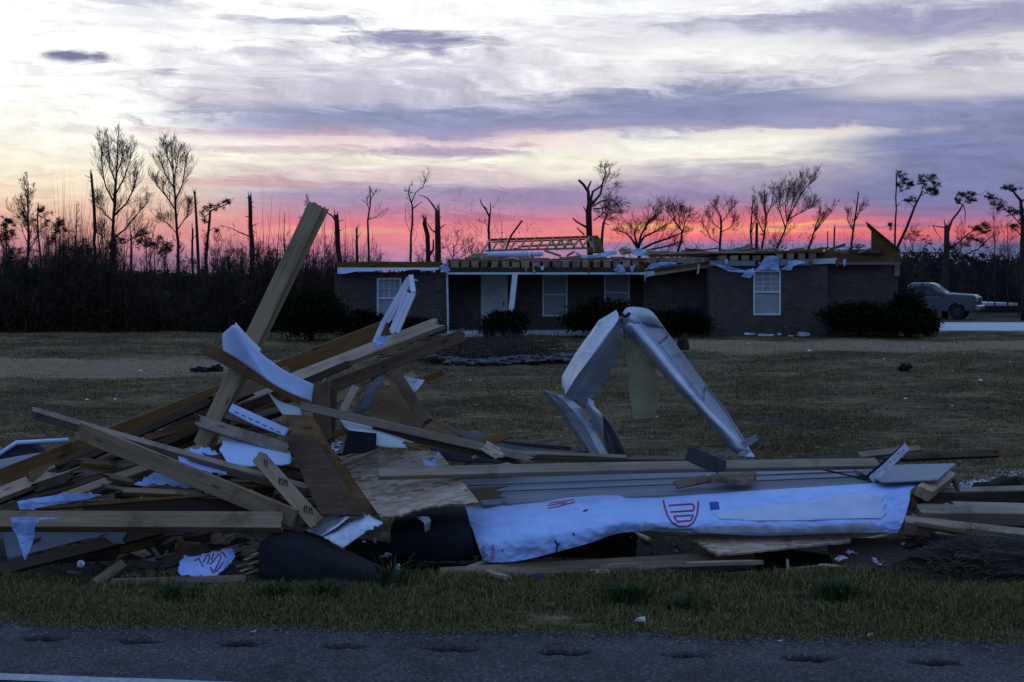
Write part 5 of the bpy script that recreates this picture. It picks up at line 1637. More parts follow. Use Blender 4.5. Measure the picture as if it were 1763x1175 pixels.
def board(name, label, cat, a, b, wpx, th, up, mat='wood', jag0=.0, jag1=.0, warp=.6, group='broken lumber of the debris pile', parent=None):
    """plank between two photo points a, b = (px, py, distance); wpx = apparent face width in photo px; up = how far the face turns skyward (deg)"""
    BSEED[0] += 1
    if mat.startswith('wood'): jag0, jag1 = max(jag0, .014), max(jag1, .014)
    rr = random.Random(BSEED[0])
    A, B = P(*a), P(*b)
    ax = (B - A); L_ = ax.length; ax.normalize()
    u = math.radians(up)
    n = Vector((0, -math.cos(u), math.sin(u)))
    n = (n - ax * n.dot(ax)).normalized()
    wd = n.cross(ax)
    Ym = (a[2] + b[2]) / 2
    mid = (A + B) / 2
    # apparent width: project +-wd/2 at the middle
    def proj(p): return Vector((CX + F * p.x / p.y, CY + F * (H - p.z) / p.y))
    p0, p1, pa, pb = proj(mid - wd * .05), proj(mid + wd * .05), proj(A), proj(B)
    e = (pb - pa).normalized()
    vis = abs((p1 - p0).x * -e.y + (p1 - p0).y * e.x) / .1
    w = wpx / max(vis, 30)
    me = beam_mesh(name, L_, w, th, rr, jag0, jag1, warp)
    me.materials.append(MT[mat])
    o = link(bpy.data.objects.new(name, me))
    M_ = frame(A - n * th / 2, ax, n)
    if parent is not None:
        o.parent = parent
        o.matrix_basis = parent.matrix_basis.inverted() @ M_
    else:
        o.matrix_basis = M_
        tag(o, label, cat, group if mat.startswith('wood') else None)
    return o


def plate(name, label, cat, plane, poly, th, mat, rag=0.0, seed=1, step=.05, group=None, smooth=False, ragedges=None):
    """flat sheet: plane = three (px,py,distance); poly in photo px on that plane; thickness away from the eye"""
    rr = random.Random(seed)
    a, b, c = (P(*q) for q in plane)
    n = (b - a).cross(c - a).normalized()
    eye = Vector((0, 0, H))
    if n.dot(eye - a) < 0: n = -n
    pts = []
    for px, py in poly:
        d = P(px, py, 10.0) - eye
        t = (a - eye).dot(n) / d.dot(n)
        pts.append(eye + d * t)
    out = []
    for i in range(len(pts)):
        p, q = pts[i], pts[(i + 1) % len(pts)]
        rg = rag if (ragedges is None or i in ragedges) else 0.0
        m_ = max(1, int((q - p).length / step)) if rg else 1
        for j in range(m_):
            s_ = p.lerp(q, j / m_)
            if j and rg:
                pr = (q - p).normalized().cross(n)
                s_ = s_ + pr * rr.uniform(-1, 1) * rg + (q - p).normalized() * rr.uniform(-.3, .3) * step
            out.append(s_)
    ax = (pts[1] - pts[0]).normalized()
    M_ = frame(pts[0], ax, n)
    Mi = M_.inverted()
    q = [Mi @ p for p in out]
    bm = bmesh.new()
    f1 = bm.faces.new([bm.verts.new((p.x, p.y, 0)) for p in q])
    if f1.normal.length == 0: f1.normal_update()
    f1.normal_update()
    if f1.normal.z < 0: f1.normal_flip()
    r_ = bmesh.ops.extrude_face_region(bm, geom=[f1])
    vs = [g for g in r_['geom'] if isinstance(g, bmesh.types.BMVert)]
    for v_ in vs: v_.co.z -= th
    bmesh.ops.recalc_face_normals(bm, faces=bm.faces[:])
    bmesh.ops.triangulate(bm, faces=[f for f in bm.faces if len(f.verts) > 4])
    me = bpy.data.meshes.new(name)
    bm.to_mesh(me); bm.free()
    me.materials.append(MT[mat])
    o = link(bpy.data.objects.new(name, me))
    o.matrix_basis = M_
    return tag(o, label, cat, group)


def cr(p0, p1, p2, p3, t):
    return 0.5 * ((2 * p1) + (p2 - p0) * t + (2 * p0 - 5 * p1 + 4 * p2 - p3) * t * t + (3 * p1 - p0 - 3 * p2 + p3) * t * t * t)


def interp(ps, m, linear=False):
    out = []
    N = len(ps)
    for i in range(m + 1):
        t = i / m * (N - 1)
        k = min(int(t), N - 2); f_ = t - k
        if linear: out.append(ps[k].lerp(ps[k + 1], f_))
        else: out.append(cr(ps[max(k - 1, 0)], ps[k], ps[k + 1], ps[min(k + 2, N - 1)], f_))
    return out


def sheet(name, label, cat, rows_, nu, nv, mat, th=.004, wr=0.0, wsc=6.0, seed=0, linc=False, linr=False, parent=None, smooth=True, group=None, edge=0.0, ridge=0.0):
    """bent sheet through a grid of photo points; rows_ = list of rows of (px,py,distance)"""
    rr = random.Random(seed)
    g = [interp([P(*q) for q in r_], nu, linc) for r_ in rows_]
    colsn = [interp([g[j][i] for j in range(len(g))], nv, linr) for i in range(nu + 1)]
    V_ = []
    for j in range(nv + 1):
        for i in range(nu + 1):
            p = colsn[i][j].copy()
            if wr:
                q = p * wsc + Vector((seed * 7.7, seed, 0))
                h_ = mnoise.noise(q) + .5 * mnoise.noise(q * 2.1 + Vector((3, 1, 9)))
                if ridge:
                    h_ = h_ * (1 - ridge) + ridge * (0.6 - 2.2 * abs(mnoise.noise(q * .8 + Vector((0, 7, 0)))) - 1.1 * abs(mnoise.noise(Vector((q.x * 1.4 + q.z * .9, q.z * 2.4, 5)))) - .75 * abs(mnoise.noise(Vector((q.x * 2.6 - q.z * 2.2, q.z * 4.5 + q.y, 9)))) + .15 * mnoise.noise(q * 6.0))
                d = (Vector((0, 0, H)) - p).normalized()
                p += d * h_ * wr
            if edge and (i in (0, nu) or j in (0, nv)):
                p += Vector((rr.uniform(-edge, edge), 0, rr.uniform(-edge, edge)))
            V_.append(p)
    F_ = [(j * (nu + 1) + i, j * (nu + 1) + i + 1, (j + 1) * (nu + 1) + i + 1, (j + 1) * (nu + 1) + i) for j in range(nv) for i in range(nu)]
    o = mesh(name, V_, F_, MT[mat], parent, smooth)
    o['_bvh'] = 0
    del o['_bvh']
    if th:
        s_ = o.modifiers.new('thickness', 'SOLIDIFY'); s_.thickness = th; s_.offset = 0
    if parent is None: tag(o, label, cat, group)
    o_bvh[o.name] = BVHTree.FromPolygons([tuple(v_) for v_ in V_], F_)
    return o


o_bvh = {}


def bvh_of(o):
    if o.name not in o_bvh:
        M_ = o.matrix_basis
        o_bvh[o.name] = BVHTree.FromPolygons([tuple(M_ @ v_.co) for v_ in o.data.vertices], [tuple(p.vertices) for p in o.data.polygons])
    return o_bvh[o.name]


def on_surf(bv, px, py, off, YD=11.0):
    eye = Vector((0, 0, H))
    d = (P(px, py, 10.0) - eye).normalized()
    hit = bv.ray_cast(eye, d)
    return (hit[0] - d * off) if hit[0] is not None else None


def ink(owner, name, strokes, wpx, mat, off=.004, th=.0015):
    """print lying on a surface: strokes of photo px polylines become thin ribbons that follow it"""
    bv = bvh_of(owner)
    m = MB()
    for st_ in strokes:
        pts = []
        for (ax_, ay_), (bx_, by_) in zip(st_, st_[1:]):
            L_ = math.hypot(bx_ - ax_, by_ - ay_); k = max(1, int(L_ / 2.0))
            for j in range(k): pts.append((ax_ + (bx_ - ax_) * j / k, ay_ + (by_ - ay_) * j / k))
        pts.append(st_[-1])
        left, right = [], []
        for i, p in enumerate(pts):
            q0, q1 = pts[max(i - 1, 0)], pts[min(i + 1, len(pts) - 1)]
            dx, dy = q1[0] - q0[0], q1[1] - q0[1]; l_ = math.hypot(dx, dy) or 1
            nx_, ny_ = -dy / l_ * wpx / 2, dx / l_ * wpx / 2
            left.append((p[0] + nx_, p[1] + ny_)); right.append((p[0] - nx_, p[1] - ny_))
        L3 = [on_surf(bv, *q, off) for q in left]; R3 = [on_surf(bv, *q, off) for q in right]
        for i in range(len(pts) - 1):
            q = (L3[i], R3[i], R3[i + 1], L3[i + 1])
            if all(x is not None for x in q): m.add(q, [(0, 1, 2, 3)])
    if m.v:
        o = mesh(name, m.v, m.f, MT[mat], owner)
        s_ = o.modifiers.new('thickness', 'SOLIDIFY'); s_.thickness = th
        return o


def ink_text(owner, name, text, x0, y0, size, ang, mat, off=.004):
    cu = bpy.data.curves.new('t', 'FONT'); cu.body = text; cu.size = size; cu.resolution_u = 3
    ob = bpy.data.objects.new('t', cu); COL.objects.link(ob)
    me = bpy.data.meshes.new_from_object(ob)
    bpy.data.objects.remove(ob); bpy.data.curves.remove(cu)
    ca, sa = math.cos(ang), math.sin(ang)
    bv = bvh_of(owner)
    pts = [on_surf(bv, x0 + v_.co.x * ca - v_.co.y * sa * -1 * -1, y0 - (v_.co.x * sa + v_.co.y * ca), off) for v_ in me.vertices]
    F_ = [tuple(p.vertices) for p in me.polygons if all(pts[i] is not None for i in p.vertices)]
    used = sorted({i for f_ in F_ for i in f_}); mp = {i: k for k, i in enumerate(used)}
    bpy.data.meshes.remove(me)
    if used:
        return mesh(name, [pts[i] for i in used], [tuple(mp[i] for i in f_) for f_ in F_], MT[mat], owner)


# ------------------------------------------------------------------ the pile: left part
board('plank', 'wide plank standing tall and leaning right, top edge against the sky', 'plank', (544, 350, 11.35), (345, 768, 11.05), 27, .042, 0, 'wood', .01, .0, .3)
board('plank', 'narrower plank nailed behind the tall leaning plank, its end split off lower', 'plank', (559, 355, 11.40), (357, 776, 11.10), 17, .042, 0, 'wood', .05, .0, .3)
board('joist_board', 'long dark rafter highest of the three rising to the right', 'board', (0, 823, 11.6), (677, 559, 12.4), 28, .04, -4, 'wood_red', 0, .05, .3)
board('joist_board', 'long pale topped rafter in the middle of the three rising to the right, splintered tip', 'board', (-30, 858, 11.3), (760, 554, 12.0), 19, .055, 48, 'wood', 0, .12, .2)
board('joist_board', 'long brown rafter lowest of the three rising to the right', 'board', (60, 868, 11.35), (801, 578, 11.8), 22, .045, -2, 'wood_red', 0, .03, .3)
board('joist_board', 'pale edged board under the three rising rafters on the left', 'board', (85, 864, 11.0), (402, 748, 11.25), 13, .09, 50, 'wood_grey', 0, 0, .2)
board('joist_board', 'dark board deep under the rising rafters on the left', 'board', (30, 880, 11.1), (420, 770, 11.5), 30, .04, 0, 'wood_dark', 0, 0, .2)
board('joist_board', 'thin dark board crossing behind the tall leaning plank', 'board', (130, 845, 11.3), (520, 690, 11.7), 22, .04, 0, 'wood_red', 0, 0, .2)
board('plank', 'plank under the curled white ribbon, slanting down to the right', 'plank', (350, 596, 11.0), (535, 694, 11.1), 24, .045, 8, 'wood_red', .0, 0, .2)
board('beam', 'heavy pale beam slanting down to the right in front, cut square at its lower end', 'beam', (128, 740, 10.75), (507, 894, 10.25), 31, .09, 6, 'wood', .06, 0, .1)
board('batten', 'long thin pale batten lying above the heavy front beam, highest tip far left', 'batten', (57, 704, 10.95), (532, 838, 10.5), 9, .09, 55, 'wood', 0.01, 0, .25)
tally = board('plank', 'short pale plank with black tally marks and a ragged upper end', 'plank', (442, 783, 10.55), (546, 902, 10.25), 27, .045, 22, 'wood', .05, 0, .1)
for k, (x, y) in enumerate(((461, 798), (487, 829), (530, 877))):
    s_ = [[(x + d_ * 4.2 - 6, y - 7 + d_ * 1.0), (x + d_ * 4.2 - 5, y + 6 + d_ * 1.0)] for d_ in range(2 if k == 0 else 4)]
    if k: s_.append([(x - 8, y + 2), (x - 3, y - 5)]); s_.append([(x + 1, y + 1), (x + 8, y - 1)])
    ink(tally, 'tally_mark', s_, 1.5, 'black_ink')
board('stud', 'short square stud lying under the heavy front beam, crossing the vinyl strip', 'board', (338, 723, 10.95), (497, 774, 10.85), 20, .05, 30, 'wood_grey', .05, 0, .15)
board('stud', 'stubby dark board half buried at the middle left', 'board', (210, 843, 10.55), (350, 849, 10.5), 9, .06, 40, 'wood', 0, 0, .1)
board('batten', 'thin splintered strip above the front left beam', 'batten', (62, 874, 10.45), (395, 853, 10.45), 5, .03, 30, 'wood_red', .03, .02, .8)
board('batten', 'brown board edge behind the thin splintered strip', 'batten', (140, 874, 10.55), (470, 868, 10.5), 22, .04, 0, 'wood_dark', 0, 0, .1)
board('beam', 'long level beam across the lower left, cut by the left edge', 'beam', (-60, 893, 10.2), (487, 895, 10.2), 28, .09, 38, 'wood', 0, 0, .1)
board('beam', 'dark lower beam rising under the front left beam', 'beam', (-20, 985, 10.15), (300, 905, 10.6), 18, .06, 25, 'wood_dark', 0, 0, .1)
board('plank', 'flat pale plank half sunk in the grass at the lower left', 'plank', (190, 1003, 9.98), (424, 996, 9.98), 13, .035, 25, 'wood', .02, .02, .1)
board('stud', 'short stud propped on the ground behind the flat pale plank', 'board', (164, 1003, 10.0), (216, 966, 10.3), 16, .05, 25, 'wood_grey', 0, .03, .1)
board('plank', 'low grey plank in the shade at the far lower left', 'plank', (-20, 905, 10.5), (215, 915, 10.45), 44, .02, 10, 'siding', 0, .03, .1)
board('joist_board', 'brown board crossing the pile middle behind the vinyl strip', 'board', (370, 690, 11.35), (500, 640, 11.5), 24, .04, 0, 'wood', 0, 0, .1)
board('stud', 'short lath poking out behind the tally mark plank', 'board', (385, 714, 11.1), (497, 748, 11.0), 11, .03, 25, 'wood_grey', 0, 0, .1)
for k, (y, a, b, mt_, lb) in enumerate(((806, 500, 545, 'wood_grey', 'topmost of the short laths stacked behind the tally mark plank'), (822, 380, 545, 'wood_dark', 'second lath down behind the tally mark plank'),
                                        (838, 360, 540, 'wood_red', 'third lath down behind the tally mark plank'), (852, 470, 560, 'wood_grey', 'fourth lath down behind the tally mark plank'), (868, 500, 570, 'wood', 'lowest lath behind the tally mark plank'))):
    board('lath', lb, 'lath', (a, y - 6, 10.75 - k * .03), (b, y, 10.7 - k * .03), 9, .04, 30, mt_, 0, 0, .1)
fl = random.Random(61)
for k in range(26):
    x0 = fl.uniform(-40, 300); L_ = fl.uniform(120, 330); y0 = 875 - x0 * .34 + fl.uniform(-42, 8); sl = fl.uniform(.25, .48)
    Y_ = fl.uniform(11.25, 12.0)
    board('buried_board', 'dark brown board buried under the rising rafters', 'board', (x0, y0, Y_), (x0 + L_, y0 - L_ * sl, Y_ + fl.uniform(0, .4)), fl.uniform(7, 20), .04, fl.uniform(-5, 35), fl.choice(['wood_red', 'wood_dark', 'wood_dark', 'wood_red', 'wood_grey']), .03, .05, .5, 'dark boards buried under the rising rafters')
for k in range(16):
    x0 = fl.uniform(380, 560); y0 = fl.uniform(740, 880); L_ = fl.uniform(60, 160); sl = fl.uniform(-.5, .35)
    Y_ = fl.uniform(11.0, 11.6)
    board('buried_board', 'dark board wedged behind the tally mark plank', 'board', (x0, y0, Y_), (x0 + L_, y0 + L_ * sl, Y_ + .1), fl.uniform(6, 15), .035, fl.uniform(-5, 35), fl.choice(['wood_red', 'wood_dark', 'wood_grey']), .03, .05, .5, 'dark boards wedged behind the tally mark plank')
# standing panels
plate('panel_board', 'taller brown board standing behind its twin at the pile middle', 'board', ((490, 714, 10.75), (538, 718, 10.75), (600, 880, 10.5)), [(490, 714), (538, 717), (582, 790), (650, 886), (575, 888)], .028, 'wood_red', .004, 3)
plate('panel_board', 'front brown board of the twin pair, clipped top corner', 'board', ((490, 750, 10.6), (541, 749, 10.6), (600, 888, 10.35)), [(489, 750), (540, 749), (582, 815), (626, 887), (552, 887)], .028, 'wood_red', .004, 4)
board('post', 'stout dark post with a slanted top behind the thin crossing plank', 'post', (552, 658, 11.25), (556, 790, 11.15), 30, .09, -3, 'wood_red', .03, 0, .1)
board('post', 'narrow side board of the slanted top post', 'post', (571, 668, 11.28), (566, 790, 11.2), 17, .05, -8, 'wood_dark', .02, 0, .1)
board('plank', 'long thin plank slanting down to the right across the pile middle', 'plank', (516, 697, 10.95), (920, 792, 11.15), 14, .045, 12, 'wood', .02, .06, .4)
board('plank', 'second layer under the long thin slanting plank', 'plank', (640, 742, 11.05), (900, 794, 11.2), 13, .03, 5, 'wood_dark', .02, .06, .3)
plate('box_side', 'black square board end in front of the pale sheet', 'board', ((597, 742, 10.95), (647, 746, 10.95), (645, 778, 10.9)), [(598, 741), (648, 746), (646, 779), (590, 780), (595, 760)], .03, 'tar', .002, 5)
# OSB sheet
plate('strand_board_sheet', 'broken strand board sheet with a ragged lower edge in the middle of the pile', 'sheet', ((582, 786, 11.25), (755, 777, 11.25), (826, 866, 10.45)),
      [(582, 786), (650, 776), (755, 777), (792, 824), (826, 866), (770, 868), (735, 874), (706, 880), (690, 888), (655, 890), (620, 842)], .015, 'osb', .012, 6, .03, None, False, (4, 5, 6, 7, 8))
# brown plywood mound behind
plate('plywood_sheet', 'dark brown plywood sheet propped behind the thin slanting plank', 'sheet', ((640, 640, 11.8), (590, 740, 11.3), (790, 745, 11.4)),
      [(652, 636), (690, 655), (716, 690), (745, 718), (794, 746), (760, 764), (600, 740), (610, 700)], .015, 'wood_red', .012, 7, .05)
board('stud', 'stud leaning over the dark plywood sheet', 'board', (678, 640, 11.5), (734, 726, 11.15), 20, .05, 12, 'wood_red', 0, 0, .1)
board('batten', 'grey slat leaning left of the dark plywood sheet', 'batten', (613, 664, 11.4), (590, 708, 11.2), 13, .02, 10, 'wood_grey', 0, 0, .1)
board('batten', 'pale batten sloping behind the grey slat', 'batten', (570, 692, 11.6), (640, 660, 11.75), 13, .03, 12, 'wood', 0, 0, .1)
board('batten', 'brown batten end poking right past the torn white paper', 'batten', (690, 655, 11.75), (716, 643, 11.85), 14, .05, 15, 'wood', 0, .01, .1)
board('batten', 'thin red brown strip poking out to the right behind the pile', 'batten', (718, 660, 11.95), (764, 640, 12.1), 11, .02, 0, 'wood_red', 0, .02, .1)
sheet('plastic_strip', 'dark creased plastic strip draped left of the dark plywood', 'sheet', [[(644, 655, 11.5), (652, 650, 11.5), (662, 648, 11.5)], [(628, 680, 11.4), (640, 676, 11.38), (650, 672, 11.4)], [(610, 712, 11.3), (622, 710, 11.28), (634, 706, 11.3)]], 6, 10, 'seam', .004, .03, 14, 3)
crumple('paper_sheet', 'torn white paper sheet hanging behind the leaning stud', 'paper', [(688, 647), (712, 652), (731, 655), (722, 668), (714, 676), (712, 684), (704, 680), (696, 662)], 11.65, MT['paper'], 7, .03, .006, 31)
crumple('paper_sheet', 'grey paper scrap folded over the top of the dark plywood', 'paper', [(648, 660), (660, 654), (676, 660), (670, 666), (662, 672), (650, 670)], 11.45, MT['wood_grey'], 6, .03, .01, 32)
crumple('paper_sheet', 'narrow white sheet edge down the right side of the dark plywood', 'paper', [(721, 696), (728, 704), (745, 722), (740, 724), (728, 718)], 11.5, MT['paper'], 6, .02, .006, 33)
# white ribbons and sheets
sheet('vinyl_ribbon', 'wide white vinyl ribbon curled over at its top left end', 'vinyl',
      [[(383, 576, 10.95), (383, 590, 10.92), (384, 604, 10.9)], [(394, 566, 10.86), (404, 592, 10.84), (414, 622, 10.84)], [(406, 562, 10.82), (424, 600, 10.8), (446, 645, 10.8)], [(440, 600, 10.83), (452, 632, 10.82), (474, 664, 10.82)],
       [(488, 637, 10.88), (492, 654, 10.87), (506, 680, 10.87)], [(540, 662, 10.98), (538, 676, 10.97), (536, 692, 10.97)]], 8, 26, 'white_sheet', .003, .004, 5, 4)
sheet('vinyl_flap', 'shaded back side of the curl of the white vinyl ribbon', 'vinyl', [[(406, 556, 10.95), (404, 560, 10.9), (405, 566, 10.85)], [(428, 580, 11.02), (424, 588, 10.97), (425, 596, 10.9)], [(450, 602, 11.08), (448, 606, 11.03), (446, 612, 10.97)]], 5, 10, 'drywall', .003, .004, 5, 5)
vs_ = sheet('vinyl_strip', 'white vinyl strip with nail slots between the planks', 'vinyl', [[(400, 695, 11.05), (396, 703, 11.0), (393, 709, 10.98)], [(446, 716, 11.02), (442, 724, 10.98), (438, 732, 10.95)], [(497, 738, 11.0), (494, 746, 10.97), (490, 752, 10.95)]], 4, 14, 'white_sheet', .003, .003, 5, 6, linc=True)
ink(vs_, 'nail_slot', [[(x, y), (x + 7, y + 3.2)] for x, y in ((404, 709), (416, 714.5), (428, 720), (440, 725.5), (452, 731), (464, 736.5), (476, 742))], 1.3, 'black_ink')
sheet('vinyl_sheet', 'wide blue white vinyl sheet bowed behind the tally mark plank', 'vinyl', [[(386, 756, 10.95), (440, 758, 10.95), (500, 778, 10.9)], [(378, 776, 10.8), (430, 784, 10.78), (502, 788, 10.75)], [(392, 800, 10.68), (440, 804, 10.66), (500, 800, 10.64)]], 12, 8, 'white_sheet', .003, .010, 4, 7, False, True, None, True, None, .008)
sheet('plastic_sheet', 'crumpled white plastic between the thin batten and the heavy front beam', 'sheet', [[(330, 774, 10.85), (356, 770, 10.85), (396, 792, 10.8)], [(310, 786, 10.7), (350, 794, 10.72), (398, 806, 10.7)], [(308, 800, 10.62), (350, 812, 10.62), (390, 816, 10.62)]], 16, 12, 'wrap', .003, .03, 9, 8, linc=True, linr=True, ridge=.5, edge=.015)
sheet('plastic_sheet', 'white plastic showing under the heavy front beam above the stubby dark board', 'sheet', [[(262, 816, 10.75), (290, 812, 10.75), (320, 826, 10.7)], [(230, 836, 10.62), (280, 834, 10.62), (330, 842, 10.6)]], 12, 8, 'wrap', .003, .03, 9, 9, linc=True, linr=True, ridge=.5, edge=.012)
sheet('gypsum_board', 'pale green board scrap below the white vinyl ribbon', 'board', [[(460, 672, 11.1), (478, 690, 11.1), (516, 702, 11.1)], [(474, 696, 11.05), (492, 704, 11.05), (518, 706, 11.05)], [(486, 714, 11.0), (500, 716, 11.0), (520, 716, 11.0)]], 8, 6, 'drywall', .008, .004, 5, 10)
sheet('plastic_sheet', 'pale bowed sheet under the long thin slanting plank', 'sheet', [[(585, 722, 11.1), (650, 734, 11.15), (720, 752, 11.2)], [(596, 738, 11.0), (650, 748, 11.0), (710, 766, 11.05)], [(616, 746, 10.95), (650, 768, 10.95), (700, 772, 11.0)]], 14, 8, 'drywall', .004, .008, 4, 11)
crumple('plastic_bag', 'white crumpled plastic bit stuck on the strand board beside the long level plank', 'scrap', [(728, 790), (742, 796), (752, 784), (755, 786), (748, 802), (732, 802)], 10.85, MT['wrap'], 6, .02, .004, 41)
crumple('foil_scrap', 'crumpled shiny foil left of the black board end', 'scrap', [(571, 764), (580, 758), (592, 762), (588, 776), (578, 784), (572, 778)], 10.95, MT['foil'], 8, .03, .004, 42)
crumple('plastic_strip', 'torn white wrap strip lying along the beam at the far left', 'scrap', [(30, 864), (60, 858), (106, 851), (110, 847), (114, 851), (152, 850), (156, 846), (160, 851), (176, 852), (150, 860), (64, 874), (60, 878), (34, 877)], 10.4, MT['wrap'], 14, .02, .004, 43)
rag = crumple('hanging_rag', 'white triangular rag hanging from the front left beam', 'rag', [(18, 891), (60, 890), (104, 892), (94, 895), (72, 894), (62, 905), (56, 930), (50, 952), (45, 964), (40, 950), (36, 938), (28, 922), (21, 912), (22, 900)], 10.02, MT['wrap'], 10, .02, .004, 44)
sheet('metal_sheet', 'grey blue sheet in the shade behind the hanging rag', 'sheet', [[(0, 900, 10.5), (110, 902, 10.5), (215, 906, 10.5)], [(8, 940, 10.42), (110, 930, 10.44), (205, 914, 10.48)], [(14, 966, 10.36), (80, 946, 10.4), (190, 918, 10.46)]], 10, 6, 'siding', .004, .01, 3, 12)
# printed bag at the bottom
bag = sheet('printed_wrap', 'small white wrap piece with red lettering lying low at the left', 'scrap', [[(318, 958, 10.25), (350, 956, 10.2), (380, 948, 10.22), (400, 944, 10.3)], [(311, 972, 10.12), (348, 972, 10.08), (380, 966, 10.1), (404, 960, 10.2)], [(309, 991, 10.02), (340, 992, 10.0), (372, 990, 10.02), (392, 976, 10.12)]], 26, 16, 'wrap', .003, .022, 11, 13, ridge=.5, edge=.014)
ink(bag, 'red_print', [[(335, 966), (343, 962), (344, 966), (350, 976)], [(350, 969), (356, 956), (360, 955.5), (361, 960), (357, 972)], [(364, 966), (368, 953)], [(362, 972), (368, 966), (376, 955), (379.5, 956), (380, 961), (376, 970), (371, 980), (369, 983), (374, 983), (379, 976), (384, 968)], [(362, 976), (366, 985), (369, 986)], [(380, 951), (384, 952), (389, 960)]], 2.2, 'red_ink')
# ------------------------------------------------------------------ tar paper, bent galvanised sheet
sheet('tar_paper_roll', 'curved black tar paper slumped in front at the lower middle', 'tar paper', [[(447, 936, 10.25), (488, 912, 10.3), (560, 932, 10.35), (640, 968, 10.2), (712, 1000, 10.05)], [(446, 950, 10.12), (490, 935, 10.05), (570, 962, 10.0), (650, 990, 9.95), (720, 1010, 9.95)],
      [(446, 985, 10.02), (500, 985, 9.92), (570, 1000, 9.9), (650, 1008, 9.9), (722, 1016, 9.93)], [(448, 1012, 10.05), (500, 1016, 9.93), (570, 1022, 9.9), (650, 1022, 9.9), (735, 1022, 9.95)]], 30, 20, 'tar', .005, .012, 5, 14)
sheet('tar_paper_sheet', 'black tar paper bent over the edge left of the white house wrap', 'tar paper', [[(690, 886, 10.95), (740, 874, 10.95), (800, 872, 10.95)], [(678, 896, 10.72), (740, 890, 10.66), (806, 888, 10.62)], [(672, 920, 10.58), (742, 918, 10.5), (812, 918, 10.48)], [(676, 950, 10.55), (744, 948, 10.47), (815, 946, 10.45)], [(684, 970, 10.6), (744, 966, 10.5), (816, 965, 10.48)]], 26, 20, 'tar', .004, .012, 4, 15)
crumple('wrap_scrap', 'pale torn tape on the black tar paper beside the wrap', 'scrap', [(716, 890), (738, 890), (742, 896), (740, 912), (732, 916), (730, 900)], 10.45, MT['galv'], 5, .006, .003, 45)
sheet('galvanised_sheet', 'bent galvanised sheet with a crease and torn lower edge', 'metal', [[(572, 885, 10.5), (550, 897, 10.45), (526, 914, 10.4)], [(602, 890, 10.3), (580, 908, 10.26), (553, 924, 10.24)]], 10, 8, 'galv', .003, .006, 6, 16, linc=True, linr=True)
sheet('galvanised_sheet', 'lower fold of the bent galvanised sheet, ragged and bright', 'metal', [[(626, 884, 10.42), (600, 902, 10.32), (553, 925, 10.245)], [(640, 890, 10.34), (612, 910, 10.26), (566, 932, 10.2)], [(662, 902, 10.3), (630, 916, 10.22), (590, 946, 10.16)]], 14, 10, 'galv', .003, .012, 8, 17, edge=.012)
crumple('plastic_bag', 'small white tip poking out left of the bent galvanised sheet', 'scrap', [(474, 922), (484, 910), (494, 916), (492, 922)], 10.35, MT['wrap'], 4, .01, .004, 46)
# ------------------------------------------------------------------ long planks, siding panel, house wrap
board('plank', 'long level plank lying across the siding panel, the longest of the right half', 'plank', (650, 815, 10.62), (1512, 793, 11.6), 15, .045, 52, 'wood_grey', .0, .0, .25)
board('plank', 'second long thin plank behind the long level plank', 'plank', (880, 783, 11.9), (1190, 788, 12.0), 7, .04, 55, 'wood_grey', .03, .02, .4)
plate('fallen_siding', 'long grey siding panel lying flat above the house wrap', 'panel', ((794, 830, 11.65), (1640, 798, 12.0), (832, 868, 11.0)), [(794, 826), (1180, 812), (1640, 798), (1602, 830), (1200, 850), (832, 869)], .018, 'siding')
for k, (ya, yb, lb) in enumerate(((836, 806, 'upper'), (848, 815, 'lower'))):
    board('siding_lap', lb + ' thin dark lap seam strip along the grey siding panel', 'siding', (806 + k * 8, ya, 11.46 - .2 * k), (1630 - k * 14, yb, 11.83 - .2 * k), 1.6, .006, 60, 'seam', 0, 0, 0)
plate('fallen_siding', 'second siding sheet end under the metal strap at the right', 'panel', ((1480, 812, 11.6), (1640, 800, 11.9), (1500, 826, 11.2)), [(1470, 808), (1560, 800), (1646, 798), (1614, 826), (1520, 830)], .012, 'siding', .004, 21)
board('cable', 'thin dark cable across the right end of the siding panel', 'cable', (1416, 808, 11.6), (1492, 826, 11.25), 1.8, .012, 30, 'tar', 0, 0, .4)
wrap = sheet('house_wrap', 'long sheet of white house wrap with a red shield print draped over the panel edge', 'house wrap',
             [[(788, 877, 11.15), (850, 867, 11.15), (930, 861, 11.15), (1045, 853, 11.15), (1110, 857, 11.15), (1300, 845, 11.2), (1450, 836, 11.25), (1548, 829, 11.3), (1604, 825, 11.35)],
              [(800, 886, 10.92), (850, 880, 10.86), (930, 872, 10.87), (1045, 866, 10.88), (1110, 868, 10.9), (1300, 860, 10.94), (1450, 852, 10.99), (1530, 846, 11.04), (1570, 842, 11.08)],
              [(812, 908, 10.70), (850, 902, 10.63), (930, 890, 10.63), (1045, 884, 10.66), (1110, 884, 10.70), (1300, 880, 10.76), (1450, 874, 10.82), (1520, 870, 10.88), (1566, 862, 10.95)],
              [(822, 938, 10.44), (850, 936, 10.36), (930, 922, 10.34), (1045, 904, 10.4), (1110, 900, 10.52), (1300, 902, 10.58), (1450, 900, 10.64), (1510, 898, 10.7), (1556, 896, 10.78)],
              [(832, 965, 10.42), (852, 969, 10.32), (905, 964, 10.3), (1010, 937, 10.36), (1096, 915, 10.5), (1300, 922, 10.56), (1430, 919, 10.62), (1500, 918, 10.68), (1545, 918, 10.74)]], 300, 70, 'wrap', .002, .032, 4.2, 18, ridge=.65)
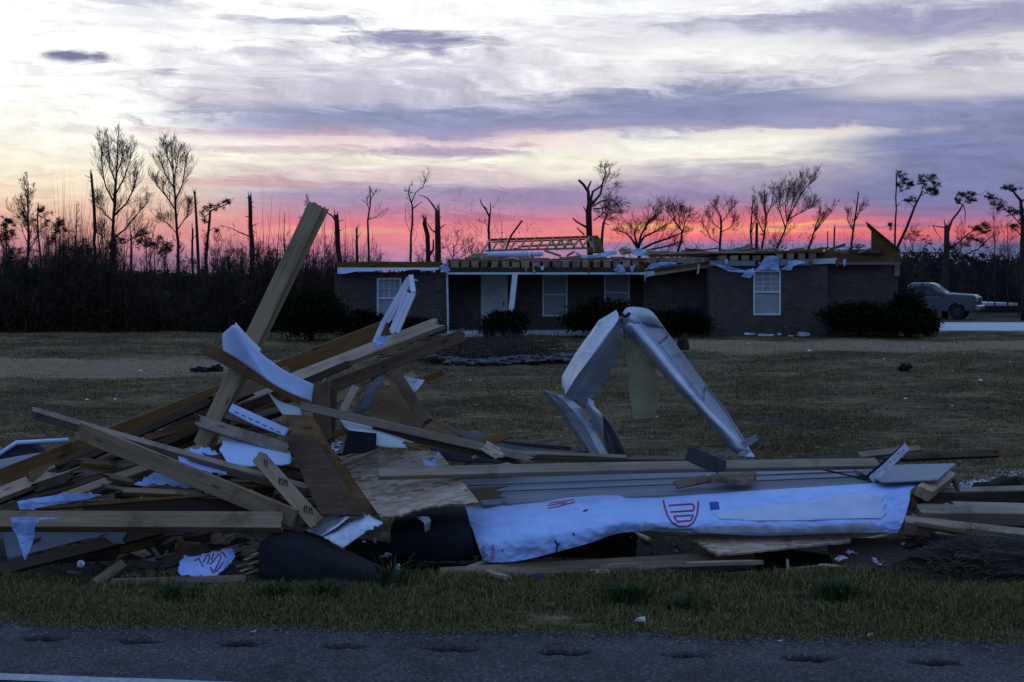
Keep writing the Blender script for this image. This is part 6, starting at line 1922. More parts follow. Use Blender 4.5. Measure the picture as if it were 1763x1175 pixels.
def patch_on(owner, name, poly, mat, off=.006, cell=4.0, th=.002, wob=0.0, seed=1):
    """piece lying on a bent sheet: photo px polygon cut into a fine grid and laid on the surface"""
    bv = bvh_of(owner)
    bm = bmesh.new()
    bm.faces.new([bm.verts.new((x, -y, 0)) for x, y in poly])
    xs_ = [p[0] for p in poly]; ys_ = [p[1] for p in poly]
    x = min(xs_) + cell
    while x < max(xs_):
        bmesh.ops.bisect_plane(bm, geom=bm.verts[:] + bm.edges[:] + bm.faces[:], plane_co=(x, 0, 0), plane_no=(1, 0, 0)); x += cell
    y = min(ys_) + cell
    while y < max(ys_):
        bmesh.ops.bisect_plane(bm, geom=bm.verts[:] + bm.edges[:] + bm.faces[:], plane_co=(0, -y, 0), plane_no=(0, 1, 0)); y += cell
    bm.verts.index_update()
    pts = []
    for v_ in bm.verts:
        q = off + (wob * (1 + mnoise.noise(Vector((v_.co.x * .02, v_.co.y * .05, seed)))) if wob else 0)
        pts.append(on_surf(bv, v_.co.x, -v_.co.y, q))
    F_ = [tuple(v_.index for v_ in f_.verts) for f_ in bm.faces if all(pts[v_.index] is not None for v_ in f_.verts)]
    bm.free()
    used = sorted({i for f_ in F_ for i in f_}); mp = {i: k for k, i in enumerate(used)}
    o = mesh(name, [pts[i] for i in used], [tuple(mp[i] for i in f_) for f_ in F_], MT[mat], owner, True)
    s_ = o.modifiers.new('thickness', 'SOLIDIFY'); s_.thickness = th; s_.offset = 0
    return o


MT['wrap_inner'] = plain('house_wrap_inner_side', (0.40, 0.46, 0.60), (0.50, 0.56, 0.68), 0.55, 6, 0.3, 0.006, 0.3)
MT['wrap_flap'] = plain('house_wrap_flap', (0.30, 0.29, 0.34), (0.46, 0.46, 0.54), 0.6, 9, 0.4, 0.008, 0.3)  # darker, browner tone of the folded lower flap
patch_on(wrap, 'inner_layer', [(1226, 884), (1262, 878), (1297, 872), (1340, 869), (1362, 868), (1367, 862), (1372, 867), (1397, 861), (1441, 852), (1500, 851), (1512, 857), (1522, 856), (1516, 864), (1528, 868), (1520, 876), (1526, 884), (1518, 893), (1480, 893), (1400, 896), (1300, 897), (1240, 894)], 'wrap_inner', .006, 5, .002, .006, 2)
patch_on(wrap, 'lower_flap', [(1108, 898), (1140, 906), (1170, 909), (1230, 906), (1320, 904), (1380, 908), (1430, 903), (1480, 900), (1500, 897), (1510, 905), (1522, 912), (1534, 917), (1440, 918), (1330, 920), (1220, 918), (1140, 916), (1110, 913)], 'wrap_flap', .005, 5, .002, .008, 3)
patch_on(wrap, 'blue_square_print', [(1221, 865), (1237, 864), (1239, 877.5), (1223, 878.5)], 'blue_ink', .004, 4)
ink(wrap, 'red_shield_print', [[(1142, 861), (1144, 872), (1149, 888), (1157, 900), (1168, 907)], [(1202, 863), (1202, 874), (1200, 887), (1194, 900), (1184, 907), (1168, 907)],
                               [(1151, 871), (1170, 869.6), (1190, 868.3), (1194, 869.5), (1195, 874), (1194, 879.5), (1172, 881), (1154, 882)], [(1160, 889.5), (1194, 887.5), (1189, 897), (1166, 898.5), (1160, 889.5)]], 3.0, 'red_ink')
ink(wrap, 'red_stripe_print', [[(943, 876), (962, 872.5), (990, 864.6)], [(943, 871.5), (964, 867.5), (976, 865.6)], [(945, 867), (966, 864.3), (990, 860.3)], [(978, 868.5), (990, 864)], [(966, 870), (988, 866)]], 1.8, 'red_ink')
ink_text(wrap, 'red_print', 'com', 835.5, 963.0, 13, math.pi / 2, 'red_ink')
ink_text(wrap, 'red_print', 'ience.', 851.5, 966.0, 13.5, math.pi / 2, 'red_ink')
ink(wrap, 'print_rule', [[(823.8, 935), (824.2, 961)]], 1.3, 'red_ink')
ink(wrap, 'stain', [[(955, 931), (960, 938), (963, 936)], [(960, 938), (958, 950)], [(838, 955), (838.5, 956)], [(864, 947.5), (866, 949)], [(1004, 881), (1012, 878)], [(986, 918), (989, 922)]], 2.6, 'black_ink')
# ------------------------------------------------------------------ things lying on the panel
board('plank', 'small pale offcut lying on the siding panel left of the splintered chunk', 'offcut', (1162, 834, 11.25), (1221, 822, 11.35), 13, .02, 62, 'wood', 0, .0, .1)
plate('wood_chunk', 'flat splintered wood chunk on the siding panel', 'offcut', ((1225, 820, 11.3), (1300, 812, 11.45), (1260, 830, 11.15)), [(1224, 816), (1240, 812), (1270, 808), (1296, 809), (1303, 816), (1298, 824), (1270, 826), (1240, 822), (1226, 824)], .05, 'wood', .012, 22, .03)
board('shingle_block', 'dark grey bent shingle block resting on the long level plank', 'shingle', (1182, 779, 11.25), (1240, 803, 11.15), 25, .03, 12, 'shingle', .01, .01, .6)
plate('shingle_block', 'folded end of the dark shingle block', 'shingle', ((1236, 790, 11.15), (1248, 794, 11.1), (1240, 812, 11.1)), [(1234, 788), (1248, 793), (1247, 808), (1236, 812)], .03, 'shingle', .004, 23, .03)
board('metal_offcut', 'grey flat metal offcut behind the long level plank at the foot of the bent metal', 'metal', (1247, 784, 11.95), (1304, 753, 12.0), 12, .01, 10, 'siding', .02, .03, .2)
plate('metal_offcut', 'bright crumpled metal foot at the bottom right of the bent metal', 'metal', ((1270, 784, 12.0), (1285, 768, 12.05), (1298, 786, 11.95)), [(1268, 785), (1280, 772), (1286, 768), (1292, 776), (1300, 787)], .008, 'galv', .004, 24, .04)
crumple('paper_sheet', 'thin pale splinter of board behind the shingle block', 'scrap', [(1226, 785), (1240, 780), (1262, 782), (1280, 786), (1250, 788)], 11.9, MT['wood'], 5, .02, .01, 47)
strap = board('metal_strap', 'perforated pale metal strap standing up at the right end of the panel', 'strap', (1500, 828, 11.25), (1563, 768, 11.35), 13, .004, 5, 'galv', .01, .004, .3)
ink(strap, 'hole', [[(x, y), (x + 1.5, y + .2)] for x, y in ((1514, 812), (1523, 808), (1532, 796), (1540, 792), (1546, 781), (1555, 776))], 1.8, 'black_ink')
board('metal_strap', 'dark folded underside of the perforated strap', 'strap', (1486, 826, 11.2), (1552, 770, 11.42), 4, .004, -5, 'tar', 0, 0, .3)
board('stud', 'short pale stud end lying across the right end of the panel', 'board', (1592, 842, 11.0), (1636, 810, 11.75), 24, .085, 50, 'wood', 0, .01, .05)
board('stud', 'dark stud beneath the short pale stud end', 'board', (1570, 862, 11.05), (1612, 828, 11.8), 16, .085, 40, 'wood_red', 0, .01, .05)
board('plank', 'grey plank slanting behind the perforated strap', 'plank', (1478, 783, 12.1), (1586, 770, 12.5), 10, .03, 40, 'wood_grey', .02, .03, .1)
board('plank', 'rough orange brown plank lying behind the right end of the panel', 'plank', (1558, 786, 12.3), (1722, 779, 12.6), 12, .09, 20, 'wood_red', .02, .12, .2)
board('plank', 'grey end of a plank beside the rough orange brown plank', 'plank', (1500, 784, 12.25), (1580, 785, 12.35), 9, .03, 30, 'wood_grey', 0, 0, .1)
board('stake', 'small dark stake leaning in the litter right of the stud end', 'stake', (1640, 818, 11.7), (1653, 851, 11.5), 5, .03, 0, 'wood_dark', 0, 0, .1)
# dark shingles behind the middle
sheet('shingle_mat', 'torn mat of dark roof shingles behind the long level plank', 'shingles', [[(774, 732, 12.2), (800, 742, 12.3), (880, 758, 12.4), (985, 768, 12.5)], [(776, 748, 12.0), (810, 756, 12.0), (880, 768, 12.1), (1000, 778, 12.2)], [(780, 764, 11.8), (820, 770, 11.8), (890, 778, 11.9), (1008, 784, 12.0)]], 20, 8, 'shingle', .012, .03, 8, 20, edge=.03)
sheet('tar_paper_sheet', 'dark tar paper in the gap behind the strand board', 'tar paper', [[(740, 770, 11.7), (800, 778, 11.7), (900, 788, 11.8)], [(745, 790, 11.5), (800, 796, 11.5), (880, 798, 11.6)]], 14, 6, 'tar', .004, .02, 6, 21)
board('batten', 'pale thin batten in front of the dark shingle mat', 'batten', (870, 778, 11.85), (1080, 786, 11.95), 6, .03, 35, 'wood_grey', .02, .02, .3)
board('batten', 'dark narrow board on top of the shingle mat', 'batten', (815, 757, 12.1), (985, 772, 12.2), 6, .03, 10, 'wood_dark', 0, 0, .3)
# ------------------------------------------------------------------ underneath, right part
board('beam', 'long beam on the ground below the house wrap', 'beam', (756, 988, 10.22), (1300, 957, 10.6), 22, .09, 48, 'wood', 0, 0, .1)
plate('strand_board_sheet', 'strand board corner sticking out under the house wrap', 'sheet', ((1182, 922, 10.7), (1240, 956, 10.25), (1470, 922, 10.8)), [(1180, 921), (1470, 916), (1462, 933), (1400, 938), (1330, 946), (1236, 956)], .015, 'osb', .008, 25, .04, None, False, (1, 2, 3, 4))
board('plank', 'upper dark board poking out at the right edge', 'plank', (1588, 858, 11.2), (1830, 854, 11.4), 18, .04, 0, 'wood_dark', 0, 0, .1)
board('beam', 'pale topped beam poking out at the right edge, upper', 'beam', (1580, 875, 10.95), (1830, 879, 11.1), 15, .12, 62, 'wood_grey', 0, 0, .1)
board('beam', 'pale topped beam poking out at the right edge, sloping down to the right', 'beam', (1556, 893, 10.8), (1830, 922, 10.6), 12, .12, 62, 'wood', 0, 0, .1)
board('plank', 'dark board sloping down to the right below the two beams', 'plank', (1580, 912, 10.75), (1830, 952, 10.5), 22, .05, 5, 'wood_dark', 0, 0, .1)
board('plank', 'blackish sheet strip lowest of the boards at the right edge', 'plank', (1600, 930, 10.65), (1830, 985, 10.3), 26, .02, 10, 'tar', 0, 0, .2)
for k, (a, b, w, mt_, u, lb) in enumerate((((1600, 846, 11.6), (1830, 838, 11.9), 9, 'wood_grey', 45, 'thin grey board on top of the stack at the right edge'), ((1640, 866, 11.1), (1830, 872, 11.2), 8, 'wood', 55, 'pale board edge between the upper boards at the right edge'),
        ((1575, 902, 10.75), (1760, 932, 10.55), 8, 'wood_red', 10, 'brown board under the sloping pale beam at the right edge'), ((1610, 915, 10.72), (1830, 936, 10.6), 8, 'wood_grey', 50, 'grey narrow board below the sloping pale beam at the right edge'),
        ((1590, 945, 10.6), (1800, 968, 10.4), 10, 'wood_red', 20, 'brown lower board half hidden by the brush at the right edge'), ((1560, 940, 10.8), (1700, 905, 11.0), 7, 'wood_dark', 20, 'dark board crossing the stack at the right edge'))):
    board('plank', lb, 'plank', a, b, w, .05, u, mt_, .02, .02, .3)
plate('plywood_sheet', 'dark plywood lying in the shade under the right end of the wrap', 'sheet', ((1420, 930, 10.9), (1660, 940, 10.9), (1520, 985, 10.5)), [(1420, 925), (1600, 928), (1660, 950), (1680, 985), (1560, 986), (1440, 985)], .015, 'wood_dark', .006, 26)
board('plank', 'short brown plank on the grass below the right end of the wrap', 'plank', (1458, 990, 10.15), (1634, 1000, 10.05), 19, .04, 12, 'wood_red', 0, .03, .1)
board('plank', 'grey weathered strip half sunk in the grass below the short brown plank', 'plank', (1370, 1012, 9.98), (1560, 1004, 10.05), 11, .02, 15, 'wood_grey', 0, 0, .1)
board('stake', 'single thin pale sliver standing under the strand board corner', 'stake', (1356, 962, 10.3), (1357, 984, 10.2), 4, .01, 0, 'wood', 0.01, .02, 0)
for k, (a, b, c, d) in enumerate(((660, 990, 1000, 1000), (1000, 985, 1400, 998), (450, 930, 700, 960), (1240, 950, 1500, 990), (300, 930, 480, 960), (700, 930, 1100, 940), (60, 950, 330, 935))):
    board('plank', ('added dark plank filling the shade under the tar paper', 'added dark plank filling the shade under the middle of the wrap', 'added dark plank filling the shade behind the slumped tar paper', 'added dark plank filling the shade under the strand board corner', 'added dark plank filling the shade above the printed wrap piece', 'added dark level board filling the shade beneath the wrap', 'added dark board filling the shade behind the dandelion')[k], 'plank',
          (a, b, 11.1 + .1 * (k % 3)), (c, d, 11.3), 46, .04, 10, 'wood_dark', .03, .03, .2)  # dark boards added as fill so the pile's underside reads as shade
crumple('blue_scrap', 'small dark blue scrap on the beam below the wrap', 'scrap', [(916, 988), (934, 987), (935, 1000), (918, 1003)], 10.15, MT['blue_ink'], 4, .006, .004, 48)
crumple('blue_scrap', 'dark blue folded scrap in the grass left of the weed clump', 'scrap', [(852, 1006), (870, 1003), (886, 1008), (880, 1018), (858, 1018)], 9.9, MT['blue_ink'], 4, .01, .004, 49)
for k in range(10):
    px_ = (432, 440, 418, 446, 425, 436, 1700, 1650, 905, 930)[k]; py_ = (960, 968, 972, 952, 980, 984, 962, 955, 1024, 1032)[k]
    board('splinter', ('pale splinter topmost left of the slumped tar paper', 'pale splinter second left of the slumped tar paper', 'pale splinter third left of the slumped tar paper', 'pale splinter touching the slumped tar paper', 'pale splinter fifth beside the printed wrap', 'pale splinter lowest beside the printed wrap',
           'bright splinter among the boards at the right edge', 'grey splinter among the boards at the right edge', 'pale curved splinter lying in the grass below the wrap', 'pale splinter end in the grass below the wrap')[k], 'splinter', (px_ - 14, py_ + 5, 10.0 if k > 7 else 10.15), (px_ + 12, py_ - 4 if k < 8 else py_ + 4, 10.0 if k > 7 else 10.2), 4, .012, 20, 'wood', .02, .02, .5)
# car window frame like white edged panel, far left
sheet('window_frame', 'dark panel with a white rim at the far left edge', 'panel', [[(-30, 800, 11.9), (20, 764, 12.1), (60, 762, 12.2)], [(-30, 812, 11.8), (20, 790, 11.9), (90, 784, 12.0)]], 6, 5, 'tar', .01, .002, 3, 22)
tb = MB(); tb.tube([P(-30, 802, 11.85), P(28, 763, 12.05), P(118, 758, 12.2)], [.022, .022, .02], 6); tag(tb.build('white_rim', MT['white_sheet'], None, True), 'white bent rim around the dark panel at the far left edge', 'trim')
sheet('metal_sheet', 'pale sheet under the white rimmed panel at the far left', 'sheet', [[(-40, 800, 11.75), (30, 786, 11.8), (70, 780, 11.9)], [(-40, 830, 11.6), (10, 812, 11.65), (60, 790, 11.75)]], 6, 4, 'siding', .004, .004, 3, 23)

# ------------------------------------------------------------------ bent white window frame
wf = empty('bent_window_frame', tuple(P(690, 575, 11.95)), 'white vinyl window frame bent into a narrow arch above the rafters', 'window frame')
def fpart(a, b, w, t, dy=0.0, up=(1, 0, 0)):
    m = MB(); m.bar(P(*a) + Vector((0, dy, 0)), P(*b) + Vector((0, dy, 0)), w, t, up); return m.build('frame_bar', MT['vinyl_trim'], wf)
fpart((704, 479, 12.1), (660, 556, 12.05), .040, .05); fpart((660, 556, 12.05), (640, 602, 12.0), .040, .05)
fpart((707, 484, 12.04), (668, 556, 12.0), .022, .03)
fpart((707.5, 476, 12.05), (712, 505, 11.95), .044, .05); fpart((704, 483, 12.12), (706, 500, 12.1), .03, .03)
fpart((712, 506, 11.95), (683, 574, 11.85), .036, .05); fpart((705, 505, 11.93), (675, 574, 11.83), .034, .02); fpart((700, 502, 12.0), (672, 570, 11.9), .018, .05)
fpart((712, 482, 12.0), (718.5, 483, 12.0), .012, .02, 0, (0, 0, 1))
crumple('plastic_bag', 'crumpled white film caught at the left foot of the bent window frame', 'scrap', [(644, 588), (650, 576), (658, 580), (664, 578), (666, 588), (656, 596), (646, 598)], 11.75, MT['wrap'], 6, .03, .004, 50)

# ------------------------------------------------------------------ bent white metal arch (garage door track / gutter like)
arch_ = empty('bent_metal_arch', tuple(P(1120, 780, 11.9)), 'large bent white sheet metal arch standing behind the siding panel', 'bent metal')
YA = 12.0
def strip(name, cols, mat, nu=8, nv=24, th=.004, wr=.0, seed=0, edge=0.0, linr=False, linc=False):
    """cols: list of columns, each a list of (px,py,dY) from top to bottom"""
    rows_ = [[(c[i][0], c[i][1], YA + c[i][2]) for c in cols] for i in range(len(cols[0]))]
    return sheet(name, '', '', rows_, nu, nv, mat, th, wr, 6, seed, linc, linr, arch_, not linc, None, edge)
# left upper panel: two faces meeting at a crease
oL = [(1062, 535, .10), (1034, 549, .16), (1010, 579, .20), (986, 618, .20), (966, 651, .16), (968, 668, .13)]
cL_ = [(1066, 547, -.05), (1051, 570, -.12), (1024, 608, -.15), (998, 642, -.15), (976, 674, -.10), (974, 680, -.06)]
iL = [(1071, 545, .10), (1073, 588, .12), (1061, 622, .14), (1044, 652, .14), (1020, 686, .10), (1007, 698, .08)]
strip('upper_panel', [oL, [((a[0] + b[0]) / 2, (a[1] + b[1]) / 2, (a[2] + b[2]) / 2 - .01) for a, b in zip(oL, cL_)], cL_], 'steel', 4, 9, .005, .012, 1, .006, True, True)
strip('side_panel', [cL_, [((a[0] + b[0]) / 2, (a[1] + b[1]) / 2, (a[2] + b[2]) / 2 - .005) for a, b in zip(cL_, iL)], iL], 'steel', 4, 9, .005, .012, 2, .006, True, True)
for owner_, pts_ in ((bpy.data.objects[arch_.children[0].name], ((1040, 560), (1020, 588), (1000, 612), (984, 640))), (bpy.data.objects[arch_.children[1].name], ((1060, 600), (1046, 630), (1024, 664), (1002, 684), (1034, 628)))):
    ink(owner_, 'screw_hole', [[(x, y), (x + 1.2, y + 1.4)] for x, y in pts_], 1.6, 'black_ink')
# lower left leg
strip('lower_panel', [[(935, 676, .12), (950, 692, .12), (972, 722, .1), (1014, 784, .05)], [(938, 672, .05), (956, 690, .02), (982, 722, .0), (1020, 784, -.03)]], 'steel', 2, 6, .005, .004, 3, 0, True, True)
strip('lower_panel', [[(938, 672, .05), (956, 690, .02), (982, 722, .0), (1020, 784, -.03)], [(960, 680, .0), (985, 705, -.03), (1005, 730, -.05), (1034, 784, -.06)], [(977, 681, .02), (1002, 704, .0), (1020, 733, 0), (1046, 783, .0)]], 'steel', 4, 6, .005, .006, 4, .004, True, True)
strip('torn_joint', [[(1006, 690, .0), (1010, 702, -.05), (1016, 714, -.05), (1022, 740, .0)], [(1014, 686, -.07), (1018, 700, -.1), (1026, 714, -.1), (1034, 745, -.02)], [(1022, 692, .0), (1026, 704, .0), (1036, 716, .0), (1040, 760, .04)]], 'steel', 8, 14, .005, .01, 5, .004)
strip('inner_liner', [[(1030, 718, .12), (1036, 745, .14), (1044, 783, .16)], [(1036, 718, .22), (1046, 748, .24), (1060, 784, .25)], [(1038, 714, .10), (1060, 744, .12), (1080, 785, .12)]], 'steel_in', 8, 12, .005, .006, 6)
# right leg: rounded front channel, recessed back in three overlapping pieces
A_ = [(1068, 562, .02), (1088, 582, .0), (1108, 606, 0), (1138, 640, 0), (1170, 676, 0), (1205, 712, 0), (1232, 744, 0), (1256, 774, .02)]
B_ = [(1082, 556, -.09), (1102, 580, -.1), (1122, 602, -.11), (1154, 642, -.11), (1190, 682, -.11), (1224, 720, -.11), (1252, 748, -.11), (1270, 776, -.09)]
C_ = [(1090, 541, .0), (1112, 567, .02), (1133, 593, .02), (1170, 640, .02), (1211, 691, .02), (1246, 726, .02), (1274, 755, .02), (1290, 778, .02)]
strip('rounded_channel', [A_, B_, C_], 'steel', 8, 22, .006, .008, 7)
D_ = [(1118, 538, .16), (1136, 556, .18), (1152, 578, .2), (1184, 622, .2), (1215, 664, .2), (1248, 706, .2), (1279, 755, .16), (1296, 786, .12)]
E_ = [((a[0] + b[0]) / 2, (a[1] + b[1]) / 2, .14) for a, b in zip(C_, D_)]
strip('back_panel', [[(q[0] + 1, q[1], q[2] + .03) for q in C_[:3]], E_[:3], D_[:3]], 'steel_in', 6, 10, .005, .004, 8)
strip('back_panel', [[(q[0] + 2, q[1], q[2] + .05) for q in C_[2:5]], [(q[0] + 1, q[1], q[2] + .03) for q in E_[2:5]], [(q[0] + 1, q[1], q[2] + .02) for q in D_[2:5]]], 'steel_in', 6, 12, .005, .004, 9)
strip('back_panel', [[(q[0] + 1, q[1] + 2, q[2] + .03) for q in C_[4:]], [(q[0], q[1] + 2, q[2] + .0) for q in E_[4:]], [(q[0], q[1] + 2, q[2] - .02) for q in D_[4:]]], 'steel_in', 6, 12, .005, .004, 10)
strip('end_cap', [[(1070, 552, .05), (1072, 560, .02), (1080, 566, .0)], [(1074, 536, -.02), (1082, 548, -.09), (1090, 560, -.07)], [(1086, 529, .0), (1096, 541, -.02), (1102, 556, .0)], [(1118, 534, .1), (1126, 546, .1), (1128, 560, .12)], [(1136, 556, .17), (1139, 560, .17), (1142, 566, .18)]], 'steel', 14, 8, .006, .006, 11)
strip('bright_lip', [[(q[0] - 1.2, q[1], q[2] - .03) for q in C_], [(q[0] + 1.4, q[1], q[2] - .03) for q in C_]], 'white_sheet', 1, 24, .006, 0, 12)
strip('outer_lip', [[(q[0] - 1.0, q[1], q[2] - .02) for q in D_], [(q[0] + 1.2, q[1], q[2] - .02) for q in D_]], 'steel', 1, 24, .006, 0, 13)
strip('hanging_film', [[(1074, 573, .12), (1078, 610, .13), (1083, 660, .13), (1091, 719, .12)], [(1086, 583, .10), (1094, 618, .08), (1100, 664, .09), (1101, 722, .11)], [(1099, 592, .13), (1124, 630, .14), (1135, 682, .15), (1125, 718, .16)]], 'yellow_film', 6, 10, .002, .012, 14, .012, False, True)
mm = MB(); mm.tube([P(1070, 540, YA - .06), P(1076, 546, YA - .12), P(1084, 540, YA - .1)], .015, 5); mm.build('torn_rivet', MT['tar'], arch_)

# ------------------------------------------------------------------ small things in the verge
def weed(label, px, py, n, h, seed, mat='grass_verge', name='weed_clump', spread=.12, cat='weed'):
    rr = random.Random(seed)
    Y_ = H * F / (py - CY)
    c = Vector((hx(px, Y_), Y_, gz1(hx(px, Y_), Y_)))
    m = MB()
    for k in range(n):
        a = rr.uniform(0, 6.28); l_ = h * rr.uniform(.5, 1.2)
        d = Vector((math.cos(a), math.sin(a), 0)); s_ = Vector((-math.sin(a), math.cos(a), 0)) * rr.uniform(.004, .011)
        b = c + d * rr.uniform(0, spread) ; lean = rr.uniform(.2, 1.0)
        p1 = b + d * l_ * lean * .35 + Vector((0, 0, l_ * .6)); p2 = b + d * l_ * lean + Vector((0, 0, l_ * (1 - .35 * lean)))
        m.add([b - s_ * .6, b + s_ * .6, p1 + s_, p1 - s_, p2], [(0, 1, 2, 3), (3, 2, 4)])
    o = m.build(name, MT[mat]); return tag(o, label, cat)


MT['weed'] = leaf_mat('weed_leaf', (0.015, 0.035, 0.012), (0.05, 0.085, 0.03))
for k, (px_, py_, n_, h_, lb) in enumerate(((1082, 1030, 160, .16, 'dark green weed clump in the verge below the red shield print'), (1440, 1036, 150, .15, 'broad leaved weed clump in the verge below the short brown plank'), (560, 1030, 120, .12, 'weed clump in front of the slumped tar paper'),
                                             (672, 1012, 60, .24, 'tall grass tuft beside the right end of the slumped tar paper'), (480, 1034, 90, .12, 'low weed clump left of the slumped tar paper base'), (1180, 1040, 90, .10, 'low weed clump right of the dark green weed clump'), (300, 1030, 110, .11, 'weed clump in front of the flat pale plank'))):
    weed(lb, px_, py_, n_, h_, 200 + k, 'weed', spread=.16)
# dandelion clock
dn = empty('dandelion', tuple(P(139, 1000, 10.0)), 'single white seed head on a stem at the lower left', 'plant')
m = MB(); m.tube([P(136, 1004, 10.0), P(142, 990, 10.0), P(139, 974, 10.0)], .004, 5); m.build('stem', MT['weed'], dn)
m = MB()
for k in range(90):
    d = Vector((yr.gauss(0, 1), yr.gauss(0, 1), yr.gauss(0, 1) + .2)).normalized()
    c_ = P(139, 971, 10.0); s_ = d.orthogonal() * .006
    m.add([c_, c_ + d * .026 + s_, c_ + d * .026 - s_], [(0, 1, 2)])
m.build('seed_head', MT['paper'], dn)
# uprooted dead brush at the right
m = MB(); br_ = random.Random(99)
for k in range(2600):
    px_ = 1640 + br_.gauss(0, 65); hgt = max(0.05, .36 - abs(px_ - 1680) / 420)
    Y_ = br_.uniform(9.75, 10.35)
    b = Vector((hx(px_, Y_), Y_, br_.uniform(-.05, hgt)))
    d = Vector((br_.gauss(0, .12), br_.gauss(0, .08), br_.uniform(-.05, .14)))
    s_ = d.orthogonal().normalized() * br_.uniform(.0015, .0035)
    m.add([b - s_, b + s_, b + d], [(0, 1, 2)])
tag(m.build('dead_brush', MT['deadleaf']), 'dark heap of uprooted dead brush at the lower right', 'brush', kind='stuff')
lump('soil_heap', 'dark soil heap under the dead brush at the lower right', 'soil', (hx(1690, 10.15), 10.15, .02), (.62, .28, .26), 'soil', 81)
# shredded white litter on the grass right of the stud end
nb = 1500
lx_ = RNG.normal(0, 1, nb); px_ = 1690 + lx_ * 34; py_ = 822 - lx_ * 9 + RNG.normal(0, 6, nb)
Yl = H * F / (py_ - CY) * .93
V0 = np.stack([(px_ - CX) / F * Yl, Yl, gz((px_ - CX) / F * Yl, Yl) + RNG.uniform(.02, .12, nb)], 1)
a = V0 + RNG.normal(0, .011, (nb, 3)); c = V0 + RNG.normal(0, .011, (nb, 3))
v = np.stack([V0, a, c], 1).reshape(-1, 3)
tag(fast_mesh('shredded_foam', v, np.arange(len(v)).reshape(-1, 3), MT['paper']), 'scatter of shredded white bits on the grass right of the panel', 'litter', kind='stuff')
# crumbs and chips along the pile
nb = 5000
px_ = RNG.uniform(0, 1763, nb); Yl = RNG.uniform(9.9, 12.8, nb)
V0 = np.stack([(px_ - CX) / F * Yl, Yl, gz((px_ - CX) / F * Yl, Yl) + .01], 1)
a = V0 + RNG.normal(0, .022, (nb, 3)); c = V0 + RNG.normal(0, .022, (nb, 3))
v = np.stack([V0, a, c], 1).reshape(-1, 3)
tag(fast_mesh('wood_chips', v, np.arange(len(v)).reshape(-1, 3), MT['deadleaf']), 'fine splinters and chips scattered under the debris', 'litter', kind='stuff')
for k, (px_, py_, lb) in enumerate(((1102, 1068, 'crumpled pale scrap in the verge near the road edge, largest of the verge litter'), (948, 1042, 'tiny pale bit in the grass below the wrap'), (1343, 1106, 'white scrap on the road edge'), (1498, 1094, 'small round white bit at the grass edge on the right'), (436, 1090, 'small white bit on the road edge at the left'))):
    Y_ = H * F / (py_ - CY)
    crumple('litter_scrap', lb, 'scrap', [(px_ - 10 + 3 * (k > 0), py_ + 2), (px_ - 4, py_ - 4 + (k > 0)), (px_ + 8 - 3 * (k > 0), py_ - 6 + 2 * (k > 0)), (px_ + 10 - 4 * (k > 0), py_ + 2), (px_, py_ + 3)], Y_, MT['paper'], 5, .012, .004, 90 + k)

lump('soil_heap', 'dark clod heap behind the boards at the right edge', 'soil', (hx(1752, 12.2), 12.2, .18), (.42, .3, .24), 'soil', 82)
# small broken pieces all through the pile (copies of six shapes)
frag = []
fr_ = random.Random(404)
FR = [('board_fragment', 'wood', .42, .07, .035), ('board_fragment', 'wood_red', .30, .09, .03), ('board_fragment', 'wood_grey', .55, .05, .03), ('board_fragment', 'wood_dark', .36, .10, .02), ('board_fragment', 'osb', .26, .15, .012), ('board_fragment', 'wood', .22, .04, .02)]
for k, (nm_, mt_, L_, w_, t_) in enumerate(FR):
    me = beam_mesh(nm_, L_, w_, t_, fr_, .07, .09, 1.0, 5)
    me.materials.append(MT[mt_])
    frag.append(me)
ZN = [('in the dark under the left boards', (0, 460, 905, 990, 10.3, 11.2), 48), ('among the rafters on the left', (40, 560, 760, 860, 10.7, 11.6), 34), ('around the strand board in the middle', (560, 900, 740, 880, 10.9, 11.9), 30),
      ('along the ground below the house wrap', (740, 1560, 960, 1004, 10.2, 10.9), 44), ('among the boards at the right edge', (1560, 1763, 870, 985, 10.5, 11.4), 24), ('on the grass behind the long level plank', (980, 1763, 770, 800, 12.2, 13.6), 26)]
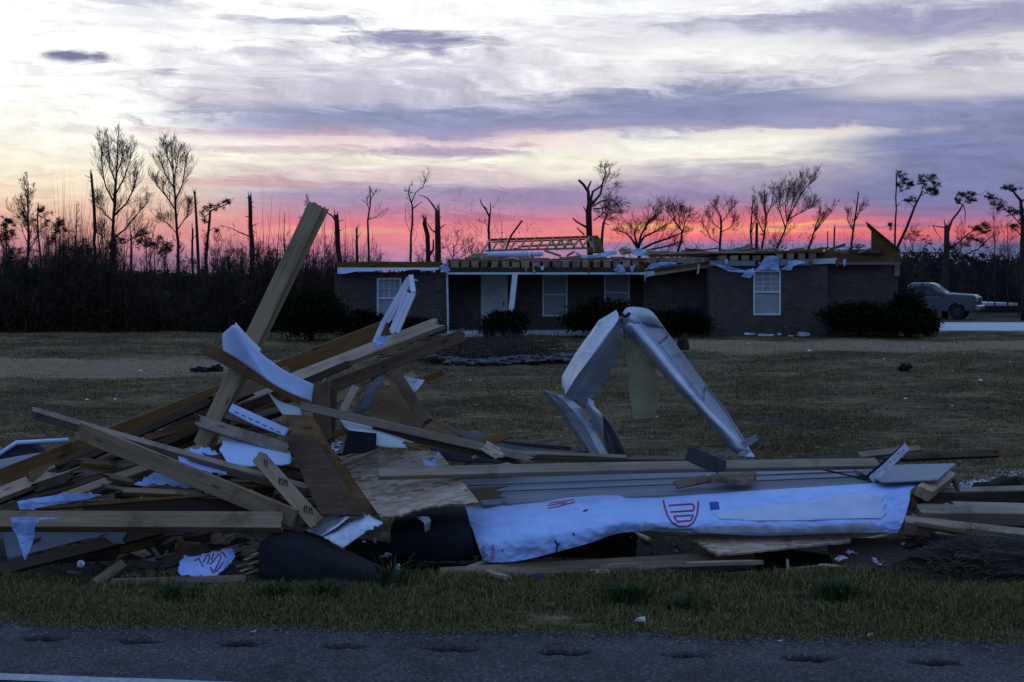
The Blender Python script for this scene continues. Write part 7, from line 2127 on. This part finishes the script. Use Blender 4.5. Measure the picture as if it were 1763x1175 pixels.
for where, (x0, x1, y0, y1, Y0, Y1), cnt in ZN:
    for k in range(cnt):
        me = frag[fr_.randrange(6)]
        o = link(bpy.data.objects.new('board_fragment', me))
        Y_ = fr_.uniform(Y0, Y1)
        p = P(fr_.uniform(x0, x1), fr_.uniform(y0, y1), Y_)
        p.z = max(p.z, gz1(p.x, p.y) + .03)
        if 'house wrap' in where: p.z = gz1(p.x, p.y) + fr_.uniform(.02, .08)
        if 'grass' in where: p.z = gz1(p.x, p.y) + .03
        s_ = fr_.uniform(.5, 1.35)
        flat = 'grass' in where or 'house wrap' in where
        o.matrix_basis = Matrix.LocRotScale(p, (Matrix.Rotation(fr_.uniform(-.3, .3) if not flat else fr_.gauss(0, .9), 3, 'Z') @ Matrix.Rotation(fr_.gauss(0, .35) if not flat else fr_.gauss(0, .08), 3, 'Y') @ Matrix.Rotation(fr_.uniform(0, 1.5) if not flat else 0, 3, 'X')).to_quaternion(), Vector((s_, s_, s_)))
        tag(o, 'small splintered board fragment lying ' + where, 'wood fragment', 'splintered fragments ' + where)
# torn wrap and paper bits caught in the pile
bit = None
for k in range(26):
    Y_ = fr_.uniform(10.3, 11.8)
    p = P(fr_.uniform(60, 1700), fr_.uniform(800, 985), Y_)
    if 640 < CX + F * p.x / p.y < 1560: p.z = max(gz1(p.x, p.y), 0) + fr_.uniform(.0, .1); 
    if bit is None:
        bit = crumple('torn_bit', 'small torn white bit caught among the broken boards', 'scrap', [(398, 801), (409, 795), (426, 797), (431, 803), (417, 804), (406, 808)], 10.8, MT['paper'], 8, .09, .004, 77, group='torn white bits in the debris pile')
        o = bit
    else:
        o = link(bit.copy())
    s_ = fr_.uniform(.25, .75)
    o.matrix_basis = Matrix.LocRotScale(p, Matrix.Rotation(fr_.uniform(0, 6), 3, Vector((fr_.gauss(0, 1), fr_.gauss(0, 1), fr_.gauss(0, 1))).normalized()).to_quaternion(), Vector((s_, s_, s_)))
# bent nails sticking out of the nearest boards
nl = MB()
for (px_, py_, Y_) in ((520, 905, 10.1), (150, 742, 10.62), (470, 860, 10.25), (655, 806, 11.2), (1600, 838, 10.9), (340, 722, 10.85), (900, 952, 10.4), (760, 552, 11.7), (536, 700, 10.85), (1480, 985, 10.05), (1512, 980, 10.05), (1506, 978, 10.06)):
    p = P(px_, py_, Y_)
    nl.tube([p, p + Vector((fr_.uniform(-.02, .02), -.03, .04)), p + Vector((fr_.uniform(-.05, .05), -.05, .07))], .003, 5)
tag(nl.build('bent_nails', MT['steel_in']), 'bent nails sticking out of the nearest boards', 'nails', kind='stuff')
